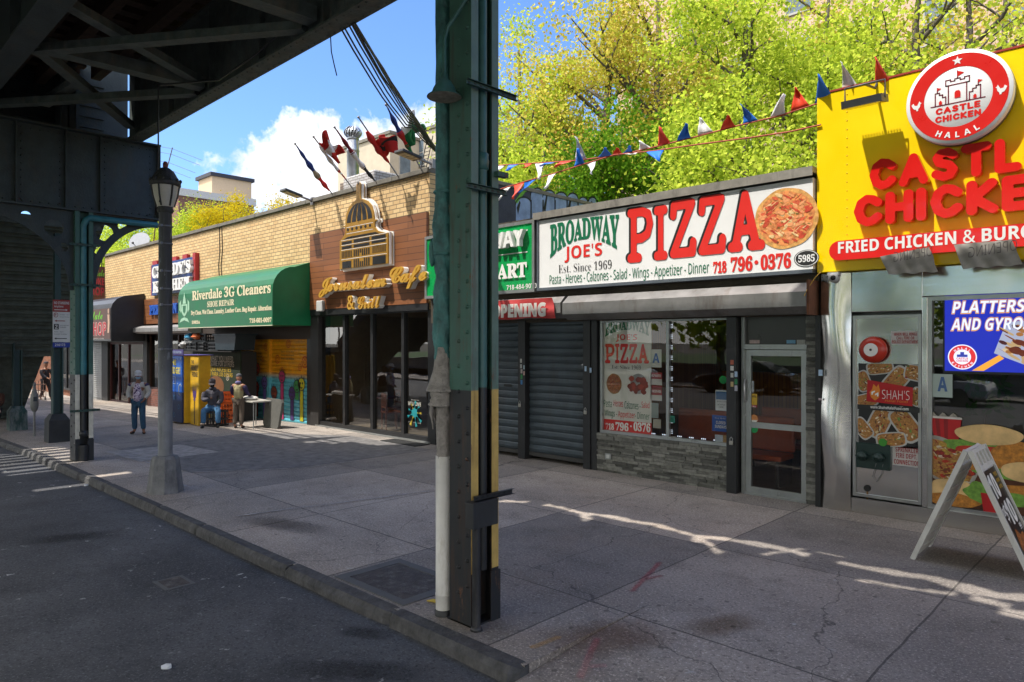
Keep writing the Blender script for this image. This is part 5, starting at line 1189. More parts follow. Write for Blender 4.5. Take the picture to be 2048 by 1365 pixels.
xd, yd = FX(281, 12.4), 12.4; zd = EYE - (486 - 682.5) / FOC * dep(xd, yd); t = thing('satellite_dish', 'grey satellite dish peeping over the far parapet', 'satellite dish', (xd, yd, 5.45))
mb = MB(P('dish_grey', (.25, .26, .28), rough=.5)); mb.lathe([(.0, .0), (.2, .015), (.4, .06), (.52, .11), (.53, .115)], (0, 0, 0), 26); mb.xf(Matrix.Translation((xd, yd, zd)) @ Matrix.Rotation(R(40), 4, 'Z') @ Matrix.Rotation(R(68), 4, 'X')); mb.build('reflector', t)
mb = MB(dark); mb.tube([(xd, yd + .05, 5.45), (xd, yd + .05, zd)], .03, 8); mb.tube([(xd, yd, zd - .4), (xd + .3, yd - .45, zd - .1)], .015, 6); mb.ball((xd + .3, yd - .45, zd - .08), .06, 8, 6); mb.build('mount', t)
xa, ya = FX(318, 13.5), 13.5; t = thing('roof_antenna', 'rusty tripod with a television antenna on the far roof', 'antenna', (xa, ya, 5.45)); rust = P('rust', (.14, .07, .045), rough=.9, var=.4)
za = lambda py: EYE - (py - 682.5) / FOC * dep(xa, ya)
mb = MB(rust)
for dx, dy in ((-.55, -.3), (.6, -.2), (0, .6)): mb.tube([(xa + dx, ya + dy, 5.45), (xa, ya, za(395))], .03, 6)
mb.tube([(xa - .75, ya - .4, 5.9), (xa + .8, ya - .3, 5.95)], .03, 6); mb.build('tripod', t)
xm = FX(345, 13.5); mb = MB(P('antenna_grey', (.2, .19, .19), rough=.5, metal=.5)); top = Vector((xm, ya, za(309))); bot = Vector((xa, ya, za(400))); mb.tube([bot, top], .025, 6)
for u, L in ((.98, 1.5), (.88, 1.45), (.72, 1.35), (.6, 1.2)): p = bot + (top - bot) * u; mb.tube([p, p + Vector((L * .6, L * .75, -.36 * L))], .011, 5); mb.tube([p, p + Vector((-L * .3, -L * .4, .1))], .011, 5)
mb.build('mast', t)
# cables from the railway to the cafe parapet
cabm = P('cable_dark', (.015, .016, .02), rough=.5)
A = Vector((BR + .05, F + .3, 6.35)); rr = random.Random(9)
t = thing('service_cables', 'bundle of black service cables sagging from the railway to the parapet', 'cables', A); mb = MB(cabm)
for i, px in enumerate((683, 689, 698, 703, 705, 708, 708.5, 709)):
    py = 285 - (px - 275) * .559; Yg = 4.9; d = (6.2 - EYE) * FOC / (682.5 - py); B = Vector((FX(px, Yg), Yg, 6.2)); sag = .30 - .035 * i; pts = []
    for k in range(15): u = k / 14; p = A.lerp(B, u); p.z -= sag * 4 * u * (1 - u) * (.6 if u < .45 else 1) ; p += Vector((rr.uniform(-.01, .01), 0, 0)) * (u < .9); pts.append(p)
    mb.tube(pts, .013, 5, cap=False)
mb.build('cables', t)
mb = MB(cabm); px = 661; py = 285 - (px - 275) * .559; B = Vector((FX(px, 4.92), 4.92, 6.2)); mb.tube([B, B + Vector((.02, .0, -.2)), B + Vector((.05, .02, -.36)), B + Vector((.1, .03, -.52))], .008, 5); tag(mb.build('loose_cable'), 'short loose cable end dangling from the edge girder', 'cable')
mb = MB(cabm)
for px in (438, 443): x = FX(px, F - .02); mb.tube([(x, F - .015, 5.93), (x + .05, F - .015, 5.2), (x - .05, F - .015, 4.7), (x + .02, F - .015, 4.2)], .012, 5)
tag(mb.build('wall_cable'), 'thin dark cable running down the yellow brick above the cleaners', 'cable')
# graffiti on the party wall
def gp(px, py): X = BR + .006; return YX(px, X), XZ(px, py, X)
gb = PH('graffiti_blue', '7f93b5', var=.35, sc=3); gk = P('graffiti_black', (.01, .01, .012)); gn = PH('graffiti_green', '5f9a30')
t = thing('graffiti', 'pale blue bubble graffiti with green edges on the dark party wall', 'graffiti', (BR, 13, 5)); mb = MB(gb); mk = MB(gk); mg = MB(gn)
def gpoly(m_, pts, dx): m_.add([(BR + dx, *gp(*p)) for p in pts], [list(range(len(pts)))])
for i, (a, b, tp) in enumerate(((1032, 1062, 396), (1062, 1086, 378), (1086, 1110, 382), (1110, 1134, 386), (1134, 1156, 388), (1156, 1176, 396), (1176, 1194, 396))):
    m = (a + b) / 2; w = (b - a) / 2; arch = [(m + w * math.cos(math.pi * (1 - k / 10)), tp + 14 - 14 * math.sin(math.pi * k / 10)) for k in range(11)]
    gpoly(mb, [(a, 460)] + arch + [(b, 460)], .004); o_ = [(m + (w + 1.5) * math.cos(math.pi * (1 - k / 10)), tp + 13 - 16 * math.sin(math.pi * k / 10)) for k in range(11)]
    for k in range(10): mk.add([(BR + .008, *gp(*p)) for p in (arch[k], o_[k], o_[k + 1], arch[k + 1])], [(0, 1, 2, 3)])
    gpoly(mk, [(b - 1.2, 400), (b + 1.4, 400), (b + 1.4, 460), (b - 1.2, 460)], .008)
    if i % 2 == 0: gpoly(mk, [(a + 1, 416), (a + 7, tp + 6), (a + 9, tp + 10), (a + 4, 430)], .010)
for q_ in (((1030, 402), (1046, 380), (1075, 368), (1078, 372), (1050, 385), (1034, 408)), ((1084, 376), (1096, 373), (1088, 382)), ((1132, 385), (1140, 380), (1136, 390)), ((1190, 390), (1195, 394), (1196, 410), (1192, 408))): gpoly(mg, q_, .006)
mb.build('fill', t); mk.build('outline', t); mg.build('green_trim', t)

# ------------------------------------------------------------------ low building with the mini mart and the pizzeria
SL, SR = -11.9, -3.58
sb = thing('shop_building', 'low shop building with closed shutters and a pizzeria beside the yellow restaurant', 'building', (-7.7, F, 0))
grim = P('old_fascia', hexc('4a4238'), rough=.9, var=.4, sc=3, bump=.4, dirt=.3)
mb = MB(grim); mb.box(SL + .02, SR - .02, F, F + .3, 2.6, 4.5); mb.build('front_wall', sb)
mb = MB(P('roof_felt')); mb.box(SL + .02, SR - .02, F + .3, 20, 4.1, 4.2); mb.build('roof', sb)
mb = MB(P('fascia_metal', hexc('8a857c'), rough=.6, metal=.2, var=.2, dirt=.35)); mb.box(-8.66, SR - .02, F - .245, F + .35, 4.52, 4.6); mb.box(-8.66, SR - .02, F - .245, F - .235, 4.475, 4.52); mb.build('coping', sb)
mb = MB(grim); mb.box(SL + .02, -8.66, F - .05, F + .3, 4.5, 4.56); mb.build('coping', sb)
hms = P('housing_rust', (.23, .22, .21), rough=.45, metal=.5, var=.25, sc=2.5, dirt=.35, dcol=(.1, .05, .03))
housing('shutter_housing', sb, FX(1152, F), FX(1641, F) - .05, hms, 3.05, 2.62, 9.42)
mb = MB(P('rusty_end', hexc('6a4430'), rough=.9, var=.4)); mb.box(FX(1641, F) - .05, FX(1641, F) - .02, 9.44, F, 2.6, 3.07); mb.build('housing_end', sb)
housing('shutter_housing', sb, FX(874, 9.46), FX(1145, F), hms, 3.05, 2.66, 9.46)
zs0 = .0
shm = P('shutter_slate', hexc('485259'), rough=.5, metal=.3, var=.3, sc=2, dirt=.6, dcol=(.055, .05, .047))
shutter('roll_shutter', sb, FX(1053, F), FX(1168, F), .14, 2.62, F + .1, .142, shm, .022, P('shutter_foot', (.05, .048, .045), rough=.7))
shutter('roll_shutter', sb, FX(872, F), FX(1038, F), .14, 2.62, F + .1, .142, shm, .022, P('shutter_foot'))
boxes('shutter_guide', sb, dark, [(FX(1038, F), FX(1052, F), F - .03, F + .2, 0, 2.64), (FX(1168, F), FX(1182, F), F - .03, F + .2, 0, 2.64), (FX(1183, F), FX(1194, F), F - .01, F + .2, 0, 2.64), (SL + .02, FX(872, F), F - .02, F + .2, 0, 2.64)])
mb = MB(P('slot_dark')); mb.box(FX(1004, F), FX(1018, F), F + .055, F + .07, FZ(1010, 774, F), FZ(1010, 769, F)); mb.build('letter_slot', sb)
brass = P('lock_steel', (.4, .38, .34), rough=.35, metal=.8)
def padlock(px, py, Y, label):
    t = thing('padlock', label, 'padlock', (FX(px, Y), Y, FZ(px, py, Y)), 'padlocks on the shop shutters'); x, z = FX(px, Y), FZ(px, py, Y)
    mb = MB(brass); mb.box(x - .03, x + .03, Y - .02, Y, z - .06, z); mb.build('body', t, bevel=.005)
    mb = MB(alu); mb.tube([(x - .02, Y - .01, z), (x - .02, Y - .01, z + .035), (x, Y - .01, z + .055), (x + .02, Y - .01, z + .035), (x + .02, Y - .01, z)], .006, 6); mb.build('shackle', t)
padlock(1040, 808, F - .03, 'padlock on the post between the two grey shutters'); padlock(1171, 822, F - .03, 'padlock at the right edge of the grey shutter'); padlock(1463, 882, F - .12, 'padlock hanging on the black post by the pizzeria window')
def stickers(parent, lst, Y, name='sticker'):
    for (px, py, w, h, col) in lst:
        mb = MB(PH('sticker_' + col, col, var=.2, sc=30)); x, z = FX(px, Y), FZ(px, py, Y); k = dep(x, Y) / FOC
        mb.flat([(x - w * k / 2, z - h * k / 2), (x + w * k / 2, z - h * k / 2), (x + w * k / 2, z + h * k / 2), (x - w * k / 2, z + h * k / 2)], Y); mb.build(name, parent)
stickers(sb, [(1042, 722, 5, 8, 'b9b9b4'), (1042, 733, 5, 8, 'a9a9a6'), (1043, 743, 5, 8, 'b0a4a0'), (1043, 754, 5, 9, '2f8a4a'), (1043, 765, 5, 9, '3a78b0'), (1048, 735, 4, 8, 'a0b4c0'), (1048, 747, 4, 8, 'c09a90'), (1171, 738, 5, 10, 'a8c0d8'), (1181, 741, 5, 10, 'a8c0d8')], F - .034)
# mini mart sign
t = thing('mart_sign', 'green mini mart sign partly hidden by the big column', 'shop sign', (-10.3, F, 3.8))
Ys = F - .2; sg = PH('mart_green', '0f9a4e', rough=.25, var=.05)
x0, x1, z0, z1 = SL + .05, -8.66, 3.16, 4.5
mb = MB(sg); mb.box(x0 + .05, x1 - .05, Ys + .02, F, z0 + .05, z1 - .05); mb.build('panel', t)
mb = MB(alu); mb.box(x0, x1, Ys, F, z0, z0 + .06); mb.box(x0, x1, Ys, F, z1 - .06, z1); mb.box(x0, x0 + .06, Ys, F, z0 + .06, z1 - .06); mb.box(x1 - .06, x1, Ys, F, z0 + .06, z1 - .06); mb.build('frame', t)
yl = Ys + .014; mb = MB(); TP(mb, 'BROADWAY', 'sans', (886, 482, 512), 1046, Ys - .1, PH('letter_white'), depth=.1, off=.03); mb.build('raised_lettering', t)
mb = MB(); TP(mb, 'MINI MART', 'serif', (900, 540, 568), 1053.5, yl - .02, PH('letter_white'), off=.02); TP(mb, '718-484-9070', 'sans', (1013, 571, 580.5), 1073, yl, PH('letter_white'), off=.02)
mb.use(PH('letter_white'))
for (a, b) in ((459, 462), (503, 505)): mb.flat([(FX(884, yl), FZ(1055, a, yl)), (FX(1055, yl), FZ(1055, a, yl)), (FX(1055, yl), FZ(1055, b, yl)), (FX(884, yl), FZ(1055, b, yl))], yl)
mb.build('flat_lettering', t)
t = thing('opening_banner', 'crumpled red banner with white lettering tied over the shutter box', 'banner', (-9.6, 9.4, 2.9)); red = PH('banner_red', 'a82c2c', rough=.7, var=.2, sc=5)
def cloth(x0, x1, z0, z1, Y, mat, seed, amp=.02, nx=30, nz=8, slant=0):
    mb = MB(mat); mb.smooth = True; vs, fs = [], []
    for i in range(nx + 1):
        for k in range(nz + 1):
            u, v = i / nx, k / nz; x = x0 + (x1 - x0) * u - slant * v; z = z0 + (z1 - z0) * v + amp * .6 * math.sin(u * 17 + seed) * (1 - v)
            vs.append((x, Y + amp * (math.sin(u * 23 + v * 4 + seed) * .5 + math.sin(u * 11 - v * 7 + seed * 2) * .5) - .03 * (1 - v), z))
    for i in range(nx):
        for k in range(nz): q = i * (nz + 1) + k; fs.append((q, q + nz + 1, q + nz + 2, q + 1))
    mb.add(vs, fs); return mb
cloth(FX(903, 9.4), FX(1112, 9.4), 2.66, 3.02, 9.43, red, 1, slant=.12).build('cloth', t)
mb = MB(PH('banner_white', 'd9d4cc', rough=.7, var=.2)); T(mb, 'GRAND OPENING', 'sans', FX(906, 9.37), FX(1092, 9.37), 2.68, 2.94, 9.365, MATS['banner_white'], off=.05); mb.build('lettering', t)
# pizzeria sign
t = thing('pizzeria_sign', 'long white pizzeria sign with red and green lettering and a pizza', 'shop sign', (-6, F, 3.8))
Ys = F - .22; swm = PH('sign_face_white', 'e9e8e6', rough=.2, var=.03); x0, x1, z0, z1 = -8.58, SR - .03, 3.17, 4.47
mb = MB(swm); mb.box(x0 + .04, x1, Ys + .02, F, z0 + .05, z1 - .02); mb.build('face', t)
mb = MB(P('sign_frame_grey', hexc('6a7078'), rough=.4, metal=.5)); mb.box(x0, x1, Ys, F, z0, z0 + .05); mb.box(x0, x0 + .04, Ys, F, z0 + .05, z1); mb.build('frame', t)
yl = Ys + .014; sg_ = PH('paint_green', '0d6b48', rough=.4, var=.04); sr_ = PH('paint_red', 'dc2a22', rough=.4, var=.04); sk = P('paint_black', (.02, .018, .018), rough=.4)
def broad(a, b):                                     # the ends hang lower and the middle is short, as on the sign
    e = 4 * (a - .5) ** 2; lo = .42 * (1 - e); return (a, lo + (1.0 - .04 * e - lo) * b)
mb = MB(); T(mb, 'BROADWAY', 'serif', FX(1100, yl), FX(1238, yl), FZ(1100, 519, yl), FZ(1100, 446, yl), yl, sg_, off=.02, warp=broad)
TP(mb, 'Pasta - Heroes - Calzones - Salad - Wings - Appetizer - Dinner', 'sans', (1099, 550, 575), 1418, yl, sg_, off=.0); mb.build('green_lettering', t)
mb = MB(); TP(mb, "JOE'S", 'sans', (1129, 494, 526), 1204, yl, sr_, off=.02); TP(mb, '718', 'serif', (1426, 524, 548), 1453, yl, sr_, off=.025); TP(mb, '796', 'serif', (1461, 515, 545), 1505, yl, sr_, off=.02); TP(mb, '0376', 'serif', (1521, 510, 541), 1582, yl, sr_, off=.02); mb.use(sr_); mb.flat(disc(*pxpoly([(1512.5, 525)], yl)[0], .03, n=12), yl); mb.build('red_lettering', t)
mb = MB(); TP(mb, 'Est. Since 1969', 'serif', (1117, 530, 547), 1223, yl, sk, off=-.012)
exx, ezz = FX(1613, yl), FZ(1613, 517, yl); mb.use(sk); mb.flat(disc(exx, ezz, .17, .115), yl); mb.build('black_lettering', t)
mb = MB(swm); n = 40; vs = [(exx + .17 * r * math.cos(a), yl - .002, ezz + .115 * r * math.sin(a)) for a in np.linspace(0, 2 * math.pi, n, endpoint=False) for r in (.93, .87)]
mb.add(vs, [(2 * i, 2 * i + 1, (2 * i + 3) % (2 * n), (2 * i + 2) % (2 * n)) for i in range(n)]); T(mb, '5985', 'serif', exx - .11, exx + .11, ezz - .05, ezz + .05, yl - .003, swm, off=.01); mb.build('number_lettering', t)
# PIZZA: fat rounded slab letters, red on a black shade
SLAB = {'P': [[(.12, 0), (.12, 1)], [(0, 1), (.4, 1), (.62, .93), (.68, .72), (.6, .5), (.4, .42), (.12, .42)], [(0, 0), (.3, 0)]],
 'I': [[(.15, 0), (.15, 1)], [(0, 1), (.3, 1)], [(0, 0), (.3, 0)]],
 'Z': [[(.02, .8), (.04, 1), (.6, 1), (.02, 0), (.62, 0), (.64, .2)]],
 'A': [[(.1, 0), (.36, 1), (.66, 0)], [(.2, .32), (.56, .32)], [(0, 0), (.2, 0)], [(.54, 0), (.78, 0)]]}
def slabword(mb, word, boxes, Y, mat, r):
    for ch, (x0, x1, z0, z1) in zip(word, boxes):
        w = max(p[0] for s in SLAB[ch] for p in s); STROKES['_'] = (w, SLAB[ch]); blob(mb, '_', x0, x1, z0, z1, Y, 0, mat, r=r, grid=30)
def pzbox(l, pxs, Y): return [(FX(a, Y), FX(b, Y), FZ(a, d, Y), FZ(a, c_, Y)) for a, b, c_, d in pxs]
PZ = [(1255, 1306, 419, 527), (1308, 1335, 414, 522), (1339, 1393, 404, 518), (1396, 1452, 395, 512), (1456, 1530, 386, 506)]
mb = MB(); slabword(mb, 'PIZZA', pzbox(0, [(a - 4, b - 4, c_ - 2, d - 1) for a, b, c_, d in PZ], yl), yl, sk, .105); mb.build('black_shade', t)
mb = MB(); slabword(mb, 'PIZZA', pzbox(0, PZ, yl - .003), yl - .003, sr_, .1); mb.build('pizza_lettering', t)
def pizza(mb, cx, cz, rx, rz, Y, seed, n=90, dull=1.0):
    rr = random.Random(seed); crust = P('pizza_crust%g' % dull, [v * dull for v in hexc('d9a056')], rough=.6, var=.45, sc=16); base = P('pizza_base%g' % dull, [v * dull for v in hexc('dc8a4a')], rough=.6, var=.5, sc=22); cols = [P('pizza_t%d%g' % (i, dull), [v * dull for v in hexc(h)], rough=.5, var=.3, sc=30) for i, h in enumerate(('c8452a', 'd8603a', 'b53a24', 'e89a64', 'e8c48a', '6a7a30'))]
    mb.use(crust); mb.flat([(cx + rx * math.cos(a) * (1 + .012 * math.sin(a * 9 + seed)), cz + rz * math.sin(a) * (1 + .012 * math.cos(a * 7))) for a in np.linspace(0, 2 * math.pi, 60, endpoint=False)], Y)
    mb.use(base); mb.flat([(cx + rx * .88 * math.cos(a) * (1 + .03 * math.sin(a * 11)), cz + rz * .88 * math.sin(a) * (1 + .03 * math.cos(a * 8))) for a in np.linspace(0, 2 * math.pi, 60, endpoint=False)], Y - .0015)
    for i in range(n):
        a, q = rr.uniform(0, 6.28), .82 * math.sqrt(rr.random()); k = rr.choice((0, 0, 1, 1, 2, 3, 3, 4)); s = rr.uniform(.06, .13); ph = rr.uniform(0, 6)
        mb.use(cols[k]); mb.flat([(cx + rx * (q * math.cos(a) + s * math.cos(b) * (1 + .25 * math.sin(3 * b + ph))), cz + rz * (q * math.sin(a) + s * .8 * math.sin(b + ph) * (1 + .2 * math.cos(2 * b)))) for b in np.linspace(0, 6.28, 11, endpoint=False)], Y - .002 - i * .00003)
    for i in range(n // 2):
        a, q = rr.uniform(0, 6.28), .8 * math.sqrt(rr.random()); b = rr.uniform(0, 6.28); s = .06; mb.use(cols[5])
        mb.flat([(cx + rx * (q * math.cos(a) + s * math.cos(b)), cz + rz * (q * math.sin(a) + s * math.sin(b))), (cx + rx * (q * math.cos(a) + .012), cz + rz * (q * math.sin(a) + .014)), (cx + rx * (q * math.cos(a) - s * math.cos(b + .4)), cz + rz * (q * math.sin(a) - s * math.sin(b + .4)))], Y - .0056)
mb = MB(); pizza(mb, (FX(1637, yl) + FX(1509, yl)) / 2, FZ(1573, 437, yl), (FX(1637, yl) - FX(1509, yl)) / 2, .42, yl, 3, 150); mb.build('pizza_picture', t)
# pizzeria front
wx0, wx1 = FX(1197, F), FX(1457, F)
pzg = glass('pizza_glass', (.93, .93, .9), .03)
w_ = frame('window', sb, wx0, wx1, .66, 2.62, F + .04, .05, .06, alu, mull=(FX(1332, F),), pane=pzg, pane_y=F + .09)
stone = bricks('stone_veneer', hexc('7b7a74'), hexc('43433f'), (.03, .03, .028), .24, .052, .004, rough=.8, bump=1, var=.35, off=.41)
mb = MB(stone); rr = random.Random(8); z = 0
while z < .655:
    h = min(rr.uniform(.035, .06), .66 - z); x = wx0 - .03
    while x < wx1 + .02:
        L = min(rr.uniform(.12, .38), wx1 + .02 - x); c_ = rr.random(); mb.use(P('stone_%d' % int(c_ * 5), [v * (.5 + .2 * int(c_ * 5)) for v in hexc('77766f')], rough=.8, var=.35, sc=14, bump=.6, bsc=40)); mb.box(x, x + L - .003, F + rr.uniform(-.02, .015), F + .2, z, z + h - .003); x += L
    z += h
mb.build('stone_bulkhead', sb)
mb = MB(); z = 0
while z < 2.6:
    h = rr.uniform(.035, .06); c_ = rr.random(); mb.use(MATS.get('stone_%d' % int(c_ * 5)) or MATS['stone_2']); mb.box(FX(1611, F), FX(1634, F), F + rr.uniform(0, .03), F + .2, z, z + h - .003); z += h
mb.build('stone_jamb', sb)
boxes('black_post', sb, dark, [(FX(1459, F), FX(1478, F), F - .1, F + .2, 0, 2.6), (FX(1635, F), FX(1645.5, F) , F - .08, F + .2, 0, 2.6)]); boxes('lintel', sb, dark, [(wx0 - .1, SR - .03, F + .02, F + .25, 2.6, 2.66)])
stickers(sb, [(1464, 725, 7, 9, 'b0604a'), (1464, 737, 7, 9, 'c8c8c4'), (1464, 751, 6, 9, 'b8b8b2'), (1472, 749, 6, 11, 'a4bcd4'), (1472, 764, 6, 11, '2f7a50'), (1464, 769, 6, 10, 'b09a6a'), (1472, 777, 6, 11, 'a8a8b4'), (1641, 746, 8, 12, 'a8c0d8'), (1640, 799, 6, 4, 'c0b0b4')], F - .104)
dx0, dx1 = FX(1484, F), FX(1622, F)
door = frame('door', sb, dx0 + .03, FX(1612, F), .03, 2.12, F + .05, .085, .05, alu, rails=(1.02,), pane=pzg)
mb = MB(alu); mb.box(dx0 - .02, dx0 + .03, F + .02, F + .12, 0, 2.6); mb.box(dx0 + .03, FX(1612, F), F + .02, F + .12, 2.13, 2.2); mb.box(dx0 + .03, FX(1612, F), F + .0, F + .1, 0, .03); mb.build('door_frame', sb)
mb = MB(P('transom_dark', (.03, .028, .025), rough=.3)); mb.box(dx0 + .03, FX(1612, F), F + .08, F + .1, 2.2, 2.6); mb.build('transom', sb)
mb = MB(P('handle_silver', (.5, .5, .5), rough=.3, metal=.7)); hx = FX(1488.5, F); mb.tube([(hx, F + .05, FZ(1489, 803, F)), (hx, F, FZ(1489, 800, F)), (hx, F, FZ(1489, 762, F)), (hx, F + .05, FZ(1489, 758, F))], .014, 8); mb.ball((hx, F + .045, FZ(1489, 831, F)), (.018, .012, .018), 8, 6); mb.build('handle', door)
mb = MB(alu)
for py in (693, 978): mb.box(FX(1618, F), FX(1624, F), F + .03, F + .06, FZ(1620, py + 8, F), FZ(1620, py - 10, F))
mb.build('hinges', door)
def dz_(px, py, Y): return FX(px, Y), FZ(px, py, Y)
Yd = F + .072
stickers(door, [(1509, 684, 21, 7, 'c0a8a4'), (1582, 684, 18, 7, '6fa0c0'), (1602, 689, 17, 18, 'a9a8a2'), (1504, 774, 8, 23, 'a0a4a8'), (1506, 799, 17, 22, 'c8a030'), (1506, 813, 17, 4, 'b03028')], Yd)
for px, py, r, h in ((1508, 858, 9, '149a50'), (1508, 838, 9, 'c8824a')):
    mb = MB(PH('sticker_' + h, h)); x, z = dz_(px, py, Yd); mb.flat(disc(x, z, r * .0068, n=20), Yd); mb.build('sticker', door)
mb = MB(PH('letter_white')); TP(mb, 'PLASTIC', 'sans', (1500, 791, 795), 1513, Yd - .002, sk, off=.02); TP(mb, 'PULL', 'sans', (1501, 811.5, 814.5), 1512, Yd - .002, MATS['letter_white'], off=.02); x, z = dz_(1508, 839, Yd - .002); mb.flat([(x - .055, z - .012), (x + .055, z - .012), (x + .03, z - .045), (x - .03, z - .045)], Yd - .002); mb.build('sticker_lettering', door)
# things stuck inside the windows
Yg = F + .096
def paper(name, px0, px1, py0, py1, h, parent, Y=None, pm=None):
    Y = Y or Yg; k = (px0 + px1) / 2; mb = MB(pm or PH('paper_' + h, h, var=.05)); mb.flat([(FX(px0, Y), FZ(px0, py1, Y)), (FX(px1, Y), FZ(px0, py1, Y)), (FX(px1, Y), FZ(px0, py0, Y)), (FX(px0, Y), FZ(px0, py0, Y))], Y); return mb.build(name, parent)
t = thing('window_poster', 'tall white pizzeria poster with red phone band inside the shop window', 'poster', (FX(1255, Yg), Yg, 1.6))
paper('sheet', 1207, 1303, 641, 864, 'dcdad4', t); y1 = Yg - .003
mb = MB(); T(mb, 'BROADWAY', 'serif', FX(1210, y1), FX(1300, y1), FZ(1210, 675, y1), FZ(1210, 642, y1), y1, sg_, off=.02, warp=broad); TP(mb, 'Pasta -            Calzones -', 'sans', (1208, 799, 814), 1281, y1, sg_); TP(mb, 'Wings -                  - Dinner', 'sans', (1209, 819, 836), 1299, y1, sg_); mb.build('green_lettering', t)
mb = MB(); TP(mb, "JOE'S", 'sans', (1232, 669, 684), 1274, y1, sr_, off=.02); TP(mb, 'Heroes', 'sans', (1227.5, 800, 813), 1246, y1, sr_); TP(mb, 'Salad', 'sans', (1283, 803, 816), 1299, y1, sr_); TP(mb, 'Appetizer', 'sans', (1236, 822, 838), 1270, y1, sr_)
PZ2 = [(1210, 1229, 688, 727), (1230, 1239, 688, 727), (1240, 1257, 688, 727), (1258, 1275, 688, 727), (1275, 1298, 688, 727)]
slabword(mb, 'PIZZA', pzbox(0, PZ2, y1), y1, sr_, .1); mb.flat([(FX(1208, y1), FZ(1208, 862, y1)), (FX(1303, y1), FZ(1208, 862, y1)), (FX(1303, y1), FZ(1208, 838, y1)), (FX(1208, y1), FZ(1208, 838, y1))], y1); mb.build('red_lettering', t)
mb = MB(); TP(mb, 'Est. Since 1969', 'serif', (1223.5, 730, 738), 1281.5, y1, sk, off=-.01); mb.build('black_lettering', t)
mb = MB(); TP(mb, '718', 'serif', (1211, 846, 859), 1228, y1 - .003, PH('letter_white'), off=.02); TP(mb, '796', 'serif', (1231, 844, 861), 1257, y1 - .003, PH('letter_white'), off=.02); TP(mb, '0376', 'serif', (1267, 844, 862), 1301, y1 - .003, PH('letter_white'), off=.02); mb.flat(disc(*pxpoly([(1262, 853)], y1)[0], .016, n=10), y1 - .003); mb.build('white_lettering', t)
mb = MB(); pizza(mb, *dz_(1228, 768, y1), .158, .175, y1, 5, 50, .55); mb.use(P('plate_grey', (.3, .3, .29))); mb.flat(disc(*dz_(1277, 768, y1), .165, .17), y1); rr = random.Random(6)
for i in range(22): x, z = dz_(1277 + rr.uniform(-17, 17), 768 + rr.uniform(-17, 17), y1); mb.use(P('wing_%d' % (i % 3), [v * (.7 + .2 * (i % 3)) for v in hexc('8a3018')], rough=.4, var=.3)); mb.flat([(x + .045 * math.cos(a) * (1 + .3 * math.sin(2 * a + i)), z + .05 * math.sin(a)) for a in np.linspace(0, 6.28, 10, endpoint=False)], y1 - .002 - .0001 * i)
mb.build('food_pictures', t)
t = thing('grade_card', 'white sanitary grade card with a blue A in the pizzeria window', 'sign', (FX(1312, Yg), Yg, 2)); paper('card', 1302, 1323, 699, 735, 'd4d4d0', t); mb = MB(); TP(mb, 'A', 'sans', (1305, 707, 726), 1319, y1, PH('letter_blue'), off=.03); mb.build('lettering', t)
t = thing('help_notice', 'red and white notices beside the poster in the pizzeria window', 'notice', (FX(1312, Yg), Yg, 1.6))
for a, b, h in ((745, 758, '9a2c2c'), (758, 770, 'c8c4c0'), (771, 776, '9a2c2c'), (777, 790, '9a2c2c'), (790, 801, 'c8c4c0')): paper('notice_strip', 1301, 1324, a, b, h, t)
mb = MB(PH('letter_white')); TP(mb, 'HELP WANTED', 'sans', (1303, 749, 754), 1322, y1, MATS['letter_white'], off=.02); TP(mb, 'SE NECESITA AYUDA', 'sans', (1303, 780, 785), 1322, y1, MATS['letter_white'], off=.02); mb.build('lettering', t)
t = thing('calendar', 'pale hanging notice at the foot of the pizzeria window', 'notice', (FX(1312, Yg), Yg, 1)); paper('upper_sheet', 1303, 1317, 806, 836, '8f9a98', t); paper('lower_sheet', 1306, 1322, 838, 856, 'aaa498', t)
mb = MB(PH('sticker_149a50')); mb.flat(disc(*dz_(1446, 760, Yg), .062, n=20), Yg); tag(mb.build('round_sticker'), 'bright green round sticker low on the second pizzeria window', 'sticker')
t = thing('card_notice', 'white card accepted notice with a city picture in the second window', 'notice', (FX(1442, Yg), Yg, 1.3)); paper('sheet', 1431, 1454, 780, 821, 'c8ccd0', t); paper('picture', 1432, 1453, 783, 799, '3a6a9a', t, y1)
mb = MB(); TP(mb, 'Jersey Card', 'sans', (1434, 801, 805), 1452, y1, sk); TP(mb, 'ACCEPTED', 'sans', (1435, 808, 811), 1450, y1, sk); TP(mb, 'HERE', 'sans', (1438, 813, 816), 1447, y1, sk); mb.build('lettering', t)
t = thing('closed_sign', 'blue closed Sundays notice low in the second pizzeria window', 'notice', (FX(1440, Yg), Yg, 1)); paper('sheet', 1424, 1454, 830, 862, '2456a8', t); mb = MB(PH('letter_white')); TP(mb, 'CLOSED', 'sans', (1432, 842, 848), 1451, y1, MATS['letter_white'], off=.02); TP(mb, 'SUNDAYS', 'sans', (1430, 850, 856), 1453, y1, MATS['letter_white'], off=.02); TP(mb, 'Sorry, We Are', 'sans', (1430, 835, 838), 1451, y1, MATS['letter_white']); mb.build('lettering', t)
t = thing('teal_sticker', 'small teal sign sticker at the corner of the second window', 'sticker', (FX(1343, Yg), Yg, 1)); paper('sheet', 1335, 1350, 831, 845, '1f8a78', t); paper('lower_label', 1335, 1352, 872, 878, 'b9a8a4', t)
stickers(w_, [(1438, 878, 18, 16, 'b4bcc8'), (1450, 879, 9, 16, 'b08a50')], Yg)
led = emit('led_white', (.75, .85, 1), .5)
t = thing('led_strip', 'strips of white light modules around the pizzeria windows', 'lights', (wx0, F, 1.6)); mb = MB(led)
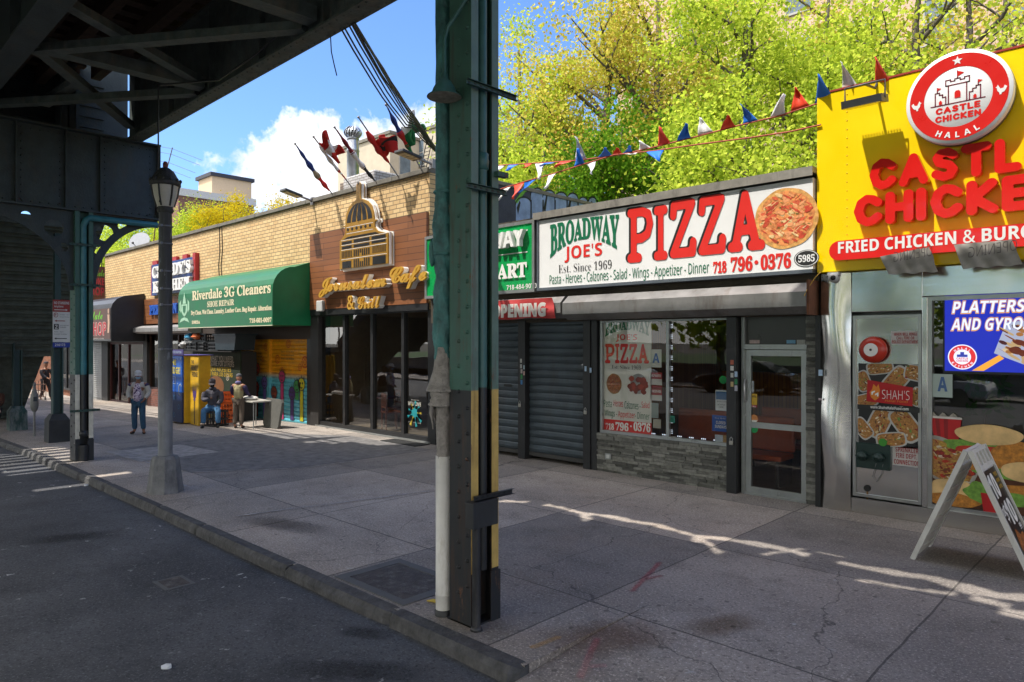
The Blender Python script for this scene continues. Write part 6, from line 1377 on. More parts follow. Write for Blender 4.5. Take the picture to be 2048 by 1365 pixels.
for px in (1210, 1344):
    for k in range(11):
        z = .76 + k * .17; x = FX(px, F + .1)
        for j in range(6): mb.box(x - .018 + (j % 2) * .02, x - .008 + (j % 2) * .02, F + .1, F + .104, z + j // 2 * .026, z + j // 2 * .026 + .009)
for a, b in ((1212, 1322), (1348, 1450)):
    x = FX(a, F)
    while x < FX(b, F):
        for j in range(3): mb.box(x + j * .03, x + j * .03 + .016, F + .1, F + .104, .72, .738)
        x += .21
mb.build('modules', t)
room('pizzeria_interior', wx0, SR - .1, .02, 2.6, F + .25, F + 4.5, sb, bricks('wainscot', hexc('a8703a'), hexc('94602e'), (.12, .06, .03), .08, 3.0, .006, plane='W', bump=.2), P('pizza_floor', (.05, .035, .03), rough=.35))
mb = MB(P('wall_upper', hexc('6f7266'), rough=.8)); mb.box(wx0 + .01, SR - .12, F + 4.4, F + 4.48, 1.6, 2.6); mb.build('upper_wall', sb)
t = thing('framed_picture', 'dark framed skyline picture on the pizzeria wall', 'picture', (FX(1375, 12), 14.1, 2)); x = FX(1382, 14.1)
mb = MB(P('picture_dark', (.02, .03, .05), rough=.3)); mb.box(x - .7, x + .5, 14.1, 14.16, 1.35, 2.4); mb.build('canvas', t)
mb = MB(P('picture_blue', hexc('23405f'), rough=.4))
for k in range(9): mb.box(x - .6 + k * .11, x - .52 + k * .11, 14.085, 14.1, 1.5, 1.75 + .3 * abs(math.sin(k * 2.3))); 
mb.build('skyline', t)
booth = P('booth_orange', hexc('b5522a'), rough=.4, var=.15)
for i, (px, y, l_) in enumerate(((1520, 10.9, 'orange booth seat just inside the pizzeria door'), (1570, 12.4, 'orange booth seat at the back of the pizzeria'), (1400, 11.2, 'orange booth seat behind the second pizzeria window'))):
    x = FX(px, y); t = thing('booth_seat', l_, 'seat', (x, y, .02), 'pizzeria booths'); mb = MB(booth); mb.box(x - .45, x + .55, y, y + .09, .5, 1.05); mb.build('backrest', t, bevel=.04); mb = MB(booth); mb.box(x - .45, x + .55, y - .5, y, .42, .5); mb.build('seat', t, bevel=.02); mb = MB(dark); mb.box(x - .4, x - .35, y - .45, y + .05, .02, .42); mb.box(x + .45, x + .5, y - .45, y + .05, .02, .42); mb.build('legs', t)
mb = MB(alu); x, z = dz_(1217, 913, F - .03); mb.box(x - .06, x + .06, F - .05, F - .02, z - .05, z + .05); mb.use(wht); mb.box(x - .03, x + .035, F - .058, F - .05, z - .03, z + .03); tag(mb.build('outlet_box', bevel=.006), 'metal outlet box on the stone base under the pizzeria window', 'outlet')

# ------------------------------------------------------------------ the yellow chicken restaurant
RL, RR = SR, 4.2
rb = thing('restaurant_building', 'yellow fronted restaurant building clad in polished steel below', 'building', (0, F, 0))
m, n, l, b = nt('polished_steel'); b.inputs['Base Color'].default_value = (.62, .61, .58, 1); b.inputs['Metallic'].default_value = 1
g = N(n, 'ShaderNodeNewGeometry'); z_ = N(n, 'ShaderNodeTexNoise'); z_.inputs['Scale'].default_value = 1.1; z_.inputs['Detail'].default_value = 1.5; l.new(g.outputs['Position'], z_.inputs['Vector'])
bp = N(n, 'ShaderNodeBump'); bp.inputs['Strength'].default_value = .35; bp.inputs['Distance'].default_value = .12; l.new(z_.outputs['Fac'], bp.inputs['Height']); l.new(bp.outputs[0], b.inputs['Normal'])
z2 = N(n, 'ShaderNodeTexNoise'); z2.inputs['Scale'].default_value = 40; mp = N(n, 'ShaderNodeMapping'); mp.inputs['Scale'].default_value = (.05, 1, 1.5); l.new(g.outputs['Position'], mp.inputs[0]); l.new(mp.outputs[0], z2.inputs['Vector']); r_ = N(n, 'ShaderNodeMapRange'); r_.inputs['To Min'].default_value = .12; r_.inputs['To Max'].default_value = .28; l.new(z2.outputs['Fac'], r_.inputs['Value']); l.new(r_.outputs[0], b.inputs['Roughness'])
psteel = m
# bowed steel pier on the left
xa, xb = FX(1646, F), FX(1705, F); mb = MB(psteel); mb.smooth = True; prof = [(xa + (xb - xa) * k / 8, F - .06 - .06 * math.sin(math.pi * k / 8)) for k in range(9)]; NZ = 14
vs = [(x, y + .018 * math.sin(i * .9 + k * .4), 3.15 * i / NZ) for i in range(NZ + 1) for k, (x, y) in enumerate(prof)]; mb.add(vs, [(i * 9 + k, i * 9 + k + 1, (i + 1) * 9 + k + 1, (i + 1) * 9 + k) for i in range(NZ) for k in range(8)]); mb.build('steel_pier', rb)
mb = MB(psteel); mb.box(xb, FX(1846, F), F - .04, F + .2, FZ(1715, 625, F), 3.16); mb.box(FX(1846, F), RR, F - .045, F + .2, 2.8, 3.16); mb.box(xb, RR, F - .06, F + .2, 0, .2); mb.box(FX(1846, F), FX(1857, F), F - .05, F + .2, .2, 2.795); mb.build('steel_cladding', rb, bevel=.006)
mb = MB(P('reveal_grey', (.2, .2, .2), metal=.5, rough=.4)); mb.box(RL + .02, RR, F + .2, F + .3, 0, 5.5); mb.build('front_wall', rb)
boxes('side_wall', rb, rbrick, [(RL, RL + .28, F + .3, 20, 0, 5.4), (RR - .3, RR, F + .3, 20, 0, 5.4)])
mb = MB(P('roof_felt')); mb.box(RL + .28, RR - .3, F + .3, 20, 5.0, 5.1); mb.build('roof', rb)
# sprinkler cupboard door
ux0, ux1 = FX(1708, F), FX(1845, F); zt_, zb_ = FZ(1715, 632, F), .22; wd = .036
cup = frame('cupboard_door', rb, ux0, ux1, zb_, zt_, F - .05, wd, .09, P('brushed_steel', (.42, .42, .41), rough=.32, metal=.9, var=.1))
mb = MB(psteel); mb.box(ux0 + wd, ux1 - wd, F - .02, F + .1, zb_ + wd, zt_ - wd); mb.build('door_panel', cup)
Yc = F - .024
def cpaper(*a, **k): return paper(*a, Y=Yc, **k)
pap = PH('notice_white', 'c4bfbb', var=.05); nred = PH('notice_red', '9a1f2a')
t = thing('bell_notice', 'small white notice about the bell beside the red alarm gong', 'notice', (FX(1811, Yc), Yc, 2.2)); paper('plate', 1782, 1839.5, 663, 689, 'c4bfbb', t, Yc)
mb = MB(); 
for s_, a, p0, p1 in (('WHEN BELL RINGS', 666, 1788, 1834), ('CALL FIRE OR', 673.5, 1793, 1829), ('POLICE DEPARTMENT', 681, 1784, 1838)): TP(mb, s_, 'sans', (p0, a, a + 6), p1, Yc - .003, nred, off=.005)
mb.build('lettering', t)
t = thing('fire_bell', 'red alarm bell with a white label on the steel door', 'alarm bell', (FX(1742, Yc), Yc, 2)); x, z = FX(1746, F - .1), FZ(1746, 700, F - .1)
mb = MB(PH('bell_red', 'b5301c', rough=.3, var=.1)); mb.lathe([(.165, -.06), (.17, -.075), (.165, -.1), (.14, -.14), (.09, -.165), (.03, -.172)], (x, F - .02, z), 30, axis='y'); mb.build('gong', t)
mb = MB(P('bell_dark', (.08, .03, .025), rough=.5)); mb.lathe([(.12, 0), (.12, -.06), (.15, -.062)], (x, F - .02, z), 24, axis='y'); mb.build('back_box', t)
mb = MB(PH('letter_white')); mb.lathe([(.085, -.1725), (.02, -.1745), (0, -.175)], (x, F - .02, z), 24, axis='y'); mb.use(sk); mb.lathe([(.016, -.178), (0, -.18)], (x, F - .02, z), 12, axis='y'); mb.build('label_disc', t)
# food poster on the cupboard
t = thing('food_poster', 'food poster with a red name plate on the steel cupboard door', 'poster', (FX(1778, Yc), Yc, 1.4)); x0, x1, z0, z1 = FX(1717, Yc), FX(1841, Yc), FZ(1717, 888, Yc), FZ(1717, 727, Yc)
mb = MB(P('poster_black', (.02, .02, .02), rough=.3)); mb.flat([(x0, z0), (x1, z0), (x1, z1), (x0, z1)], Yc); mb.build('sheet', t)
FD = [PH('food_' + h, h, rough=.4, var=.5, sc=45) for h in ('a8743a', '7a3a1c', 'c8b080', '6a8a3a', '8a2418', 'd8ccb0', '4a2a18', 'b8923a')]
def clip(p, x0, x1, z0, z1): return [(min(max(a, x0), x1), min(max(b, z0), z1)) for a, b in p]
def tray(mb, cx, cz, w, h, ang, Y, seed, lim, rim=None, cols=None, nn=60):
    rr = random.Random(seed); ca, sa = math.cos(ang), math.sin(ang)
    def rot(u, v): return (cx + u * ca - v * sa, cz + u * sa + v * ca)
    def rrect(w, h, r=.3): return [rot(w * math.copysign(abs(math.cos(a)) ** .5, math.cos(a)), h * math.copysign(abs(math.sin(a)) ** .5, math.sin(a))) for a in np.linspace(0, 6.28, 25, endpoint=False)]
    mb.use(rim or PH('tray_rim', 'b9b9b6', rough=.3, var=.2)); mb.flat(clip(rrect(w, h), *lim), Y); mb.use(FD[0]); mb.flat(clip(rrect(w * .88, h * .84), *lim), Y - .001)
    for i in range(nn):
        u, v = rr.uniform(-.8, .8) * w, rr.uniform(-.76, .76) * h; s = rr.uniform(.09, .2) * h; mb.use(rr.choice(cols or FD)); ph = rr.uniform(0, 6); q = [rot(u + s * math.cos(b) * (1 + .3 * math.sin(2 * b + ph)), v + s * .7 * math.sin(b + ph)) for b in np.linspace(0, 6.28, 8, endpoint=False)]
        if min(p[0] for p in q) > lim[0] and max(p[0] for p in q) < lim[1] and min(p[1] for p in q) > lim[2] and max(p[1] for p in q) < lim[3]: mb.flat(q, Y - .0012 - .00002 * i)
mb = MB(); lim = (x0, x1, z0, z1); W_, H_ = x1 - x0, z1 - z0
for i, (u, v, w, h, a) in enumerate(((.08, .78, .17, .1, -1.2), (.36, .95, .2, .09, .15), (.62, .8, .24, .13, .9), (.93, .9, .16, .11, -.2), (.95, .62, .14, .1, 1.0), (.35, .28, .25, .14, 1.15), (.78, .28, .28, .14, -.95), (.08, .2, .18, .1, -.9), (.55, .09, .22, .1, .15), (.12, .54, .2, .1, .3))): tray(mb, x0 + u * W_, z0 + v * H_, w * W_ * 1.15, h * H_ * .9, a, Yc - .002 - i * .003, i, lim, nn=46)
mb.use(PH('sauce_green', '3a8a2a')); mb.flat(disc(x0 + .42 * W_, z0 + .05 * H_, .05), Yc - .04); mb.build('food_picture', t)
yy = Yc - .045; mb = MB(PH('plate_red', 'b01218', rough=.3, var=.04)); mb.flat([(FX(1733, yy), FZ(1733, 803, yy)), (FX(1825, yy), FZ(1733, 808, yy)), (FX(1826, yy), FZ(1733, 772, yy)), (FX(1735, yy), FZ(1733, 760, yy))], yy); mb.build('red_plate', t)
mb = MB(PH('letter_white')); TP(mb, "SHAH'S", 'sans', (1764, 780, 798), 1819, yy - .003, MATS['letter_white'], off=-.01); mb.build('name_lettering', t)
mb = MB(PH('flame_gold', 'd8802a')); fxp = lambda a, b_: (FX(a, yy - .003), FZ(1740, b_, yy - .003)); mb.flat([fxp(*p) for p in ((1742, 795), (1739, 785), (1744, 779), (1747, 768), (1753, 774), (1757, 768), (1760, 780), (1758, 795), (1750, 801))], yy - .003); TP(mb, 'Halal Food', 'sans', (1770, 799, 804), 1815, yy - .003, MATS['flame_gold'], off=0); mb.use(MATS['letter_white']); mb.flat([fxp(*p) for p in ((1743, 784), (1750, 781), (1750, 784), (1746, 786), (1746, 789), (1743, 790))], yy - .006); mb.flat([fxp(*p) for p in ((1757, 784), (1750, 788), (1750, 791), (1754, 789), (1754, 793), (1757, 792))], yy - .006); mb.build('flame_mark', t)
mb = MB(MATS['poster_black']); mb.flat([(x0, FZ(1717, 819, yy)), (x1, FZ(1717, 819, yy)), (x1, FZ(1717, 809, yy)), (x0, FZ(1717, 809, yy))], yy); TP(mb, 'www.ShahsHalalFood.com', 'sans', (1741, 811, 817), 1817, yy - .003, MATS['letter_white'], off=.005); mb.build('web_band', t)
t = thing('sprinkler_sign', 'white sprinkler connection sign low on the steel door', 'sign', (FX(1812, Yc), Yc, .8)); paper('plate', 1785.5, 1841, 891, 930, 'c4bfbb', t, Yc); mb = MB()
for s_, a, p0, p1 in (('SPRINKLER', 894, 1791, 1837), ('FIRE DEPT.', 906, 1792, 1834), ('CONNECTION', 918, 1788, 1839.5)): TP(mb, s_, 'sans', (p0, a, a + 9.5), p1, Yc - .003, nred, off=.005)
mb.build('lettering', t)
t = thing('standpipe', 'dark green twin hose connection on the steel door', 'standpipe', (FX(1748, Yc), Yc, .8)); gk_ = P('standpipe_green', hexc('17302c'), rough=.4, var=.2); x0, x1, z0, z1 = FX(1714, Yc), FX(1782, Yc), FZ(1714, 934, Yc), FZ(1714, 884, Yc)
mb = MB(gk_); mb.box(x0, x1, F - .06, F, z0, z1); mb.build('plate', t, bevel=.005)
for u in (.22, .7): mb = MB(gk_); x, z = x0 + u * (x1 - x0), (z0 + z1) / 2; mb.lathe([(.05, -.06), (.06, -.08), (.06, -.14), (.045, -.15), (.02, -.155), (.018, -.18), (0, -.18)], (x, F, z), 12, axis='y'); mb.bar((x - .075, F - .12, z), (x + .075, F - .12, z), .03, .025); mb.build('cap', t)
mb = MB(P('chain_steel', (.2, .2, .2), metal=.7)); x = x0 + .6 * (x1 - x0); mb.tube([(x, F - .06, z0 + .08), (x - .05, F - .05, z0 - .1), (x, F - .05, z0 - .16), (x + .06, F - .05, z0 - .05), (x + .08, F - .06, z0 + .08)], .004, 5); mb.build('chain', t)
mb = MB(P('hole_dark', (.01, .01, .01))); x, z = dz_(1734.5, 977, Yc); mb.lathe([(.042, -.012), (.03, -.008), (.0, -.005)], (x, F - .02, z), 18, axis='y'); mb.use(P('rust_stain', (.25, .13, .04), rough=.7)); mb.flat([(x - .01, z - .04), (x + .01, z - .04), (x + .014, z - .3), (x - .014, z - .3)], Yc); mb.build('drain_hole', cup)
# window, screen, graphics
vx0, vx1 = FX(1856, F), RR - .3
win = frame('window', rb, vx0, vx1, .2, 2.795, F - .03, .05, .08, P('brushed_steel'), pane=glass('restaurant_glass', (.7, .72, .7), .06), pane_y=F + .03)
mb = MB(P('rest_back', (.06, .055, .05), rough=.8, var=.4, sc=2)); mb.box(vx0, vx1, F + .19, F + .2, .2, 2.79); mb.build('backing_sheet', rb)  # dark sheet behind the pane, its colour standing in for the dim interior
t = thing('menu_screen', 'lit blue video screen advertising platters in the restaurant window', 'screen', (FX(1980, F), F + .06, 2.2)); Yt = F - .004
tx0, tx1, tz0, tz1 = FX(1889.5, Yt), FX(1889.5, Yt) + 1.75, FZ(1889.5, 742, Yt), FZ(1889.5, 588, Yt)
mb = MB(P('screen_case', (.01, .01, .01), rough=.3)); mb.box(tx0 - .02, tx1 + .02, Yt + .004, F + .02, tz0 - .03, tz1 + .02); mb.build('case', t)
mb = MB(emit('screen_blue', (.012, .03, .55), .42)); mb.flat([(tx0, tz0), (tx1, tz0), (tx1, tz1), (tx0, tz1)], Yt); mb.build('panel', t)
sw_, so_ = emit('screen_white', (.8, .85, 1), .55), emit('screen_orange', (1, .45, .05), .45); mb = MB()
for s_, pl, r_ in (('PLATTERS', (1904, 603, 628), 2052), ('AND GYROS', (1902, 637, 662), 2064)): TP(mb, s_, 'sans', (pl[0] - 1.5, pl[1] - 1, pl[2] + 1.5), r_ + 1.5, Yt - .002, so_, off=.05, shear=.2); TP(mb, s_, 'sans', (pl[0] - .2, pl[1] + .4, pl[2] - .3), r_ + .2, Yt - .004, emit('screen_blue2', (.01, .02, .35), .5), off=.03, shear=.2); TP(mb, s_, 'sans', (pl[0] + .4, pl[1] + 1, pl[2] - .8), r_ - .6, Yt - .006, sw_, off=.012, shear=.2)
mb.build('lettering', t)
mb = MB(); cx, cz = FX(1924.6, Yt), FZ(1924.6, 714.5, Yt); er = emit('screen_red', (.75, .03, .04), .5); mb.use(sw_); mb.flat(disc(cx, cz, .15), Yt - .002); mb.use(er); mb.flat(disc(cx, cz, .138), Yt - .003); mb.use(sw_); mb.flat(disc(cx, cz, .09), Yt - .004)
def arctext(mb, s_, cx, cz, r, h, a0, a1, Y, mat, up=True, off=.02):
    for i, ch in enumerate(s_):
        a = a0 + (a1 - a0) * (i + .5) / len(s_); v, fs = glyphs(ch, 'sans', off); w = h * .55
        if ch == ' ' or not v: continue
        xs, ys = [p[0] for p in v], [p[1] for p in v]; cw = (max(xs) - min(xs)) * h * 1.25; cx0 = (max(xs) + min(xs)) / 2
        rot = a - math.pi / 2 if up else a + math.pi / 2; ca, sa = math.cos(rot), math.sin(rot); ox, oz = cx + r * math.cos(a), cz + r * math.sin(a); mb.use(mat)
        mb.add([(ox + (p[0] - cx0) * h * 1.35 * ca - (p[1] - .36) * h * 1.35 * sa, Y, oz + (p[0] - cx0) * h * 1.35 * sa + (p[1] - .36) * h * 1.35 * ca) for p in v], fs)
arctext(mb, 'HALAL', cx, cz, .113, .04, R(145), R(35), Yt - .005, sw_); arctext(mb, 'KITCHEN', cx, cz, .113, .04, R(208), R(332), Yt - .005, sw_, up=False)
eb2 = emit('screen_navy', (.03, .05, .4), .5); mb.use(eb2); mb.flat([(cx - .055, cz + .0), (cx - .055, cz + .03), (cx - .02, cz + .03), (cx - .02, cz + .06), (cx + .02, cz + .06), (cx + .02, cz + .03), (cx + .055, cz + .03), (cx + .055, cz)], Yt - .006); T(mb, 'CASTLE', 'sans', cx - .06, cx + .06, cz - .03, cz - .006, Yt - .006, er, off=.03); T(mb, 'CHICKEN', 'sans', cx - .06, cx + .06, cz - .058, cz - .036, Yt - .006, er, off=.03); mb.build('round_logo', t)
mb = MB(); se = [emit('screen_food%d' % i, hexc(h), .42) for i, h in enumerate(('b0743a', '6a2a14', 'c8a878', '4a1a20', '8a4a24', 'e0c8a0'))]; rr = random.Random(12)
mb.use(emit('screen_tray', (.55, .6, .8), .35)); mb.flat([(tx0 + .5, tz0 + .22), (tx0 + .62, tz0 + .58), (tx1 - .1, tz0 + .66), (tx1 - .02, tz0 + .02), (tx0 + .95, tz0 + .02)], Yt - .003)
mb.use(so_); mb.flat([(tx0 + .28, tz0 + .01), (tx0 + .55, tz0 + .2), (tx0 + .6, tz0 + .16), (tx0 + .4, tz0 + .01)], Yt - .004)
for i in range(150):
    u = rr.uniform(.58, 1.62); lo = .06 + max(0, (.95 - u)) * .45; v = rr.uniform(lo, .56 + (u - .6) * .06); s = rr.uniform(.02, .05); a = rr.uniform(0, 3); mb.use(rr.choice(se)); mb.flat([(tx0 + u + s * 1.5 * math.cos(b + a), tz0 + v + s * math.sin(b)) for b in np.linspace(0, 6.28, 8, endpoint=False)], Yt - .005 - i * .00002)
mb.build('food_picture', t)
t = thing('grade_card', 'pale blue grade card with the letter A in the restaurant window', 'sign', (FX(1884, Yt), Yt, 1.9)); paper('card', 1863, 1905, 748, 794, 'a9b7b0', t, F + .0); mb = MB(); TP(mb, 'A', 'sans', (1875, 754, 783), 1895, F - .003, PH('grade_blue', '4a6a9a'), off=.03); mb.build('lettering', t)
# printed food across the foot of the window
t = thing('food_print', 'printed burgers, chicken and a striped cup across the restaurant window foot', 'window print', (FX(1950, F), F, .7)); Yf = F - .002; lim = (vx0 + .05, vx1 - .05, .255, 2.5); wp = lambda a, b_: dz_(a, b_, Yf)
mb = MB(PH('print_brown', '5a3018', var=.3)); mb.flat([wp(1858, 885), wp(1925, 888), (vx1 - .06, FZ(1925, 888, Yf)), (vx1 - .06, .256), (vx0 + .055, .256)], Yf); mb.build('backdrop', t)
mb = MB(PH('cup_red', 'b5161a', var=.08)); cw = PH('cup_white', 'cfc8c0'); a0, b0 = wp(1861, 836), wp(1923, 838); a1, b1 = wp(1871, 890), wp(1915, 890)
for k in range(7): u0, u1 = k / 7, (k + 1) / 7; mb.use(MATS['cup_red'] if k % 2 == 0 or k > 4 else PH('cup_dark_red', '8a1014')); mb.flat([(a0[0] + (b0[0] - a0[0]) * u0, a0[1]), (a0[0] + (b0[0] - a0[0]) * u1, a0[1]), (a1[0] + (b1[0] - a1[0]) * u1, a1[1]), (a1[0] + (b1[0] - a1[0]) * u0, a1[1])], Yf - .002)
mb.use(cw); mb.flat([(a0[0] - .01, a0[1]), (b0[0] + .01, a0[1]), (b0[0] + .005, a0[1] + .025), (a0[0] - .005, a0[1] + .025)], Yf - .003); mb.use(PH('ice_pale', '9a9488', var=.4, sc=40)); mb.flat([(a0[0] + .01, a0[1] + .025)] + [(a0[0] + (b0[0] - a0[0]) * u, a0[1] + .05 + .025 * math.sin(u * 19)) for u in np.linspace(.05, .95, 14)] + [(b0[0] - .01, a0[1] + .025)], Yf - .003); mb.build('striped_cup', t)
bun = PH('print_bun', 'd8b47a', var=.3, sc=5); fried = PH('print_fried', 'b8782a', rough=.5, var=.5, sc=22); lett = PH('print_lettuce', '6f9a3a', var=.4, sc=20); red_ = PH('print_tomato', 'b53018', var=.25, sc=15)
def ell(cx, cy, rx, ry, seed=0, wob=.04): c_ = wp(cx, cy); k = dep(c_[0], Yf) / FOC; return clip([(c_[0] + rx * k * math.cos(a) * (1 + wob * math.sin(5 * a + seed)), c_[1] + ry * k * math.sin(a) * (1 + wob * math.cos(4 * a + seed))) for a in np.linspace(0, 6.28, 36, endpoint=False)], *lim)
mb = MB(); tray(mb, *wp(1893, 925), .34, .27, -.35, Yf - .003, 21, lim, rim=PH('tray_silver', '9a968e', var=.3), cols=[FD[1], FD[4], FD[0], FD[7], red_, PH('print_cream', 'd0c4a8')], nn=170)
for i, (m_, e_) in enumerate(((lett, ell(1960, 893, 64, 14, 1, .1)), (lett, ell(2010, 900, 60, 12, 2, .1)), (red_, ell(1972, 902, 54, 9, 2)), (fried, ell(1985, 925, 58, 24, 3, .08)), (fried, ell(2040, 905, 45, 22, 4, .08)), (lett, ell(2020, 950, 60, 10, 5, .1)), (bun, ell(1977, 870, 58, 20, 0, .02)), (bun, ell(2050, 945, 40, 20, 1, .02)), (fried, ell(2040, 985, 45, 14, 2, .1)), (lett, ell(2030, 1000, 50, 12, 6, .12)), (bun, ell(1905, 980, 42, 22, 3, .04)), (fried, ell(1905, 1000, 48, 14, 7, .06)), (lett, ell(1960, 985, 26, 20, 5, .14)))): mb.use(m_); mb.flat(e_, Yf - .008 - .001 * i)
mb.use(MATS['cup_red']); mb.flat([wp(1962, 985), wp(1996, 990), wp(1993, 1030), wp(1968, 1024)], Yf - .022); mb.build('food_picture', t)
mb = MB(leafmat('plant_leaf', [(.02, .05, .015), (.03, .08, .02), (.05, .1, .03)], .2)); rr = random.Random(3)
for i in range(60):
    c_ = Vector((FX(1960 + rr.uniform(-30, 60), F + .1), F + rr.uniform(.06, .16), FZ(1960, 770 + rr.uniform(-40, 60), F + .1))); a, s = rr.uniform(0, 6.28), rr.uniform(.04, .08); d = Vector((math.cos(a) * s, 0, math.sin(a) * s)); e = Vector((-d.z, .02, d.x)) * .45; mb.add([c_ - d, c_ + e, c_ + d, c_ - e], [(0, 1, 2, 3)])
mb.use(P('stem_brown', (.05, .035, .02)))
x = FX(1965, F + .12)
mb.tube([(x, F + .12, .9), (x + .03, F + .12, 1.3), (x + .02, F + .11, 2.0)], .012, 6)
tag(mb.build('window_plant'), 'leafy dark plant behind the restaurant glass below the screen', 'plant')
# yellow fascia sign
t = thing('yellow_sign', 'big bright yellow sign box with fat red letters over the restaurant', 'shop sign', (0, F, 4.3)); yel = PH('sign_yellow', 'ffd800', rough=.3, var=.04, sc=2); Ys = F - .14
mb = MB(yel); mb.box(RL, RR, Ys, F + .2, 3.17, 5.56); mb.build('box', t, bevel=.008)
mb = MB(PH('trim_red', '9a2a1c', rough=.5)); mb.box(RL, RR, Ys - .01, F + .2, 5.562, 5.585); mb.build('top_trim', t)
mb = MB(P('rivet_yellow', hexc('d8a800'), rough=.3))
for k in range(20): mb.lathe([(.01, 0), (.006, -.006), (0, -.007)], (FX(1694, Ys), Ys, 3.3 + k * .115), 6, axis='y')
mb.build('rivets', t)
rl = P('letter_red', hexc('dc1f1a'), rough=.22, var=.04, coat=.3); Yl = Ys - .12
def fat(word, shown, px0, px1, pt, pb):
    m_ = MB(); x0, x1 = FX(px0, Yl), FX(px1, Yl); n = sum(STROKES[c_][0] for c_ in shown) + .44 * (len(shown) - 1) + .32; k = (x1 - x0) / n; tot = sum(STROKES[c_][0] for c_ in word) + .44 * (len(word) - 1) + .32
    blob(m_, word, x0, x0 + k * tot, FZ(px0, pb, Yl), FZ(px0, pt, Yl), Yl, .1, rl, r=.175, gap=.44 + .0, grid=26); return m_
m_ = fat('CASTLE', 'CASTL', 1736.5, 2043, 322, 383); m_.build('upper_lettering', t, bevel=0); m_ = fat('CHICKEN', 'CHICKE', 1705, 2064, 394, 456); m_.build('lower_lettering', t)
t = thing('strip_sign', 'long red rounded strip sign with white lettering under the yellow sign', 'shop sign', (0, Ys, 3.5)); Yr = Ys - .1; x0, zc = FX(1658, Yr), (FZ(1680, 482, Yr) + FZ(1680, 521, Yr)) / 2; hh = (FZ(1680, 482, Yr) - FZ(1680, 521, Yr)) / 2
pl_ = [(x0 + hh + hh * math.cos(a), zc + hh * math.sin(a)) for a in np.linspace(math.pi / 2, math.pi * 1.5, 14)] + [(3.9, zc - hh), (3.9, zc + hh)]
mb = MB(rl); mb.flat(pl_, Yr, depth=.1); mb.build('body', t, fixn=True); mb = MB(); TP(mb, 'FRIED CHICKEN & BURGERS', 'sans', (1676, 484.5, 508), 2140, Yr - .003, PH('letter_white'), off=.025); mb.build('lettering', t)
t = thing('round_sign', 'round red and white halal chicken sign with a castle drawing', 'shop sign', (FX(1914, F), Ys, 5)); Yo = Ys - .19; cx, cz = FX(1915, Yo), FZ(1915, 194, Yo); Rr = (FX(2022, Yo) - FX(1807, Yo)) / 2
mb = MB(PH('round_white', 'eeeeee', rough=.25, var=.02)); mb.lathe([(Rr, .0), (Rr, -.09), (Rr * .985, -.1), (0, -.1)], (cx, Yo + .1, cz), 72, axis='y'); mb.build('disc', t); mb = MB(P('round_rim', (.15, .15, .16), rough=.35, metal=.6)); mb.lathe([(Rr * .9, .0), (Rr * 1.004, 0), (Rr * 1.004, .06), (Rr * .9, .06)], (cx, Yo + .1, cz), 64, axis='y'); mb.build('rim', t)
y_ = Yo - .003; wR = MATS['round_white']; rR = PH('round_red', 'd8241f', rough=.3, var=.03); mR = PH('round_maroon', '7a2438', rough=.3); mb = MB(); ring(mb, cx, cz, Rr * .64, Rr * .92, y_, rR, 72); mb.build('red_ring', t)
mb = MB(wR); s5 = [(cx + (Rr * .1 if k % 2 == 0 else Rr * .042) * math.cos(math.pi / 2 + k * math.pi / 5), cz + Rr * .775 + (Rr * .1 if k % 2 == 0 else Rr * .042) * math.sin(math.pi / 2 + k * math.pi / 5)) for k in range(10)]; mb.flat(s5, y_ - .003)
arctext(mb, 'HALAL', cx, cz, Rr * .78, Rr * .19, R(238), R(302), y_ - .004, wR, up=False, off=.025)
def rooster(mb, ox, oz, s, f, Y): mb.flat([(ox + f * a * s, oz + b_ * s) for a, b_ in ((-.9, -.2), (-1.2, .5), (-.7, .9), (-.5, .3), (.1, .2), (.4, .8), (.6, 1.2), (.8, .8), (1.1, .65), (.8, .5), (.7, -.2), (.3, -.7), (.3, -1.1), (-.1, -1.1), (-.1, -.75), (-.6, -.6))], Y)
rooster(mb, cx - Rr * .78, cz - .02, Rr * .09, 1, y_ - .003); rooster(mb, cx + Rr * .78, cz - .02, Rr * .09, -1, y_ - .003); mb.build('white_logo', t)
mb = MB(mR); w = Rr * .022
def ln(pts):
    for a, b_ in zip(pts[:-1], pts[1:]):
        A, B = Vector((cx + a[0] * Rr, cz + a[1] * Rr)), Vector((cx + b_[0] * Rr, cz + b_[1] * Rr)); d = (B - A).normalized(); nn = Vector((-d.y, d.x)) * w / 2; A, B = A - d * w / 2, B + d * w / 2; mb.flat([tuple(A - nn), tuple(B - nn), tuple(B + nn), tuple(A + nn)], y_)
ln([(-.5, -.12), (.5, -.12)]); ln([(-.17, -.12), (-.17, .28), (-.22, .28), (-.22, .4), (-.13, .4), (-.13, .36), (-.05, .36), (-.05, .4), (.05, .4), (.05, .36), (.13, .36), (.13, .4), (.22, .4), (.22, .28), (.17, .28), (.17, -.12)]); ln([(-.22, .28), (.22, .28)]); ln([(0, .4), (0, .56)])
for s in (-1, 1): ln([(s * .42, -.12), (s * .42, .16), (s * .34, .16), (s * .34, .11), (s * .28, .11), (s * .28, .05), (s * .22, .05), (s * .22, -.12)]); ln([(s * .38, .16), (s * .38, .27)])
mb.build('castle_drawing', t)
mb = MB(rR); mb.flat([(cx, cz + .56 * Rr), (cx + .13 * Rr, cz + .5 * Rr), (cx, cz + .44 * Rr)], y_ - .001)
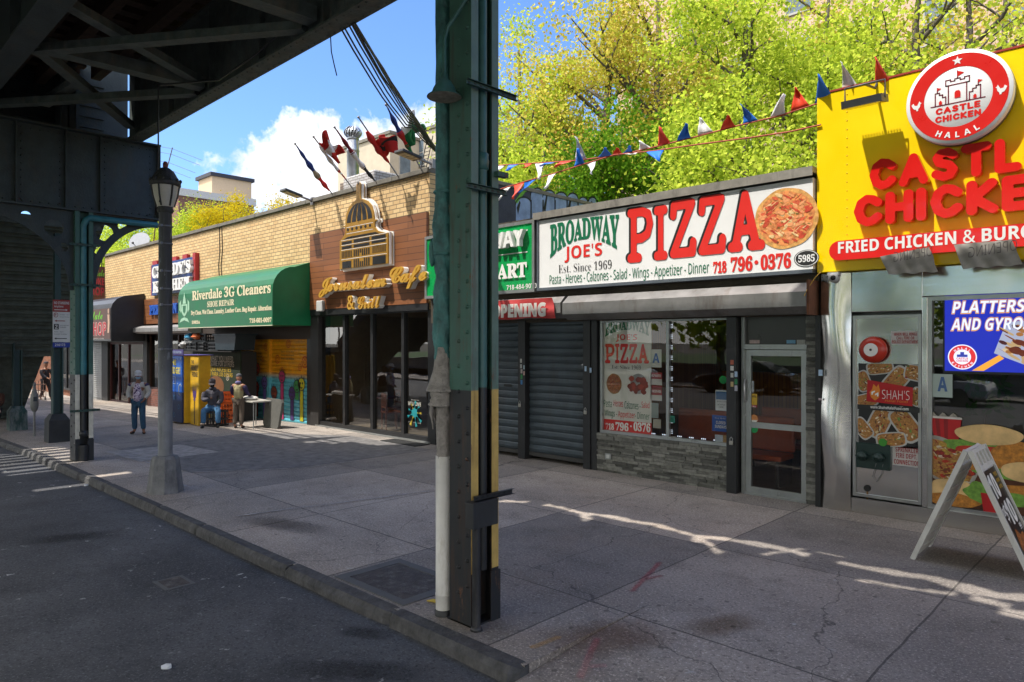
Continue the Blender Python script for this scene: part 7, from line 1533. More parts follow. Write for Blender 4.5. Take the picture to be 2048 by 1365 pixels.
for s in (-1, 1): mb.flat([(cx + s * .38 * Rr, cz + .28 * Rr), (cx + s * .38 * Rr + .08 * Rr, cz + .25 * Rr), (cx + s * .38 * Rr, cz + .21 * Rr)], y_ - .001); mb.flat([(cx + s * .32 * Rr - .03 * Rr, cz - .1 * Rr), (cx + s * .32 * Rr + .03 * Rr, cz - .1 * Rr), (cx + s * .32 * Rr + .03 * Rr, cz - .04 * Rr), (cx + s * .32 * Rr, cz - .01 * Rr), (cx + s * .32 * Rr - .03 * Rr, cz - .04 * Rr)], y_ - .001)
mb.flat([(cx - .055 * Rr, cz - .02 * Rr), (cx + .055 * Rr, cz - .02 * Rr), (cx + .055 * Rr, cz + .1 * Rr), (cx + .03 * Rr, cz + .14 * Rr), (cx - .03 * Rr, cz + .14 * Rr), (cx - .055 * Rr, cz + .1 * Rr)], y_ - .001); mb.build('red_flags', t)
mb = MB(); blob(mb, 'CASTLE', cx - .42 * Rr, cx + .42 * Rr, cz - .31 * Rr, cz - .17 * Rr, y_, 0, rR, r=.17, grid=14); blob(mb, 'CHICKEN', cx - .43 * Rr, cx + .43 * Rr, cz - .49 * Rr, cz - .35 * Rr, y_, 0, rR, r=.17, grid=14); mb.build('red_lettering', t)
# flood light, camera, torn banners
Yb = Ys - .34; t = thing('flood_light', 'grey flood light on a bracket hanging before the yellow sign', 'flood light', (FX(1730, Yb), Yb, 5.1)); fl = P('flood_housing', (.09, .09, .095), rough=.45, metal=.4)
A, B = Vector((FX(1690, Yb), Yb, FZ(1690, 212, Yb))), Vector((FX(1770, Yb), Yb, FZ(1770, 196, Yb))); zc = (A.z + B.z) / 2; A.z = B.z = zc
mb = MB(fl); mb.obox((A + B) / 2, (B - A) / 2, (0, .14, .03), (0, -.012, .045)); 
for k in range(14): p = A.lerp(B, (k + .5) / 14); mb.box(p.x - .004, p.x + .004, Yb + .0, Yb + .16, zc + .03, zc + .06)
mb.build('housing', t); mb = MB(P('flood_lens', hexc('c8a832'), rough=.15)); mb.obox((A + B) / 2 + Vector((0, -.012, -.05)), (B - A) / 2 * .92, (0, .12, .028), (0, -.001, .005)); mb.build('lens', t)  # yellow reflection of the sign put into the lens colour
mb = MB(fl); up = FZ(1690, 178, Yb) - zc; mb.tube([A, A + Vector((0, 0, up)), B + Vector((0, 0, up)), B], .012, 6); mb.tube([(A + B) / 2 + Vector((0, 0, up)), (A + B) / 2 + Vector((.03, .3, up + .02)), Vector(((A.x + B.x) / 2 + .05, Ys + .05, 5.6))], .016, 6); mb.build('bracket', t)
mb = MB(P('camera_white', (.5, .5, .5), rough=.4)); x, z = dz_(1668, 556, F - .16); mb.box(x - .07, x + .07, F - .2, F - .06, z + .03, z + .07); mb.ball((x, F - .17, z), (.07, .07, .065), 14, 10); mb.use(P('camera_lens', (.01, .01, .012), rough=.1)); mb.ball((x + .01, F - .225, z - .005), (.035, .03, .035), 10, 8); tag(mb.build('security_camera'), 'white dome security camera under the corner of the yellow sign', 'security camera')
yc = P('yellow_cord', hexc('b8902a')); mb = MB(yc); x = FX(1638, F - .2); mb.tube([(x + .02, F - .2, 3.17), (x - .03, F - .25, 3.1), (x - .1, F - .36, 2.93), (x - .12, 9.41, 2.85)], .006, 5); tag(mb.build('tied_string'), 'thin yellow cord tied to the shutter box end', 'cord')
film = P('torn_film', hexc('8d8880'), rough=.6, var=.25, sc=6)
for a, b_, pt, pb, sd, l_ in ((1778, 1877, 502, 542, 2, 'torn grey banner scrap under the red strip, the smaller one'), (1927, 2046, 488, 538, 4, 'torn grey banner scrap under the red strip, the wider one at the edge')):
    t = thing('torn_banner', l_, 'banner', (FX(a, Yr), Yr, 3.4)); yq = Yr - .05; mb = cloth(FX(a, yq), FX(b_, yq), FZ(a, pb, yq), FZ(a, pt, yq), yq, film, sd, amp=.014, slant=.1)
    for i, v in enumerate(mb.v):
        if sd == 2: mb.v[i] = (v[0], v[1], v[2] - .05 + .16 * (v[0] - FX(a, yq)) * (1 if v[2] > FZ(a, 522, yq) else .0) * .8)
    mb.build('cloth', t); mb = MB(P('film_ink', (.1, .09, .085), rough=.7)); zc = FZ(a, (pt + pb) / 2 - 4, yq); T(mb, 'OPENING', 'sans', FX(a + 12, yq), FX(b_ - 10, yq), zc - .02, zc + .1, yq - .05, MATS['film_ink'], off=-.01, put=lambda u, w, d, A_=FX(a + 12, yq), B_=FX(b_ - 10, yq): (A_ + B_ - u, yq - .055, w + .1 * (A_ + B_ - u - A_) - .03)); mb.build('lettering', t)

# bunting
pc = {'r': PH('pennant_red', 'f04420', rough=.5, var=.1), 'w': PH('pennant_white', 'f2f0ec', rough=.5, var=.05), 'b': PH('pennant_blue', '2074dc', rough=.5, var=.1)}
def bunting(label, pts, pens, Yb):
    t = thing('bunting', label, 'bunting', (FX(1300, Yb), Yb, 5.4), 'pennant strings over the shops'); W3 = [Vector((FX(a, Yb), Yb, FZ(a, b_, Yb))) for a, b_ in pts]
    mb = MB(PH('string_red', 'a8442a')); mb.tube(W3, .012, 5); mb.build('string', t); rr = random.Random(len(pens))
    def on(px):
        for (a, b_), (c_, d) in zip(pts[:-1], pts[1:]):
            if a <= px <= c_: return b_ + (d - b_) * (px - a) / (c_ - a)
        return pts[-1][1]
    for (px, w, dx, dy, col) in pens:
        w, dx, dy = w * 1.2, dx * 1.2, dy * 1.25
        A, B, Tp = [Vector((FX(p, Yb), Yb, FZ(p, q, Yb))) for p, q in ((px - w / 2, on(px - w / 2)), (px + w / 2, on(px + w / 2)), (px + dx, on(px) + dy))]; Tp.y -= rr.uniform(.05, .2); m_ = MB(pc[col]); n = 6; vs, fs = [], []; m_.smooth = True
        for i in range(n + 1):
            for k in range(n + 1):
                u, v = i / n, k / n; p = A.lerp(B, u).lerp(Tp, v); p.y += .05 * math.sin(v * 4 + px) * v + .04 * math.sin(u * 5 + px) * v; vs.append(p)
        for i in range(n):
            for k in range(n): q = i * (n + 1) + k; fs.append((q, q + 1, q + n + 2, q + n + 1))
        m_.add(vs, fs); o = m_.build('pennant', t); s_ = o.modifiers.new('thick', 'SOLIDIFY'); s_.thickness = .004
bunting('upper string of red, white and blue pennants rising to the flood light', [(905, 340), (1000, 331), (1100, 325), (1160, 321), (1240, 310), (1300, 297), (1400, 272), (1480, 251), (1560, 232), (1640, 206), (1690, 190), (1750, 180), (1800, 172)],
 [(1001, 16, -2, 14, 'w'), (1029, 16, -6, 12, 'b'), (1056, 14, 4, 10, 'r'), (1080, 16, 5, 28, 'w'), (1102, 22, -14, 8, 'b'), (1134, 20, -12, 12, 'r'), (1162, 20, 3, -34, 'w'), (1208, 26, 12, -12, 'b'), (1236, 18, 4, -10, 'r'), (1252, 20, 14, -10, 'b'), (1290, 22, -4, -12, 'w'), (1328, 22, 0, -26, 'r'), (1368, 24, 10, -24, 'b'), (1412, 26, -8, -26, 'w'), (1456, 26, 8, -18, 'r'), (1502, 26, -10, -26, 'b'), (1555, 26, 14, -34, 'w'), (1601, 32, -6, -34, 'r'), (1648, 32, 2, -36, 'b'), (1703, 34, -8, -44, 'w'), (1767, 34, -4, -42, 'r')], F - .1)
bunting('lower string of pennants sagging from the column to the yellow sign', [(905, 405), (1000, 379), (1045, 365), (1110, 347), (1180, 325), (1230, 310), (1310, 302), (1400, 289), (1500, 276), (1580, 264), (1642, 250)],
 [(1012, 18, -6, 22, 'w'), (1038, 18, 4, 28, 'r'), (1062, 20, -14, 22, 'b'), (1105, 12, -4, 26, 'w'), (1158, 18, 4, -26, 'b'), (1182, 16, 8, 22, 'w'), (1310, 30, 16, 20, 'b'), (1262, 24, 10, 3, 'w')], F - .16)

# ------------------------------------------------------------------ sandwich board
t = thing('sandwich_board', 'white plastic sandwich board offering ten for ten dollars', 'sandwich board', (-1.55, 8.4, 0)); wp_ = P('board_plastic', (.58, .57, .54), rough=.45, var=.1, dirt=.25, dcol=(.3, .29, .27))
y0, y1, zA = 8.06, 8.72, 1.17; xt = -1.54; xl, xr = -2.03, -1.02
def leaf(xf, name, ribs):
    A, B = Vector((xt + (.02 if xf > xt else -.02), 0, zA)), Vector((xf, 0, .0)); d = B - A; nrm = Vector((-d.z, 0, d.x)).normalized() * (-1 if xf > xt else 1)
    if (nrm.x > 0) != (xf > xt): nrm = -nrm
    def bx(mb, u0, u1, ya, yb, d0, d1): c_ = A + d * (u0 + u1) / 2 + nrm * (d0 + d1) / 2 + Vector((0, (ya + yb) / 2, 0)); mb.obox(c_, d * (u1 - u0) / 2, Vector((0, (yb - ya) / 2, 0)), nrm * (d1 - d0) / 2)
    mb = MB(wp_); bx(mb, 0, 1, y0, y0 + .04, -.025, .02); bx(mb, 0, 1, y1 - .04, y1, -.025, .02); bx(mb, .9, .96, y0 + .04, y1 - .04, -.02, .012); bx(mb, .13, .17, y0 + .04, y1 - .04, -.02, .012); bx(mb, 0, .03, y0 + .04, y1 - .04, -.02, .012)
    for k in range(4): ya = y0 + .04 + (y1 - y0 - .08) * (k + .5) / 4 - .03; bx(mb, .03, .13, ya, ya + .06, -.01, .008)
    bx(mb, .17, .9, y0 + .04, y1 - .04, -.012, .0)
    for k in range(5): bx(mb, .2 + k * .14, .215 + k * .14, y0 + .04, y1 - .04, -.024, -.012)
    mb.build(name, t); return A, d, nrm
leaf(xl, 'rear_leaf', True); A, d, nrm = leaf(xr, 'front_leaf', True)
def onb(u, v, dd): return A + d * (1 - v) + Vector((0, y0 + .04 + u * (y1 - y0 - .08), 0)) + nrm * dd
mb = MB(P('poster_black')); mb.add([onb(0, .1, .004), onb(1, .1, .004), onb(1, .82, .004), onb(0, .82, .004)], [(0, 1, 2, 3)]); mb.build('black_poster', t)
pw = PH('letter_white'); mb = MB(); put = lambda u, w, dd: onb(u, w, .008)
T(mb, '10', 'sans', .1, .58, .6, .79, 0, pw, off=.04, put=put); T(mb, 'FOR', 'sans', .06, .26, .47, .53, 0, pw, off=.02, put=put); T(mb, '$', 'sans', .22, .36, .41, .56, 0, pw, off=.02, put=put); T(mb, '10', 'sans', .36, .88, .38, .57, 0, pw, off=.04, put=put); T(mb, '99', 'sans', .74, .9, .32, .37, 0, pw, off=.02, put=put); mb.build('white_lettering', t)
mb = MB(); yq = PH('board_yellow', 'c8a030'); T(mb, 'PIECES', 'sans', .66, .9, .75, .78, 0, yq, put=put, off=.02); T(mb, 'HOT WINGS', 'sans', .66, .92, .7, .73, 0, yq, put=put, off=.02); T(mb, 'ANY TIME', 'sans', .66, .9, .65, .68, 0, yq, put=put, off=.02); mb.build('yellow_lettering', t)
mb = MB(P('board_chicken', hexc('9a5a2a'), rough=.5, var=.6, sc=28)); mb.add([onb(a, b_, .006) for a, b_ in ((.3, .1), (.22, .25), (.34, .36), (.44, .34), (.55, .3), (.7, .31), (.86, .28), (1, .3), (1, .1))], [list(range(9))]); mb.build('chicken_picture', t)

# ------------------------------------------------------------------ trees
def leaves(name, cent, mat, parent, size, seed, clump=.32, per=9, droop=.25, shape='leaf'):
    """leaf shaped faces gathered in clumps round the given centres"""
    rg = np.random.default_rng(seed); cs = np.repeat(np.array(cent), per, axis=0); n = len(cs)
    p = cs + rg.normal(0, clump, (n, 3)) * np.array([1, 1, .8])
    a = rg.normal(0, 1, (n, 3)); a[:, 2] -= droop; a /= np.linalg.norm(a, axis=1)[:, None]
    b = np.cross(a, rg.normal(0, 1, (n, 3))); b /= np.linalg.norm(b, axis=1)[:, None]
    s = size * rg.uniform(.6, 1.35, (n, 1)); nn = np.cross(a, b)
    v = np.stack([p - a * s * .5, p + b * s * .36 - a * s * .08 + nn * s * .1, p + b * s * .2 + a * s * .3, p + a * s * .55, p - b * s * .2 + a * s * .3, p - b * s * .36 - a * s * .08 + nn * s * .1], axis=1).reshape(-1, 3)
    at = np.array(parent['at']); v = v - at; me = bpy.data.meshes.new(name)
    me.vertices.add(len(v)); me.vertices.foreach_set('co', v.ravel()); me.loops.add(n * 6); me.loops.foreach_set('vertex_index', np.arange(n * 6))
    me.polygons.add(n); me.polygons.foreach_set('loop_start', np.arange(n) * 6); me.polygons.foreach_set('loop_total', np.full(n, 6)); me.update(); me.validate()
    me.materials.append(mat); o = bpy.data.objects.new(name, me); C.objects.link(o); o.parent = parent; return o
barkm = P('bark', (.10, .085, .07), rough=.95, var=.4, sc=6, bump=.8, bsc=16)
LG = [leafmat('leaf_green', [hexc(h) for h in ('9cae34', 'c6d848', 'd8e05c', 'b4c840', '7c9634')], .5), leafmat('leaf_yellow', [hexc(h) for h in ('bcae44', 'd8d056', 'e0c86a', 'c8d44c', 'a8b03c', 'c09458')], .5),
      leafmat('leaf_gold', [hexc(h) for h in ('b8a018', 'd6c02a', 'c8b822', 'a8902a')], .5), leafmat('leaf_dark', [hexc(h) for h in ('3f6a1a', '5f8a22', '7aa02c', '4a7a1c')], .45)]
def tree(label, X, Y, zb, H, rad, mat, seed, n=420, lo=.28, size=.118, per=40, clump=.35, group='trees behind the shops', squash=1.0):
    rr = random.Random(seed); t = thing('tree', label, 'tree', (X, Y, zb), group); mb = MB(barkm); tips = []
    lean = Vector((rr.uniform(-.05, .05), rr.uniform(-.05, .05), 1)); top = Vector((X, Y, zb)) + lean * H * .9
    tr = [Vector((X, Y, zb)).lerp(top, u) + Vector((rr.uniform(-.1, .1), rr.uniform(-.1, .1), 0)) * min(1, u * 5) for u in np.linspace(0, 1, 9)]; r0 = .02 * H + .05
    mb.tube(tr, [r0 * (1.25 if i == 0 else 1 - .11 * i) for i in range(9)], 9); lobes = []
    for i in range(int(13 + H * .5)):
        u = rr.uniform(lo - .06, .85); a = i * 2.4 + rr.uniform(-.5, .5); p = Vector((X, Y, zb)).lerp(top, u); prof = math.sin(math.pi * min(1, (u - lo + .22) / (1.12 - lo + .1))) ** .7; L = rad * prof * rr.uniform(.65, 1.05) * squash
        d = Vector((math.cos(a), math.sin(a), rr.uniform(.35, .8))); q = [p, p + d * L * .35 + Vector((0, 0, rr.uniform(0, .3))), p + d * L * .7 + Vector((rr.uniform(-.3, .3), rr.uniform(-.3, .3), rr.uniform(-.1, .3))), p + d * L]; rb_ = max(.035, r0 * .4 * (1 - u * .6)); mb.tube(q, [rb_, rb_ * .7, rb_ * .4, rb_ * .15], 6); lobes.append((q[3], L)); lobes.append((q[2], L * .8))
        for k in range(3): s = q[1 + k % 2]; e = s + Vector((rr.uniform(-1, 1), rr.uniform(-1, 1), rr.uniform(.1, .9))) * L * .4; mb.tube([s, s.lerp(e, .5) + Vector((0, 0, .1)), e], [rb_ * .4, rb_ * .25, .012], 5); lobes.append((e, L * .6))
    lobes.append((top, rad * .5)); lobes.append((top + Vector((0, 0, H * .06)), rad * .35)); mb.build('trunk', t)
    cent = []
    while len(cent) < n: c_, L = rr.choice(lobes); s = .09 * L + .14; cent.append((c_.x + rr.gauss(0, s), c_.y + rr.gauss(0, s), c_.z + rr.gauss(0, s * .75)))
    leaves('crown', cent, mat, t, size, seed, clump, per); return t
def treeat(label, px, Y, pytop, rad, mat, seed, zb=-.7, **k):
    X = FX(px, Y); zt = FZ(px, pytop, Y); return tree(label, X, Y, zb, (zt - zb) * (1.12 if Y < 22.5 and pytop < 300 else 1), rad, LG[mat], seed, **k)
treeat('fresh green tree just right of the big column, leaning over the graffiti wall', 1040, 20, 95, 3.4, 0, 1, n=620)
treeat('tall yellow-green budding tree above the mini mart sign', 1170, 21, 5, 4.2, 1, 2, n=700)
treeat('tall tree of mixed gold buds behind the pizza lettering', 1330, 22, -60, 4.4, 1, 3, n=700)
treeat('bright green maple rising over the end of the white sign', 1520, 19.5, -40, 3.6, 0, 4, n=680, lo=.22)
treeat('bright green maple behind the corner of the yellow sign', 1640, 21, -10, 3.4, 0, 5, n=560, lo=.22)
treeat('sparse dark limbed tree behind the flood light', 1800, 19, -70, 3.6, 0, 6, n=420, per=16)
treeat('sparse budding tree above the round sign', 1960, 20, -50, 3.6, 1, 7, n=420, per=14)
treeat('tall bright tree in front of the brick apartments, behind the white sign', 1430, 27, -120, 5.2, 0, 21, n=420, lo=.3)
treeat('tall yellow-green tree in front of the apartments, behind the flood light', 1720, 26, -140, 5.2, 1, 22, n=420, lo=.3)
treeat('tall green tree in front of the apartments at the right edge', 1960, 25, -140, 4.8, 1, 23, n=300, lo=.3)
treeat('low leafy tree filling the gap under the pennants', 1240, 17.5, 250, 3.0, 3, 8, n=520, lo=.18)
treeat('low bright tree beside the yellow box, under the lower pennant string', 1500, 17.5, 225, 3.0, 0, 9, n=520, lo=.16)
treeat('low dusty green tree right behind the mini mart roof', 1090, 19, 260, 2.6, 0, 10, n=420, lo=.16)
treeat('small gold tree over the left brick parapet', 470, 24, 384, 5.2, 2, 11, n=900, lo=.12, squash=1.15)
treeat('small gold tree by the rooftop lamp over the dry cleaner', 560, 23, 392, 3.6, 2, 12, n=560, lo=.12)
treeat('lime green tree behind the street lantern', 385, 22, 405, 5.4, 0, 13, n=1100, lo=.12, squash=1.2)
treeat('lime green tree seen through the arched bracket', 275, 19, 425, 5.2, 0, 14, n=1100, lo=.12, squash=1.25)
treeat('lime green tree at the far left end of the brick building', 210, 15, 465, 3.4, 0, 15, n=700, lo=.12)

# ------------------------------------------------------------------ buildings behind
def windows(b, Xs, Y, zs, w, h, fr, gl, name='window', face='y', sill=None):
    for x in Xs:
        for z in zs:
            mb = MB(fr)
            if face == 'y':
                mb.box(x - w / 2, x - w / 2 + .07, Y - .05, Y + .02, z, z + h); mb.box(x + w / 2 - .07, x + w / 2, Y - .05, Y + .02, z, z + h); mb.box(x - w / 2 + .07, x + w / 2 - .07, Y - .05, Y + .02, z + h - .07, z + h); mb.box(x - w / 2 - .1, x + w / 2 + .1, Y - .1, Y + .02, z - .1, z + .0); mb.box(x - w / 2 + .07, x + w / 2 - .07, Y - .04, Y, z + h * .5 - .04, z + h * .5 + .04)
                o = mb.build(name, b); g = MB(gl); g.quad((x - w / 2 + .07, Y - .015, z), (x + w / 2 - .07, Y - .015, z), (x + w / 2 - .07, Y - .015, z + h), (x - w / 2 + .07, Y - .015, z + h)); g.build('pane', o)
            else:
                X = Y; y = x; mb.box(X - .02, X + .05, y - w / 2, y - w / 2 + .07, z, z + h); mb.box(X - .02, X + .05, y + w / 2 - .07, y + w / 2, z, z + h); mb.box(X - .02, X + .05, y - w / 2 + .07, y + w / 2 - .07, z + h - .07, z + h); mb.box(X - .02, X + .1, y - w / 2 - .1, y + w / 2 + .1, z - .1, z)
                o = mb.build(name, b); g = MB(gl); g.quad((X + .015, y - w / 2 + .07, z), (X + .015, y + w / 2 - .07, z), (X + .015, y + w / 2 - .07, z + h), (X + .015, y - w / 2 + .07, z + h)); g.build('pane', o)
pane = P('far_pane', (.12, .16, .2), rough=.08, var=.3, sc=2); frw = P('far_frame', (.35, .34, .32), rough=.6)
t = thing('apartment_building', 'tall pinkish brick apartment building glimpsed through the trees', 'building', (2, 33, 0))
pb = bricks('pink_brick', hexc('c4a592'), hexc('b08f7c'), hexc('b8aa9a'), .24, .08, .01, plane='W')
mb = MB(pb); mb.box(FX(1235, 33), 9, 33, 45, -1, 26); mb.build('wall', t); mb = MB(P('stone_band', hexc('b5aa98'), rough=.8)); 
for z in (7.0, 13.2): mb.box(FX(1235, 33) - .1, 9.1, 32.9, 33, z, z + .35)
mb.build('stone_bands', t); windows(t, list(np.arange(FX(1235, 33) + 1.6, 8.5, 2.9)), 33, (5.0, 8.2, 11.3, 14.6, 17.7), 1.25, 1.9, frw, pane)
t = thing('beige_building', 'beige stucco apartment block behind the flags', 'building', (FX(760, 34), 34, 0)); bs = P('beige_stucco', hexc('b5ab98'), rough=.9, var=.1, sc=1.5, bump=.15)
Yb = 34; xa, xb, xc = FX(676, Yb), FX(780, Yb), FX(884, Yb); za = lambda px, py, Y: FZ(px, py, Y)
mb = MB(bs); mb.box(xa, xb, Yb, Yb + 14, -1, za(780, 268, Yb)); mb.box(xb + .01, xc, Yb + 3, Yb + 14, -1, za(810, 276, Yb + 3)); mb.build('wall', t)
mb = MB(copm); mb.box(xa - .15, xb + .15, Yb - .15, Yb + 14, za(780, 268, Yb), za(780, 268, Yb) + .25); mb.box(xb + .16, xc, Yb + 2.85, Yb + 14, za(810, 276, Yb + 3), za(810, 276, Yb + 3) + .25); mb.build('coping', t)
windows(t, [FX(800, Yb + 3) - .6, FX(838, Yb + 3)], Yb + 3, (za(795, 345, Yb + 3), ), 1.4, 2.2, frw, pane)
windows(t, [Yb + 1.5], xb, (za(795, 345, Yb), ), 1.2, 2.2, frw, pane, face='x')
mb = MB(dark); x = FX(855, Yb + 2.6); zl = za(850, 340, Yb + 2.6); Yq = Yb + 2.6
for s in (0, .7): mb.tube([(x + s - .9, Yq, zl), (x + s, Yq, zl + 2.6)], .04, 5)
for k in range(9): mb.tube([(x - .9 + k * .1, Yq, zl + k * .29), (x - .2 + k * .1, Yq, zl + k * .29)], .03, 5)
mb.box(x - 1.6, x + .2, Yq - .3, Yq + .4, zl - .1, zl); mb.build('fire_ladder', t)
t = thing('penthouse_building', 'red brick building with a tan rooftop penthouse far behind the lantern', 'building', (FX(420, 33), 33, 0)); Yb = 33
xb = FX(357, Yb); xa = xb - 9; yz = YX(508, xb); zt = za(357, 376, Yb)
mb = MB(rbrick); mb.box(xa, xb, Yb, yz, -1, zt - .9); mb.build('wall', t); mb = MB(P('white_coping', (.5, .49, .47), rough=.8)); mb.box(xa - .2, xb + .2, Yb - .2, yz + .2, zt - .9, zt); mb.build('coping', t)
Yp = Yb + 5; px1 = FX(424, Yp); px0 = FX(397, Yp); yq = YX(503, px1); zp = za(424, 352, Yp); mb = MB(P('tan_stucco', hexc('c2ab8e'), rough=.9, var=.06)); mb.box(px0, px1, Yp, yq, zt - 1, zp); mb.build('penthouse', t); mb = MB(P('dark_cap', (.03, .03, .04), rough=.6)); mb.box(px0 - .3, px1 + .3, Yp - .3, yq + .3, zp, zp + .45); mb.build('roof_edge', t)
windows(t, [YX(405, xb)], xb, (zt - 4.4,), 1.3, 1.9, frw, pane, face='x')
# neighbours further down the street
gl = gz(-50)
t = thing('corner_building', 'orange brown brick shopfront building beyond the smoke shop', 'building', (-42, F, gl)); ob = bricks('orange_brick', hexc('8f5232'), hexc('77422a'), hexc('6a5a4a'), .24, .08, .01, plane='W')
mb = MB(ob); mb.box(-48.5, -36.75, F + .1, 22, gl - .5, 5.2); mb.build('wall', t); mb = MB(copm); mb.box(-48.6, -36.7, F, 22, 5.2, 5.4); mb.build('coping', t)
mb = MB(PH('orange_paint', 'a8592a', var=.2)); mb.box(-38.2, -37.2, F, F + .1, gl, 3.4); mb.build('pilaster', t)
frame('shop_window', t, -42.5, -38.6, gl + .3, 2.2, F + .02, .1, .08, dark, mull=(-40.5,), pane=shopglass); mb = MB(dark); mb.box(-42.4, -38.7, F + .098, F + .1, gl + .4, 2.1); mb.build('backing_sheet', t)  # last box: dark sheet right behind the pane
t = thing('street_end_building', 'pale grey building closing the far end of the street', 'building', (-75, 6, gl)); mb = MB(P('pale_wall', hexc('8f8f8a'), rough=.9, var=.2)); mb.box(-84, -72, -2, 30, gl - .5, 9); mb.build('wall', t); windows(t, list(np.arange(0, 28, 3)), -72, (1.5, 4.8), 1.3, 1.9, frw, pane, face='x')
# box van and a passer-by with a cart far down the walk
def van(label, X, Y, z):
    t = thing('delivery_van', label, 'van', (X, Y, z)); w, L = 2.0, 5.2; body = P('van_white', hexc('a9aaa6'), rough=.35, var=.08)
    pr = [(0, .35), (0, 2.35), (.15, 2.5), (3.7, 2.5), (4.35, 1.55), (5.1, 1.3), (5.2, .8), (5.2, .35)]
    mb = MB(body); mb.prism([(X - p[0], p[1] + z) for p in pr], 'y', Y - w / 2, Y + w / 2); mb.build('body', t, bevel=.05, fixn=True)
    mb = MB(P('van_glass', (.02, .025, .03), rough=.05)); mb.box(X - 4.2, X - 3.75, Y - w / 2 - .006, Y + w / 2 + .006, z + 1.5, z + 2.2); mb.box(X + .0, X + .006, Y - .75, Y + .75, z + 1.5, z + 2.2); mb.build('windows', t)
    mb = MB(PH('sign_red'));
    for s in (-1, 1): m2 = MB(PH('sign_red')); m2.box(X, X + .02, Y + s * .9 - .06, Y + s * .9 + .06, z + .8, z + 1.2); m2.build('tail_light', t)
    for xx in (.9, 4.2):
        for s in (-1, 1): m2 = MB(P('tyre', (.015, .015, .015), rough=.9)); m2.lathe([(.2, -.1), (.36, -.1), (.37, 0), (.36, .1), (.2, .1)], (X - xx, Y + s * (w / 2 - .08), z + .36), 18, axis='y'); o = m2.build('wheel', t); m3 = MB(alu); m3.lathe([(.2, -.08), (.05, -.11), (0, -.11)], (X - xx, Y + s * (w / 2 - .08), z + .36), 14, axis='y'); m3.build('rim', o)
    mb = MB(dark); mb.box(X - .02, X + .08, Y - .95, Y + .95, z + .35, z + .55); mb.build('bumper', t); return t
van('pale grey delivery van parked far down the street', -53, 9.9, gl)
# opposite side of the street: mirrored in the glass and the steel
for i, (x, y, H, r, m_) in enumerate(((-30, -19, 11, 4.4, 3), (-21, -21, 12, 4.6, 0), (-13, -19.5, 10, 4.2, 3), (-6, -21, 12, 4.6, 0), (1, -19, 11, 4.4, 3), (9, -21, 12, 4.8, 0), (17, -19.5, 11, 4.4, 3))):
    tree('leafy park tree across the street behind the camera', x, y, 0, H, r, LG[m_], 40 + i, n=300, lo=.15, size=.42, per=9, clump=.6, group='park trees across the street')
t = thing('park_wall', 'long grey stone park wall across the street behind the camera', 'wall', (-8, -16.7, 0)); mb = MB(bricks('park_stone', hexc('7d776c'), hexc('67625a'), hexc('4a463f'), .7, .32, .02, plane='W')); mb.box(-60, 30, -16.9, -16.5, -.1, .8); mb.build('wall', t); mb = MB(copm); mb.box(-60, 30, -17, -16.4, .8, .92); mb.build('coping', t)
def car(label, X, Y, z, hue):
    t = thing('parked_car', label, 'car', (X, Y, z), 'cars parked across the street'); body = PH('car_' + hue, hue, rough=.25, var=.03, coat=.6); L, w = 4.5, 1.75
    low = [(0, .32), (.02, .68), (.25, .82), (1.15, .92), (3.5, .95), (4.4, .88), (4.5, .6), (4.48, .32)]; cab = [(1.05, .9), (1.75, 1.4), (3.0, 1.43), (3.9, .94)]
    mb = MB(body); mb.prism([(X + p, q + z) for p, q in low], 'y', Y - w / 2, Y + w / 2); mb.build('body', t, bevel=.07, seg=3, fixn=True); mb = MB(P('van_glass')); mb.prism([(X + p, q + z - .01) for p, q in cab], 'y', Y - w / 2 + .14, Y + w / 2 - .14); mb.build('glasshouse', t, bevel=.05, fixn=True); mb = MB(body); mb.box(X + 1.78, X + 2.98, Y - w / 2 + .13, Y + w / 2 - .13, z + 1.405, z + 1.445); mb.build('roof', t, bevel=.015)
    for xx in (.85, 3.6):
        for s in (-1, 1): m2 = MB(P('tyre')); m2.lathe([(.19, -.1), (.31, -.1), (.325, 0), (.31, .1), (.19, .1)], (X + xx, Y + s * (w / 2 - .08), z + .32), 18, axis='y'); o = m2.build('wheel', t); m3 = MB(alu); m3.lathe([(0, -.08), (.19, -.085), (.19, .085), (0, .08)], (X + xx, Y + s * (w / 2 - .08), z + .32), 14, axis='y'); m3.build('rim', o)
    for s in (-1, 1): m2 = MB(PH('sign_white')); m2.box(X - .01, X + .06, Y + s * .62 - .16, Y + s * .62 + .16, z + .62, z + .76); m2.build('headlight', t)
for i, (x, h) in enumerate(((-24, 'b9bcc0'), (-16.5, '20242a'), (-9.5, 'c8c8c6'), (-2, '2a3a5a'), (5, 'a8a8a8'))): car(('silver', 'black', 'white', 'blue', 'grey')[i] + ' saloon car parked across the street behind the camera', x, -10.6, -.13, h)

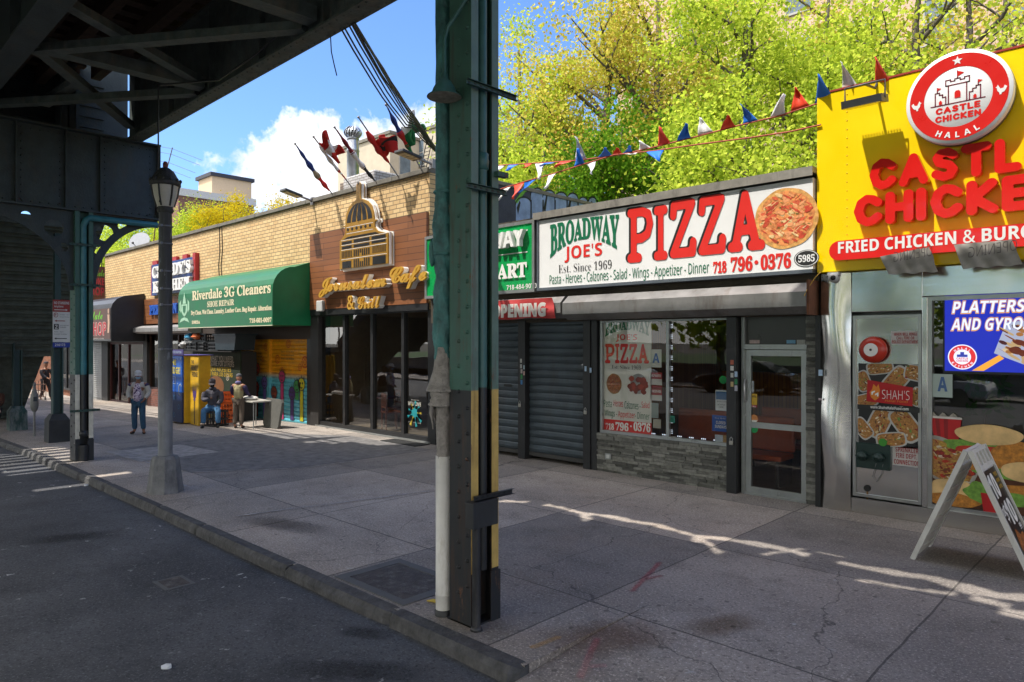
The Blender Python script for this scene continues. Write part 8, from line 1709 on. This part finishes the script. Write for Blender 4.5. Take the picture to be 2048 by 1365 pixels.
# ------------------------------------------------------------------ people
def bake(o):
    dg = bpy.context.evaluated_depsgraph_get(); me = bpy.data.meshes.new_from_object(o.evaluated_get(dg)); v = [p.co.copy() for p in me.vertices]; f = [list(p.vertices) for p in me.polygons]; d = o.data; bpy.data.objects.remove(o); bpy.data.meshes.remove(d); bpy.data.meshes.remove(me); return v, f
def skin(chains, sub=1):
    """chains of (point, radius); points that coincide are joined; the first point is the root"""
    idx, vs, rs, es = {}, [], [], []
    def vid(p, r):
        k = tuple(round(c, 4) for c in p)
        if k not in idx: idx[k] = len(vs); vs.append(p); rs.append(r)
        return idx[k]
    for ch in chains:
        q = [vid(p, r) for p, r in ch]; es += [(a, b) for a, b in zip(q[:-1], q[1:])]
    me = bpy.data.meshes.new('s'); me.from_pydata([tuple(v) for v in vs], es, []); o = bpy.data.objects.new('s', me); C.objects.link(o); o.modifiers.new('k', 'SKIN')
    for i, r in enumerate(rs): me.skin_vertices[0].data[i].radius = (r, r) if not isinstance(r, tuple) else r
    me.skin_vertices[0].data[0].use_root = True; s = o.modifiers.new('u', 'SUBSURF'); s.levels = sub; s.render_levels = sub
    return bake(o)
def weld(parts, vox):
    vs, fs = [], []
    for v, f in parts: k = len(vs); vs += v; fs += [[i + k for i in q] for q in f]
    me = bpy.data.meshes.new('w'); me.from_pydata([tuple(p) for p in vs], [], fs); b = bmesh.new(); b.from_mesh(me); bmesh.ops.recalc_face_normals(b, faces=b.faces); b.to_mesh(me); b.free(); o = bpy.data.objects.new('w', me); C.objects.link(o); m_ = o.modifiers.new('r', 'REMESH'); m_.mode = 'VOXEL'; m_.voxel_size = vox; s = o.modifiers.new('s', 'SMOOTH'); s.iterations = 2; s.factor = .4
    return bake(o)
V = Vector
def ballmesh(c, r, n=14, m=10): b = MB(); b.ball(c, r, n, m); return [V(p) for p in b.v], b.f
def person(label, at, yaw, J, cl, extras=None, k=1.0, vox=.011):
    """J: joints in the figure's own frame (faces -y, z up); cl: clothing colours"""
    t = thing('person', label, 'person', at); M_ = Matrix.Translation(at) @ Matrix.Rotation(yaw, 4, 'Z') @ Matrix.Scale(k, 4); J = {a: V(b) for a, b in J.items()}
    def put(name, vf, mat, smooth=True):
        b = MB(mat); b.smooth = smooth; b.add([M_ @ V(p) for p in vf[0]], vf[1]); return b.build(name, t)
    ch = [[(J['pelvis'], .11), (J['waist'], .105), (J['chest'], .125), (J['neck'], .055), (J['head'] - (J['head'] - J['neck']) * .3, .05)]]
    for s in 'LR':
        ch.append([(J['chest'], .125), (J['sh' + s], .06), (J['el' + s], .043), (J['wr' + s], .028)]); ch.append([(J['pelvis'], .11), (J['hip' + s], .085), (J['kn' + s], .058), (J['an' + s], .04), (J['toe' + s], .032)])
        w = J['wr' + s]; d = (w - J['el' + s]).normalized(); side = V(J.get('palm' + s, (1 if s == 'L' else -1, 0, 0))); side = (side - d * side.dot(d)).normalized(); up = d.cross(side).normalized(); pm = w + d * .06
        ch.append([(w, .028), (pm, (.03))])
        for i in range(4):
            o_ = (i - 1.5) * .019; L = (.07, .08, .076, .06)[i]; b0 = pm + side * o_ + d * .018; ch.append([(pm, .03), (b0, .0105), (b0 + d * L * .5 + up * .012, .0095), (b0 + d * L * .85 + up * .035, .0085)])
        ch.append([(pm, .03), (w + d * .035 + side * -.035, .012), (w + d * .07 + side * -.052 + up * .012, .0095)])
    body = skin(ch); H = J['head']; fd = V(J.get('face', (0, -1, 0))).normalized(); rt = fd.cross(V((0, 0, 1))).normalized(); upv = rt.cross(fd).normalized()
    hd = [ballmesh((0, 0, 0), (.074, .095, .115)), ballmesh((0, -.02, -.055), (.055, .07, .06)), ballmesh((0, -.098, -.012), (.014, .02, .026)), ballmesh((.077, .005, -.005), (.012, .02, .032)), ballmesh((-.077, .005, -.005), (.012, .02, .032)), ballmesh((0, -.086, -.052), (.026, .012, .009)), ballmesh((0, -.08, .03), (.055, .016, .012))]
    B = Matrix((rt, -fd, upv)).transposed(); hd = [([H + B @ p for p in v], f) for v, f in hd]
    put('body', weld([body] + hd, vox), cl['skin'])
    for s in (-1, 1): b = MB(P('eye_dark', (.012, .01, .01), rough=.2)); b.ball(tuple(H + B @ V((s * .031, -.086, .008))), (.011, .008, .008), 8, 6); b.xf(M_); b.build('eye', t)
    # coat, trousers, shoes
    c_ = cl['coat_r']; co = [[(J['pelvis'] + V((0, 0, -.02 if not cl.get('sit') else .06)), .15 + c_), (J['waist'], .14 + c_), (J['chest'] - V((0, 0, .02)), .145 + c_), (J['neck'] - V((0, 0, .03)), .07)]]
    sl = [[(J['chest'] - V((0, 0, .02)), .155 + c_), (J['sh' + s], .07 + c_), (J['el' + s], .064 + c_ * .7), (J['wr' + s] - (J['wr' + s] - J['el' + s]) * .06, .046 + c_ * .5)] for s in 'LR']
    if cl.get('sleeve'):
        put('sleeves', weld([skin([[(J['sh' + s], .075 + c_), (J['el' + s], .062), (J['wr' + s], .045)]]) for s in 'LR'], vox), cl['sleeve']); put('waistcoat', weld([skin(co)] + [skin([[(J['chest'] - V((0, 0, .01)), .13 + c_), (J['sh' + s] * .88 + J['chest'] * .12, .075 + c_)]]) for s in 'LR'], vox), cl['coat'])
    else: put('jacket', weld([skin(co)] + [skin([q[1:]]) for q in sl] + [skin([[(J['chest'] - V((0, 0, .01)), .12 + c_), (J['sh' + s], .068 + c_)]]) for s in 'LR'], vox), cl['coat'])
    tr = [[(J['pelvis'], .13), (J['hip' + s], .11), (J['kn' + s], .085), (J['an' + s] + V((0, 0, .03)), .072)] for s in 'LR']; put('trousers', weld([skin(tr)], vox), cl['legs'])
    for s in 'LR': put('shoe', weld([skin([[(J['an' + s] - V((0, 0, .03)), .05), ((J['an' + s] + J['toe' + s]) / 2 - V((0, 0, .02)), .05), (J['toe' + s] - V((0, 0, .005)), .042)]])], vox), cl['shoe'])
    HB = Matrix.Translation(H) @ B.to_4x4()
    if cl.get('cap'):
        b = MB(cl['cap']); b.lathe([(.088, .028), (.094, .06), (.085, .1), (.05, .128), (0, .135)], (0, 0, 0), 18)
        for i, v in enumerate(b.v): b.v[i] = (v[0] * .95, v[1] * 1.16, v[2])
        if cl.get('brim'):
            n = 9; vs = [(.085 * math.cos(a), -.06 - r * (1 + .9 * math.sin(a)) , .034 - .012 * (r > .05)) for a in np.linspace(0, math.pi, n) for r in (.03, .085)]
            b.smooth = False; b.add(vs, [(2 * i, 2 * i + 1, 2 * i + 3, 2 * i + 2) for i in range(n - 1)])
        b.xf(M_ @ HB); b.build('cap', t)
    if cl.get('hood'):
        put('hood', weld([skin([[(J['neck'] + V((0, .03, .02)), .1), (H + V((0, .03, .03)), .115)]])] if cl.get('hoodup') else [skin([[(J['neck'] + V((-.09, .0, -.01)), .045), (J['neck'] + V((0, .08, .0)), .06), (J['neck'] + V((.09, 0, -.01)), .045), (J['neck'] + V((0, -.06, -.03)), .04)]])], vox), cl['hood'])
    if cl.get('mask'):
        b = MB(cl['mask']); b.ball((0, -.05, -.055 if cl.get('mask_low', 1) else -.04), (.062, .058, .05), 14, 9); b.xf(M_ @ HB); b.build('face_mask', t)
    if cl.get('hair'): b = MB(cl['hair']); b.ball((0, .025, .025), (.08, .085, .1), 14, 9); b.xf(M_ @ HB); b.build('hair', t)
    if extras: extras(t, M_, J)
    return t
skinm = P('skin_brown', hexc('7a4e38'), rough=.5, var=.1); skin2 = P('skin_dark', hexc('4a2f24'), rough=.5, var=.1); skin3 = P('skin_tan', hexc('9a6a50'), rough=.5, var=.1)
STAND = dict(pelvis=(0, 0, .9), waist=(0, -.01, 1.05), chest=(0, 0, 1.27), neck=(0, -.01, 1.45), head=(0, -.03, 1.6), shL=(.18, 0, 1.38), shR=(-.18, 0, 1.38), elL=(.25, .03, 1.1), elR=(-.25, .03, 1.1), wrL=(.2, -.1, .92), wrR=(-.2, -.1, .92), hipL=(.09, 0, .86), hipR=(-.09, 0, .86), knL=(.11, -.02, .47), knR=(-.1, -.02, .47), anL=(.12, .02, .08), anR=(-.11, .02, .08), toeL=(.15, -.14, .04), toeR=(-.13, -.14, .04), palmL=(0, -1, 0), palmR=(0, -1, 0))
denim = P('jeans', hexc('2a4a63'), rough=.85, var=.25, sc=14, bump=.4, bsc=60); blackshoe = P('shoe_black', (.012, .012, .012), rough=.5); jac = P('jacket_pale', hexc('a9a7a4'), rough=.8, var=.15, bump=.4, bsc=25)
def floral():
    m, n, l, b = nt('floral_shirt'); g = N(n, 'ShaderNodeNewGeometry'); v = N(n, 'ShaderNodeTexNoise'); v.inputs['Scale'].default_value = 19; v.inputs['Detail'].default_value = 3; l.new(g.outputs['Position'], v.inputs['Vector']); r = N(n, 'ShaderNodeValToRGB'); r.color_ramp.interpolation = 'CONSTANT'; e = r.color_ramp.elements; e[0].color = c4(hexc('3a2050')); e[1].position = .44; e[1].color = c4(hexc('c8b8cc')); k = e.new(.52); k.color = c4(hexc('5a2a5a')); k = e.new(.58); k.color = c4(hexc('d0c8d4')); l.new(v.outputs['Fac'], r.inputs[0]); l.new(r.outputs[0], b.inputs['Base Color']); return m
def man1(t, M_, J):
    b = MB(floral()); b.smooth = True; v, f = weld([skin([[(J['pelvis'] + V((0, -.06, -.04)), .125), (J['waist'] + V((0, -.07, 0)), .13), (J['chest'] + V((0, -.065, -.02)), .12), (J['neck'] + V((0, -.03, -.04)), .06)]])], .012); b.add([M_ @ p for p in v], f); b.build('shirt', t)
    b = MB(P('sleeve_navy', hexc('2c2348'), rough=.8)); b.smooth = True; v, f = weld([skin([[(J['sh' + s] + V((0, 0, .012)), .095), (J['sh' + s].lerp(J['el' + s], .45), .086)]]) for s in 'LR'], .012); b.add([M_ @ p for p in v], f); b.build('shoulder_panels', t)
ax, ay, az_ = G(277, 868)
K1 = (FOC and (868 - 742) / FOC * dep(ax, ay)) / 1.72
j = dict(STAND); j.update(face=(.35, -.9, -.12), elL=(.27, .05, 1.12), wrL=(.19, -.1, .95), elR=(-.28, .06, 1.12), wrR=(-.2, -.1, .96), anL=(.13, .0, .08), toeL=(.2, -.14, .04), anR=(-.11, .04, .08), toeR=(-.18, -.1, .04))
person('standing person in a pale jacket, floral shirt, blue jeans and white cap', (ax, ay, az_), R(52), j, dict(skin=skinm, coat=jac, coat_r=.012, legs=denim, shoe=blackshoe, cap=P('cap_white', (.45, .45, .46), rough=.8), brim=1, mask=P('mask_blue', hexc('7a98b5'), rough=.8)), man1, K1)
# seated man in a grey hoodie
SIT = dict(pelvis=(0, .06, .5), waist=(0, .05, .66), chest=(0, 0, .88), neck=(0, -.04, 1.05), head=(0, -.08, 1.2), shL=(.2, 0, .98), shR=(-.2, 0, .98), elL=(.24, -.06, .72), elR=(-.23, -.06, .72), wrL=(.16, -.3, .62), wrR=(-.06, -.26, .78), hipL=(.1, .03, .48), hipR=(-.1, .03, .48), knL=(.2, -.4, .48), knR=(-.17, -.4, .48), anL=(.2, -.42, .08), anR=(-.17, -.42, .08), toeL=(.22, -.58, .04), toeR=(-.2, -.58, .04), face=(.1, -.95, -.25), palmL=(1, 0, 0), palmR=(0, 0, -1))
ax, ay, az_ = G(424, 853)
hood = P('hoodie_grey', hexc('4a4850'), rough=.9, var=.2, bump=.4, bsc=30)
K2 = (853 - 757) / FOC * dep(ax, ay) / 1.33
ch_at = (ax, ay + .02, az_)
person('person seated on a crate in a grey hoodie, blue jeans and dark cap', ch_at, R(58), SIT, dict(skin=skin2, coat=hood, coat_r=.02, legs=P('jeans_light', hexc('3f6a8f'), rough=.85, var=.25, sc=14), shoe=blackshoe, sit=1, cap=P('cap_dark', (.06, .05, .055), rough=.9), brim=1, hood=hood, hoodup=0, mask=P('mask_black', (.015, .015, .016), rough=.9)), None, K2)
# standing at the folding table, back to the street
ax, ay, az_ = G(477, 857); K3 = (857 - 748) / FOC * dep(ax, ay) / 1.72
j = dict(STAND); j.update(face=(.5, -.85, -.25), elR=(-.27, -.05, 1.1), wrR=(-.24, -.3, 1.0), elL=(.26, -.05, 1.1), wrL=(.2, -.3, 1.0), head=(.02, -.06, 1.59))
person('person with back turned in a beige waistcoat and brown trousers at the folding table', (ax, ay, az_), R(215), j, dict(skin=skin3, coat=P('waistcoat_beige', hexc('9a8f6a'), rough=.9, var=.15, bump=.4, bsc=20), coat_r=.02, sleeve=P('sleeve_navy'), legs=P('trousers_brown', hexc('5f5348'), rough=.9, var=.15), shoe=blackshoe, cap=P('cap_grey', (.09, .09, .1), rough=.95), hood=P('hood_violet', hexc('6f6a94'), rough=.9)), None, K3)
# far: seated behind the stair post, and one pushing a cart
ax, ay, az_ = -22.4, 3.75, gz(-22.4)
def paperx(t, M_, J):
    b = MB(PH('sheet_pink', 'c0a09a')); c_ = V(J['wrL']) + V((.06, -.1, .05)); b.obox(c_, V((.12, 0, .03)), V((0, .004, 0)), V((-.05, 0, .17))); b.xf(M_); b.build('held_sheet', t)
j = dict(SIT)
person('person in a brown jacket seated behind the stair post holding a sheet', (ax, ay, az_), R(55), j, dict(skin=skin2, coat=P('coat_brown', hexc('4a2c20'), rough=.9), coat_r=.03, legs=P('trousers_dark', (.02, .02, .024), rough=.9), shoe=blackshoe, sit=1, cap=P('cap_brown', hexc('3a1f18'), rough=.9)), paperx, 1.05)
ax, ay, az_ = FX(91, 8.4), 8.4, gz(-45); ax = max(ax, -46)
ay = YX(91, ax); j = dict(STAND); j.update(knL=(.1, -.16, .48), anL=(.1, -.2, .1), toeL=(.1, -.34, .05), anR=(-.1, .22, .1), toeR=(-.1, .08, .05), wrL=(.15, -.38, 1.0), wrR=(-.15, -.38, 1.0), elL=(.24, -.14, 1.12), elR=(-.24, -.14, 1.12))
person('far person in a dark coat pushing a wire cart along the walk', (ax, ay, az_), R(110), j, dict(skin=skin3, coat=P('coat_dark', (.02, .02, .026), rough=.9), coat_r=.02, legs=P('trousers_dark'), shoe=blackshoe, cap=P('cap_dark')), None, 1.05)
cx, cy = ax + .55, ay - .35; t = thing('shopping_cart', 'wire shopping cart pushed by the far person', 'cart', (cx, cy, az_)); wr = P('cart_wire', (.3, .18, .14), rough=.5, metal=.4)
mb = MB(wr)
for k in range(5): mb.tube([(cx - .2, cy - .2 + k * .1, az_ + .2), (cx - .25, cy - .2 + k * .1, az_ + .95)], .012, 5); mb.tube([(cx + .2, cy - .2 + k * .1, az_ + .2), (cx + .2, cy - .2 + k * .1, az_ + .8)], .012, 5)
for z in (.22, .5, .78): mb.tube([(cx - .22, cy - .2, az_ + z), (cx + .2, cy - .2, az_ + z), (cx + .2, cy + .2, az_ + z), (cx - .22, cy + .2, az_ + z), (cx - .22, cy - .2, az_ + z)], .012, 5)
mb.build('basket', t)
for s in (-1, 1): mb = MB(P('tyre')); mb.lathe([(.1, -.015), (.12, 0), (.1, .015)], (cx, cy + s * .22, az_ + .12), 14, axis='y'); mb.build('wheel', t)
bx_, by_, bz_ = G(97, 776); t = thing('blue_bag', 'crumpled blue tarpaulin bag on the walk by the shop corner', 'bag', (bx_, by_, bz_)); v, f = ballmesh((0, 0, .16), (.38, .3, .28), 14, 9); rr = random.Random(2)
mb = MB(PH('tarp_blue', '1d4f8f', var=.25, rough=.5)); mb.add([(bx_ + p.x * rr.uniform(.85, 1.15), by_ + p.y * rr.uniform(.85, 1.15), bz_ + max(0.0, p.z * (1.15 - abs(p.x) * 1.0))) for p in v], f, sm=False); mb.build('bag', t)

# ------------------------------------------------------------------ the give-away corner by the cleaners
blue = P('fridge_blue', hexc('1a5fc0'), rough=.4, var=.1); navy = P('fridge_blue_shaded', hexc('142a55'), rough=.45, var=.2); yelp = P('pantry_yellow', hexc('d8a818'), rough=.5, var=.12, dirt=.15)
cxr, cyf, cz0 = G(367.5, 849); t = thing('community_fridge', 'bright blue painted fridge with a yellow side standing on the walk', 'fridge', (cxr - .4, cyf + .3, cz0)); xl = FX(338, cyf); topz = FZ(367, 712, cyf); H = topz - cz0
mb = MB(yelp); mb.box(xl, cxr, cyf + .01, cyf + .75, cz0 + .03, topz); mb.build('cabinet', t, bevel=.01)
mb = MB(blue); mb.box(xl, cxr - .01, cyf - .05, cyf + .004, cz0 + H * .46, topz - .01); mb.build('upper_door', t, bevel=.01); mb = MB(navy); mb.box(xl, cxr - .01, cyf - .05, cyf + .004, cz0 + .04, cz0 + H * .455); mb.build('lower_door', t, bevel=.01)  # lower door gets a darker blue: the shade there is put into its colour
mb = MB(alu); mb.tube([(cxr - .08, cyf - .06, cz0 + H * .42), (cxr - .08, cyf - .1, cz0 + H * .44), (cxr - .08, cyf - .1, cz0 + H * .56), (cxr - .08, cyf - .06, cz0 + H * .58)], .014, 6); mb.build('handle', t)
Yq = cyf - .054; fy = PH('fridge_yellow', 'd8c83a'); fw = PH('fridge_white', 'a8b8d8'); mb = MB(); fu = lambda u: xl + u * (cxr - xl)
T(mb, 'THE', 'sans', fu(.2), fu(.62), topz - H * .14, topz - H * .06, Yq, fy, off=.04); T(mb, 'FRIDGE!', 'sans', fu(.12), fu(.9), topz - H * .27, topz - H * .17, Yq, fy, off=.03); mb.build('yellow_lettering', t)
mb = MB(fw); mb.flat([(fu(.18), topz - H * .42), (fu(.6), topz - H * .42), (fu(.6), topz - H * .31), (fu(.18), topz - H * .31)], Yq); mb.use(blue); mb.flat([(fu(.22), topz - H * .41), (fu(.56), topz - H * .41), (fu(.56), topz - H * .32), (fu(.22), topz - H * .32)], Yq - .002); mb.use(fw); T(mb, 'TAKE WHAT', 'sans', fu(.25), fu(.53), topz - H * .355, topz - H * .335, Yq - .004, fw); T(mb, 'YOU NEED', 'sans', fu(.25), fu(.53), topz - H * .39, topz - H * .37, Yq - .004, fw)
rr = random.Random(1)
for k in range(16): mb.flat(disc(fu(rr.choice((.06, .1, .72, .84, .92, .95))), topz - H * rr.uniform(.04, .44), rr.uniform(.015, .035), n=10), Yq - .001)
nb = PH('fridge_teal', '2f6a8f')
for k in range(5): ring(mb, fu(.2 + .3 * (k % 3)), cz0 + H * (.12 + .13 * (k // 2)), .05, .07, Yq - .001, nb, 14)
mb.build('painted_marks', t)
mb = MB(P('board_violet', hexc('4a3f7a'), rough=.6)); mb.box(xl - .04, cxr + .1, cyf - .06, cyf + .8, topz, topz + .02); mb.box(xl - .04, cxr + .1, cyf - .06, cyf - .04, topz + .02, topz + .17); o = mb.build('top_board', t); mb = MB(fw); T(mb, 'FREE FOOD FOR EVERYONE', 'sans', xl + .06, cxr, topz + .06, topz + .13, cyf - .064, fw, off=.02); mb.build('board_lettering', t)
# tall yellow door of the pantry standing open beside it
px_, py_, pz_ = G(397, 853); qx, qy, _ = G(384.5, 850); t = thing('pantry_door', 'tall yellow painted pantry door standing open beside the blue fridge', 'door panel', (px_, py_, pz_)); zt = pz_ + (853 - 715) / FOC * dep(px_, py_); a, b_ = V((px_, py_, 0)), V((FX(381, py_ + .05), py_ + .05, 0)); d = a - b_; nrm = V((d.y, -d.x, 0)).normalized(); 
mb = MB(yelp); mb.obox((a + b_) / 2 + V((0, 0, (pz_ + zt) / 2)) + nrm * -.02, d / 2, nrm * .02, V((0, 0, (zt - pz_) / 2 - .01))); mb.build('panel', t)
def onp(u, v, e=.004): return b_ + d * u + V((0, 0, pz_ + v * (zt - pz_))) + nrm * e
put = lambda u, w, dd: onp(u, w, .003); gpn = PH('pantry_black', '2a2a20'); mb = MB(); T(mb, 'THE', 'sans', .1, .45, .9, .95, 0, gpn, off=.02, put=put); T(mb, 'FRIENDLY', 'sans', .1, .9, .8, .88, 0, gpn, off=.03, put=put); T(mb, 'FRIDGE', 'sans', .2, .9, .71, .78, 0, gpn, off=.03, put=put); mb.build('lettering', t)
mb = MB(PH('fork_violet', '4a2f7a')); pts = lambda L: mb.add([onp(u, v, .005) for u, v in L], [list(range(len(L)))])
pts([(.3, .5), (.34, .42), (.42, .4), (.42, .36), (.62, .36), (.62, .4), (.7, .42), (.74, .5)]); 
for k in range(5): u = .28 + k * .1; pts([(u, .5), (u + .06, .5), (u + .03, .57 + .02 * (k % 2))])
mb.use(PH('fork_brown', '4a2f22')); pts([(.46, .02), (.58, .02), (.57, .36), (.47, .36)]); mb.build('fork_painting', t)
# slate board with chalk lettering
Yk = 9.1; x0, x1 = FX(386, Yk), FX(480, Yk); z1, z0 = FZ(430, 700, Yk), gz(-21) + .02; t = thing('chalk_board', 'large dark green board chalked with take what you need', 'board', ((x0 + x1) / 2, Yk, z0)); slate = P('slate_green', hexc('23301f'), rough=.8, var=.2)
mb = MB(slate); mb.box(x0, x1, Yk, Yk + .04, z0, z1); mb.build('board', t); chw, chy = PH('chalk_white', 'c8bfae', rough=.9), PH('chalk_yellow', 'b89a2a', rough=.9); yk = Yk - .004
mb = MB(); TP(mb, 'TAKE WHAT YOU NEED', 'sans', (405, 711, 722), 466, yk, chw, off=.01); TP(mb, 'LEAVE SOME FOR OTHERS', 'sans', (406, 721, 731), 468, yk, chw, off=.01); mb.build('white_lettering', t)
mb = MB(); TP(mb, 'COJE LO QUE NECESITES', 'sans', (399, 732, 743), 462, yk, chy, off=.01); TP(mb, 'DEJA ALGO PARA LOS DEMAS', 'sans', (399, 742, 752), 465, yk, chy, off=.01); mb.build('yellow_lettering', t)
mb = MB(); 
for k in range(6): a = k * 1.05; c_ = pxpoly([(397, 718)], yk)[0]; ring(mb, c_[0] + .11 * math.cos(a), c_[1] + .11 * math.sin(a), .05, .065, yk, chw, 12)
c_ = pxpoly([(455, 755)], yk)[0]; ring(mb, *c_, .08, .1, yk, chw, 16); ring(mb, *c_, .02, .04, yk, chw, 10)
for px, py in ((402, 758), (401, 768), (404, 775)): c_ = pxpoly([(px, py)], yk)[0]; ring(mb, *c_, .04, .055, yk, chw, 10)
mb.build('chalk_flowers', t)
mb = MB(PH('pumpkin', '7a4a1c', var=.3)); c_ = pxpoly([(432, 772)], yk)[0]; mb.flat(disc(c_[0], c_[1], .55, .3), yk); mb.build('painted_shape', t)
# crates
crb = P('crate_black', (.018, .018, .02), rough=.5, var=.3)
def crate(label, x, y, z, w, d_, h, mat, rot=0, grp=None, name='crate'):
    t = thing(name, label, 'crate', (x, y, z), grp); mb = MB(mat); th = .015; mb.box(-w / 2, w / 2, -d_ / 2, d_ / 2, 0, .015)
    for z0_ in (0, h * .4, h - .04):
        for sx in (-1, 1): mb.box(sx * w / 2 - th / 2, sx * w / 2 + th / 2, -d_ / 2, d_ / 2, z0_, z0_ + .04); mb.box(-w / 2, w / 2, sx * d_ / 2 - th / 2, sx * d_ / 2 + th / 2, z0_ + .001, z0_ + .041)
    n = 5
    for k in range(n + 1):
        u = -.5 + k / n
        for sx in (-1, 1): mb.box(u * w - .012, u * w + .012, sx * d_ / 2 - .006, sx * d_ / 2 + .006, 0, h - .01); mb.box(sx * w / 2 - .006, sx * w / 2 + .006, u * d_ - .012, u * d_ + .012, 0, h - .01)
    mb.xf(Matrix.Translation((x, y, z)) @ Matrix.Rotation(rot, 4, 'Z')); mb.build('basket', t); return t
zc = z1 + .005; Yt_ = 9.0
sp = [(372, 0, 'black crate on the left end of the heap above the chalk board'), (388, 0, 'second black crate from the left above the chalk board'), (408, 0, 'black crate heaped above the take what you need lettering'), (432, 0, 'black crate heaped over the middle of the chalk board'), (384, 1, 'black crate on top of the heap at its left'), (404, 1, 'topmost black crate beside the blue plastic bag')]
for i, (px, lv, lb) in enumerate(sp): crate(lb, FX(px, Yt_), Yt_ + .12, zc - .03 + lv * .27, .62, .42, .25, crb, R(random.uniform(-14, 14)), 'black crates above the chalk board')
mb = MB(P('shelf_dark', (.02, .018, .016), rough=.8)); mb.box(FX(360, Yt_), x1, Yt_ - .15, Yt_ + .5, zc - .06, zc - .035); mb.box(x0, x0 + .05, Yk + .05, Yk + .5, z0, zc - .06); mb.box(x1 - .05, x1, Yk + .05, Yk + .5, z0, zc - .06); tag(mb.build('crate_shelf'), 'dark shelf behind the chalk board carrying the black crates', 'shelf')
t = thing('storage_tub', 'large dark teal storage tub above the right of the chalk board', 'tub', (FX(455, Yt_), Yt_, zc)); xx = FX(456, Yt_); mb = MB(P('tub_teal', hexc('10242c'), rough=.5)); mb.prism([(xx - .62, zc), (xx + .62, zc), (xx + .72, zc + .42), (xx - .72, zc + .42)], 'y', Yt_ - .1, Yt_ + .5); mb.box(xx - .77, xx + .77, Yt_ - .14, Yt_ + .54, zc + .42, zc + .47); mb.build('body', t, fixn=True)
for px, py, h, lb in ((377, 674, '1f86b0', 'bright blue plastic bag on the heap of crates'), (391, 673, 'c8642a', 'orange plastic bag on the heap of crates'), (365, 690, '9a9a98', 'grey crumpled bag at the left of the crate heap')):
    x, z = FX(px, Yt_ - .15), FZ(px, py, Yt_ - .15); v, f = ballmesh((0, 0, 0), (.2, .16, .1), 10, 7); rr = random.Random(px); mb = MB(PH('bag_' + h, h, rough=.4)); mb.add([(x + p.x * rr.uniform(.8, 1.2), Yt_ - .1 + p.y * rr.uniform(.8, 1.2), z + p.z * rr.uniform(.7, 1.2)) for p in v], f, sm=False); tag(mb.build('plastic_bag'), lb, 'bag')
ax, ay, az_ = ch_at; crate('black crate the hooded person sits on', ax, ay + .1, az_, .42, .42, .43 * K2, crb, R(10), None)
orc = P('crate_orange', hexc('d8601a'), rough=.5, var=.12); x, y, z = G(452, 853); y = 8.75; x = FX(452, y); z = gz(x)
for i, lb in enumerate(('orange crate at the foot of the stack between the two persons', 'second orange crate up between the two persons', 'topmost orange crate between the two persons')): crate(lb, x + .02 * (i % 2), y, z + i * .29, .5, .42, .28, orc, R((-6, 4, -2, 6, 0)[i]), 'orange crates between the two persons')
fol = PH('vegetable_green', '2f7a2a'); mb = MB(fol); rr = random.Random(3)
for k in range(6): mb.ball((x + rr.uniform(-.15, .2), y - .25, z + .62 + rr.uniform(0, .3)), (.07, .05, .06), 8, 6)
tag(mb.build('green_vegetables'), 'green vegetables spilling from the orange crates', 'vegetables')
# folding table, leaning board
x0, x1 = FX(492, 8.6), FX(524, 8.6); z = gz(-17.5); zt = FZ(505, 800, 8.6); t = thing('folding_table', 'pale folding table before the painted shutter', 'table', ((x0 + x1) / 2, 8.6, z)); mb = MB(PH('table_pale', 'a8a49a')); mb.box(x0, x1, 8.35, 8.9, zt - .04, zt); mb.build('table_top', t, bevel=.008)
for sx, sy in ((x0 + .06, 8.4), (x1 - .06, 8.4), (x0 + .06, 8.85), (x1 - .06, 8.85)): mb = MB(alu); mb.tube([(sx, sy, z), (sx, sy, zt - .04)], .014, 6); mb.build('leg', t)
mb = MB(PH('cloth_white', 'c8c4bc', rough=.9)); v, f = ballmesh((0, 0, 0), (.28, .18, .06), 12, 8); mb.add([(x0 + .35 + p.x, 8.55 + p.y, zt + .05 + p.z) for p in v], f); tag(mb.build('white_bundle'), 'white bundle lying on the folding table', 'bundle')
x0, x1 = FX(533, 8.9), FX(566, 8.9); z = gz(-17); zt = FZ(550, 797, 8.9); mb = MB(P('grey_slab', hexc('55544f'), rough=.9, var=.2, bump=.3)); mb.prism([(x0 + .06, z + .12), (x0 + .14, z + .02), (x1 - .06, z + .0), (x1, z + .06), (x1 + .02, zt - .08), (x1 - .05, zt), (x0 + .1, zt + .01), (x0 + .02, zt - .06)], 'y', 0, .07)
Mx = Matrix.Translation((0, 8.75, z)) @ Matrix.Rotation(R(-9), 4, 'X') @ Matrix.Translation((0, 0, -z)); mb.xf(Mx); tag(mb.build('leaning_slab', fixn=True), 'grey rounded board leaning against the painted shutter', 'board')
for o in bpy.data.objects:
    if 'at' in o.keys(): del o['at']
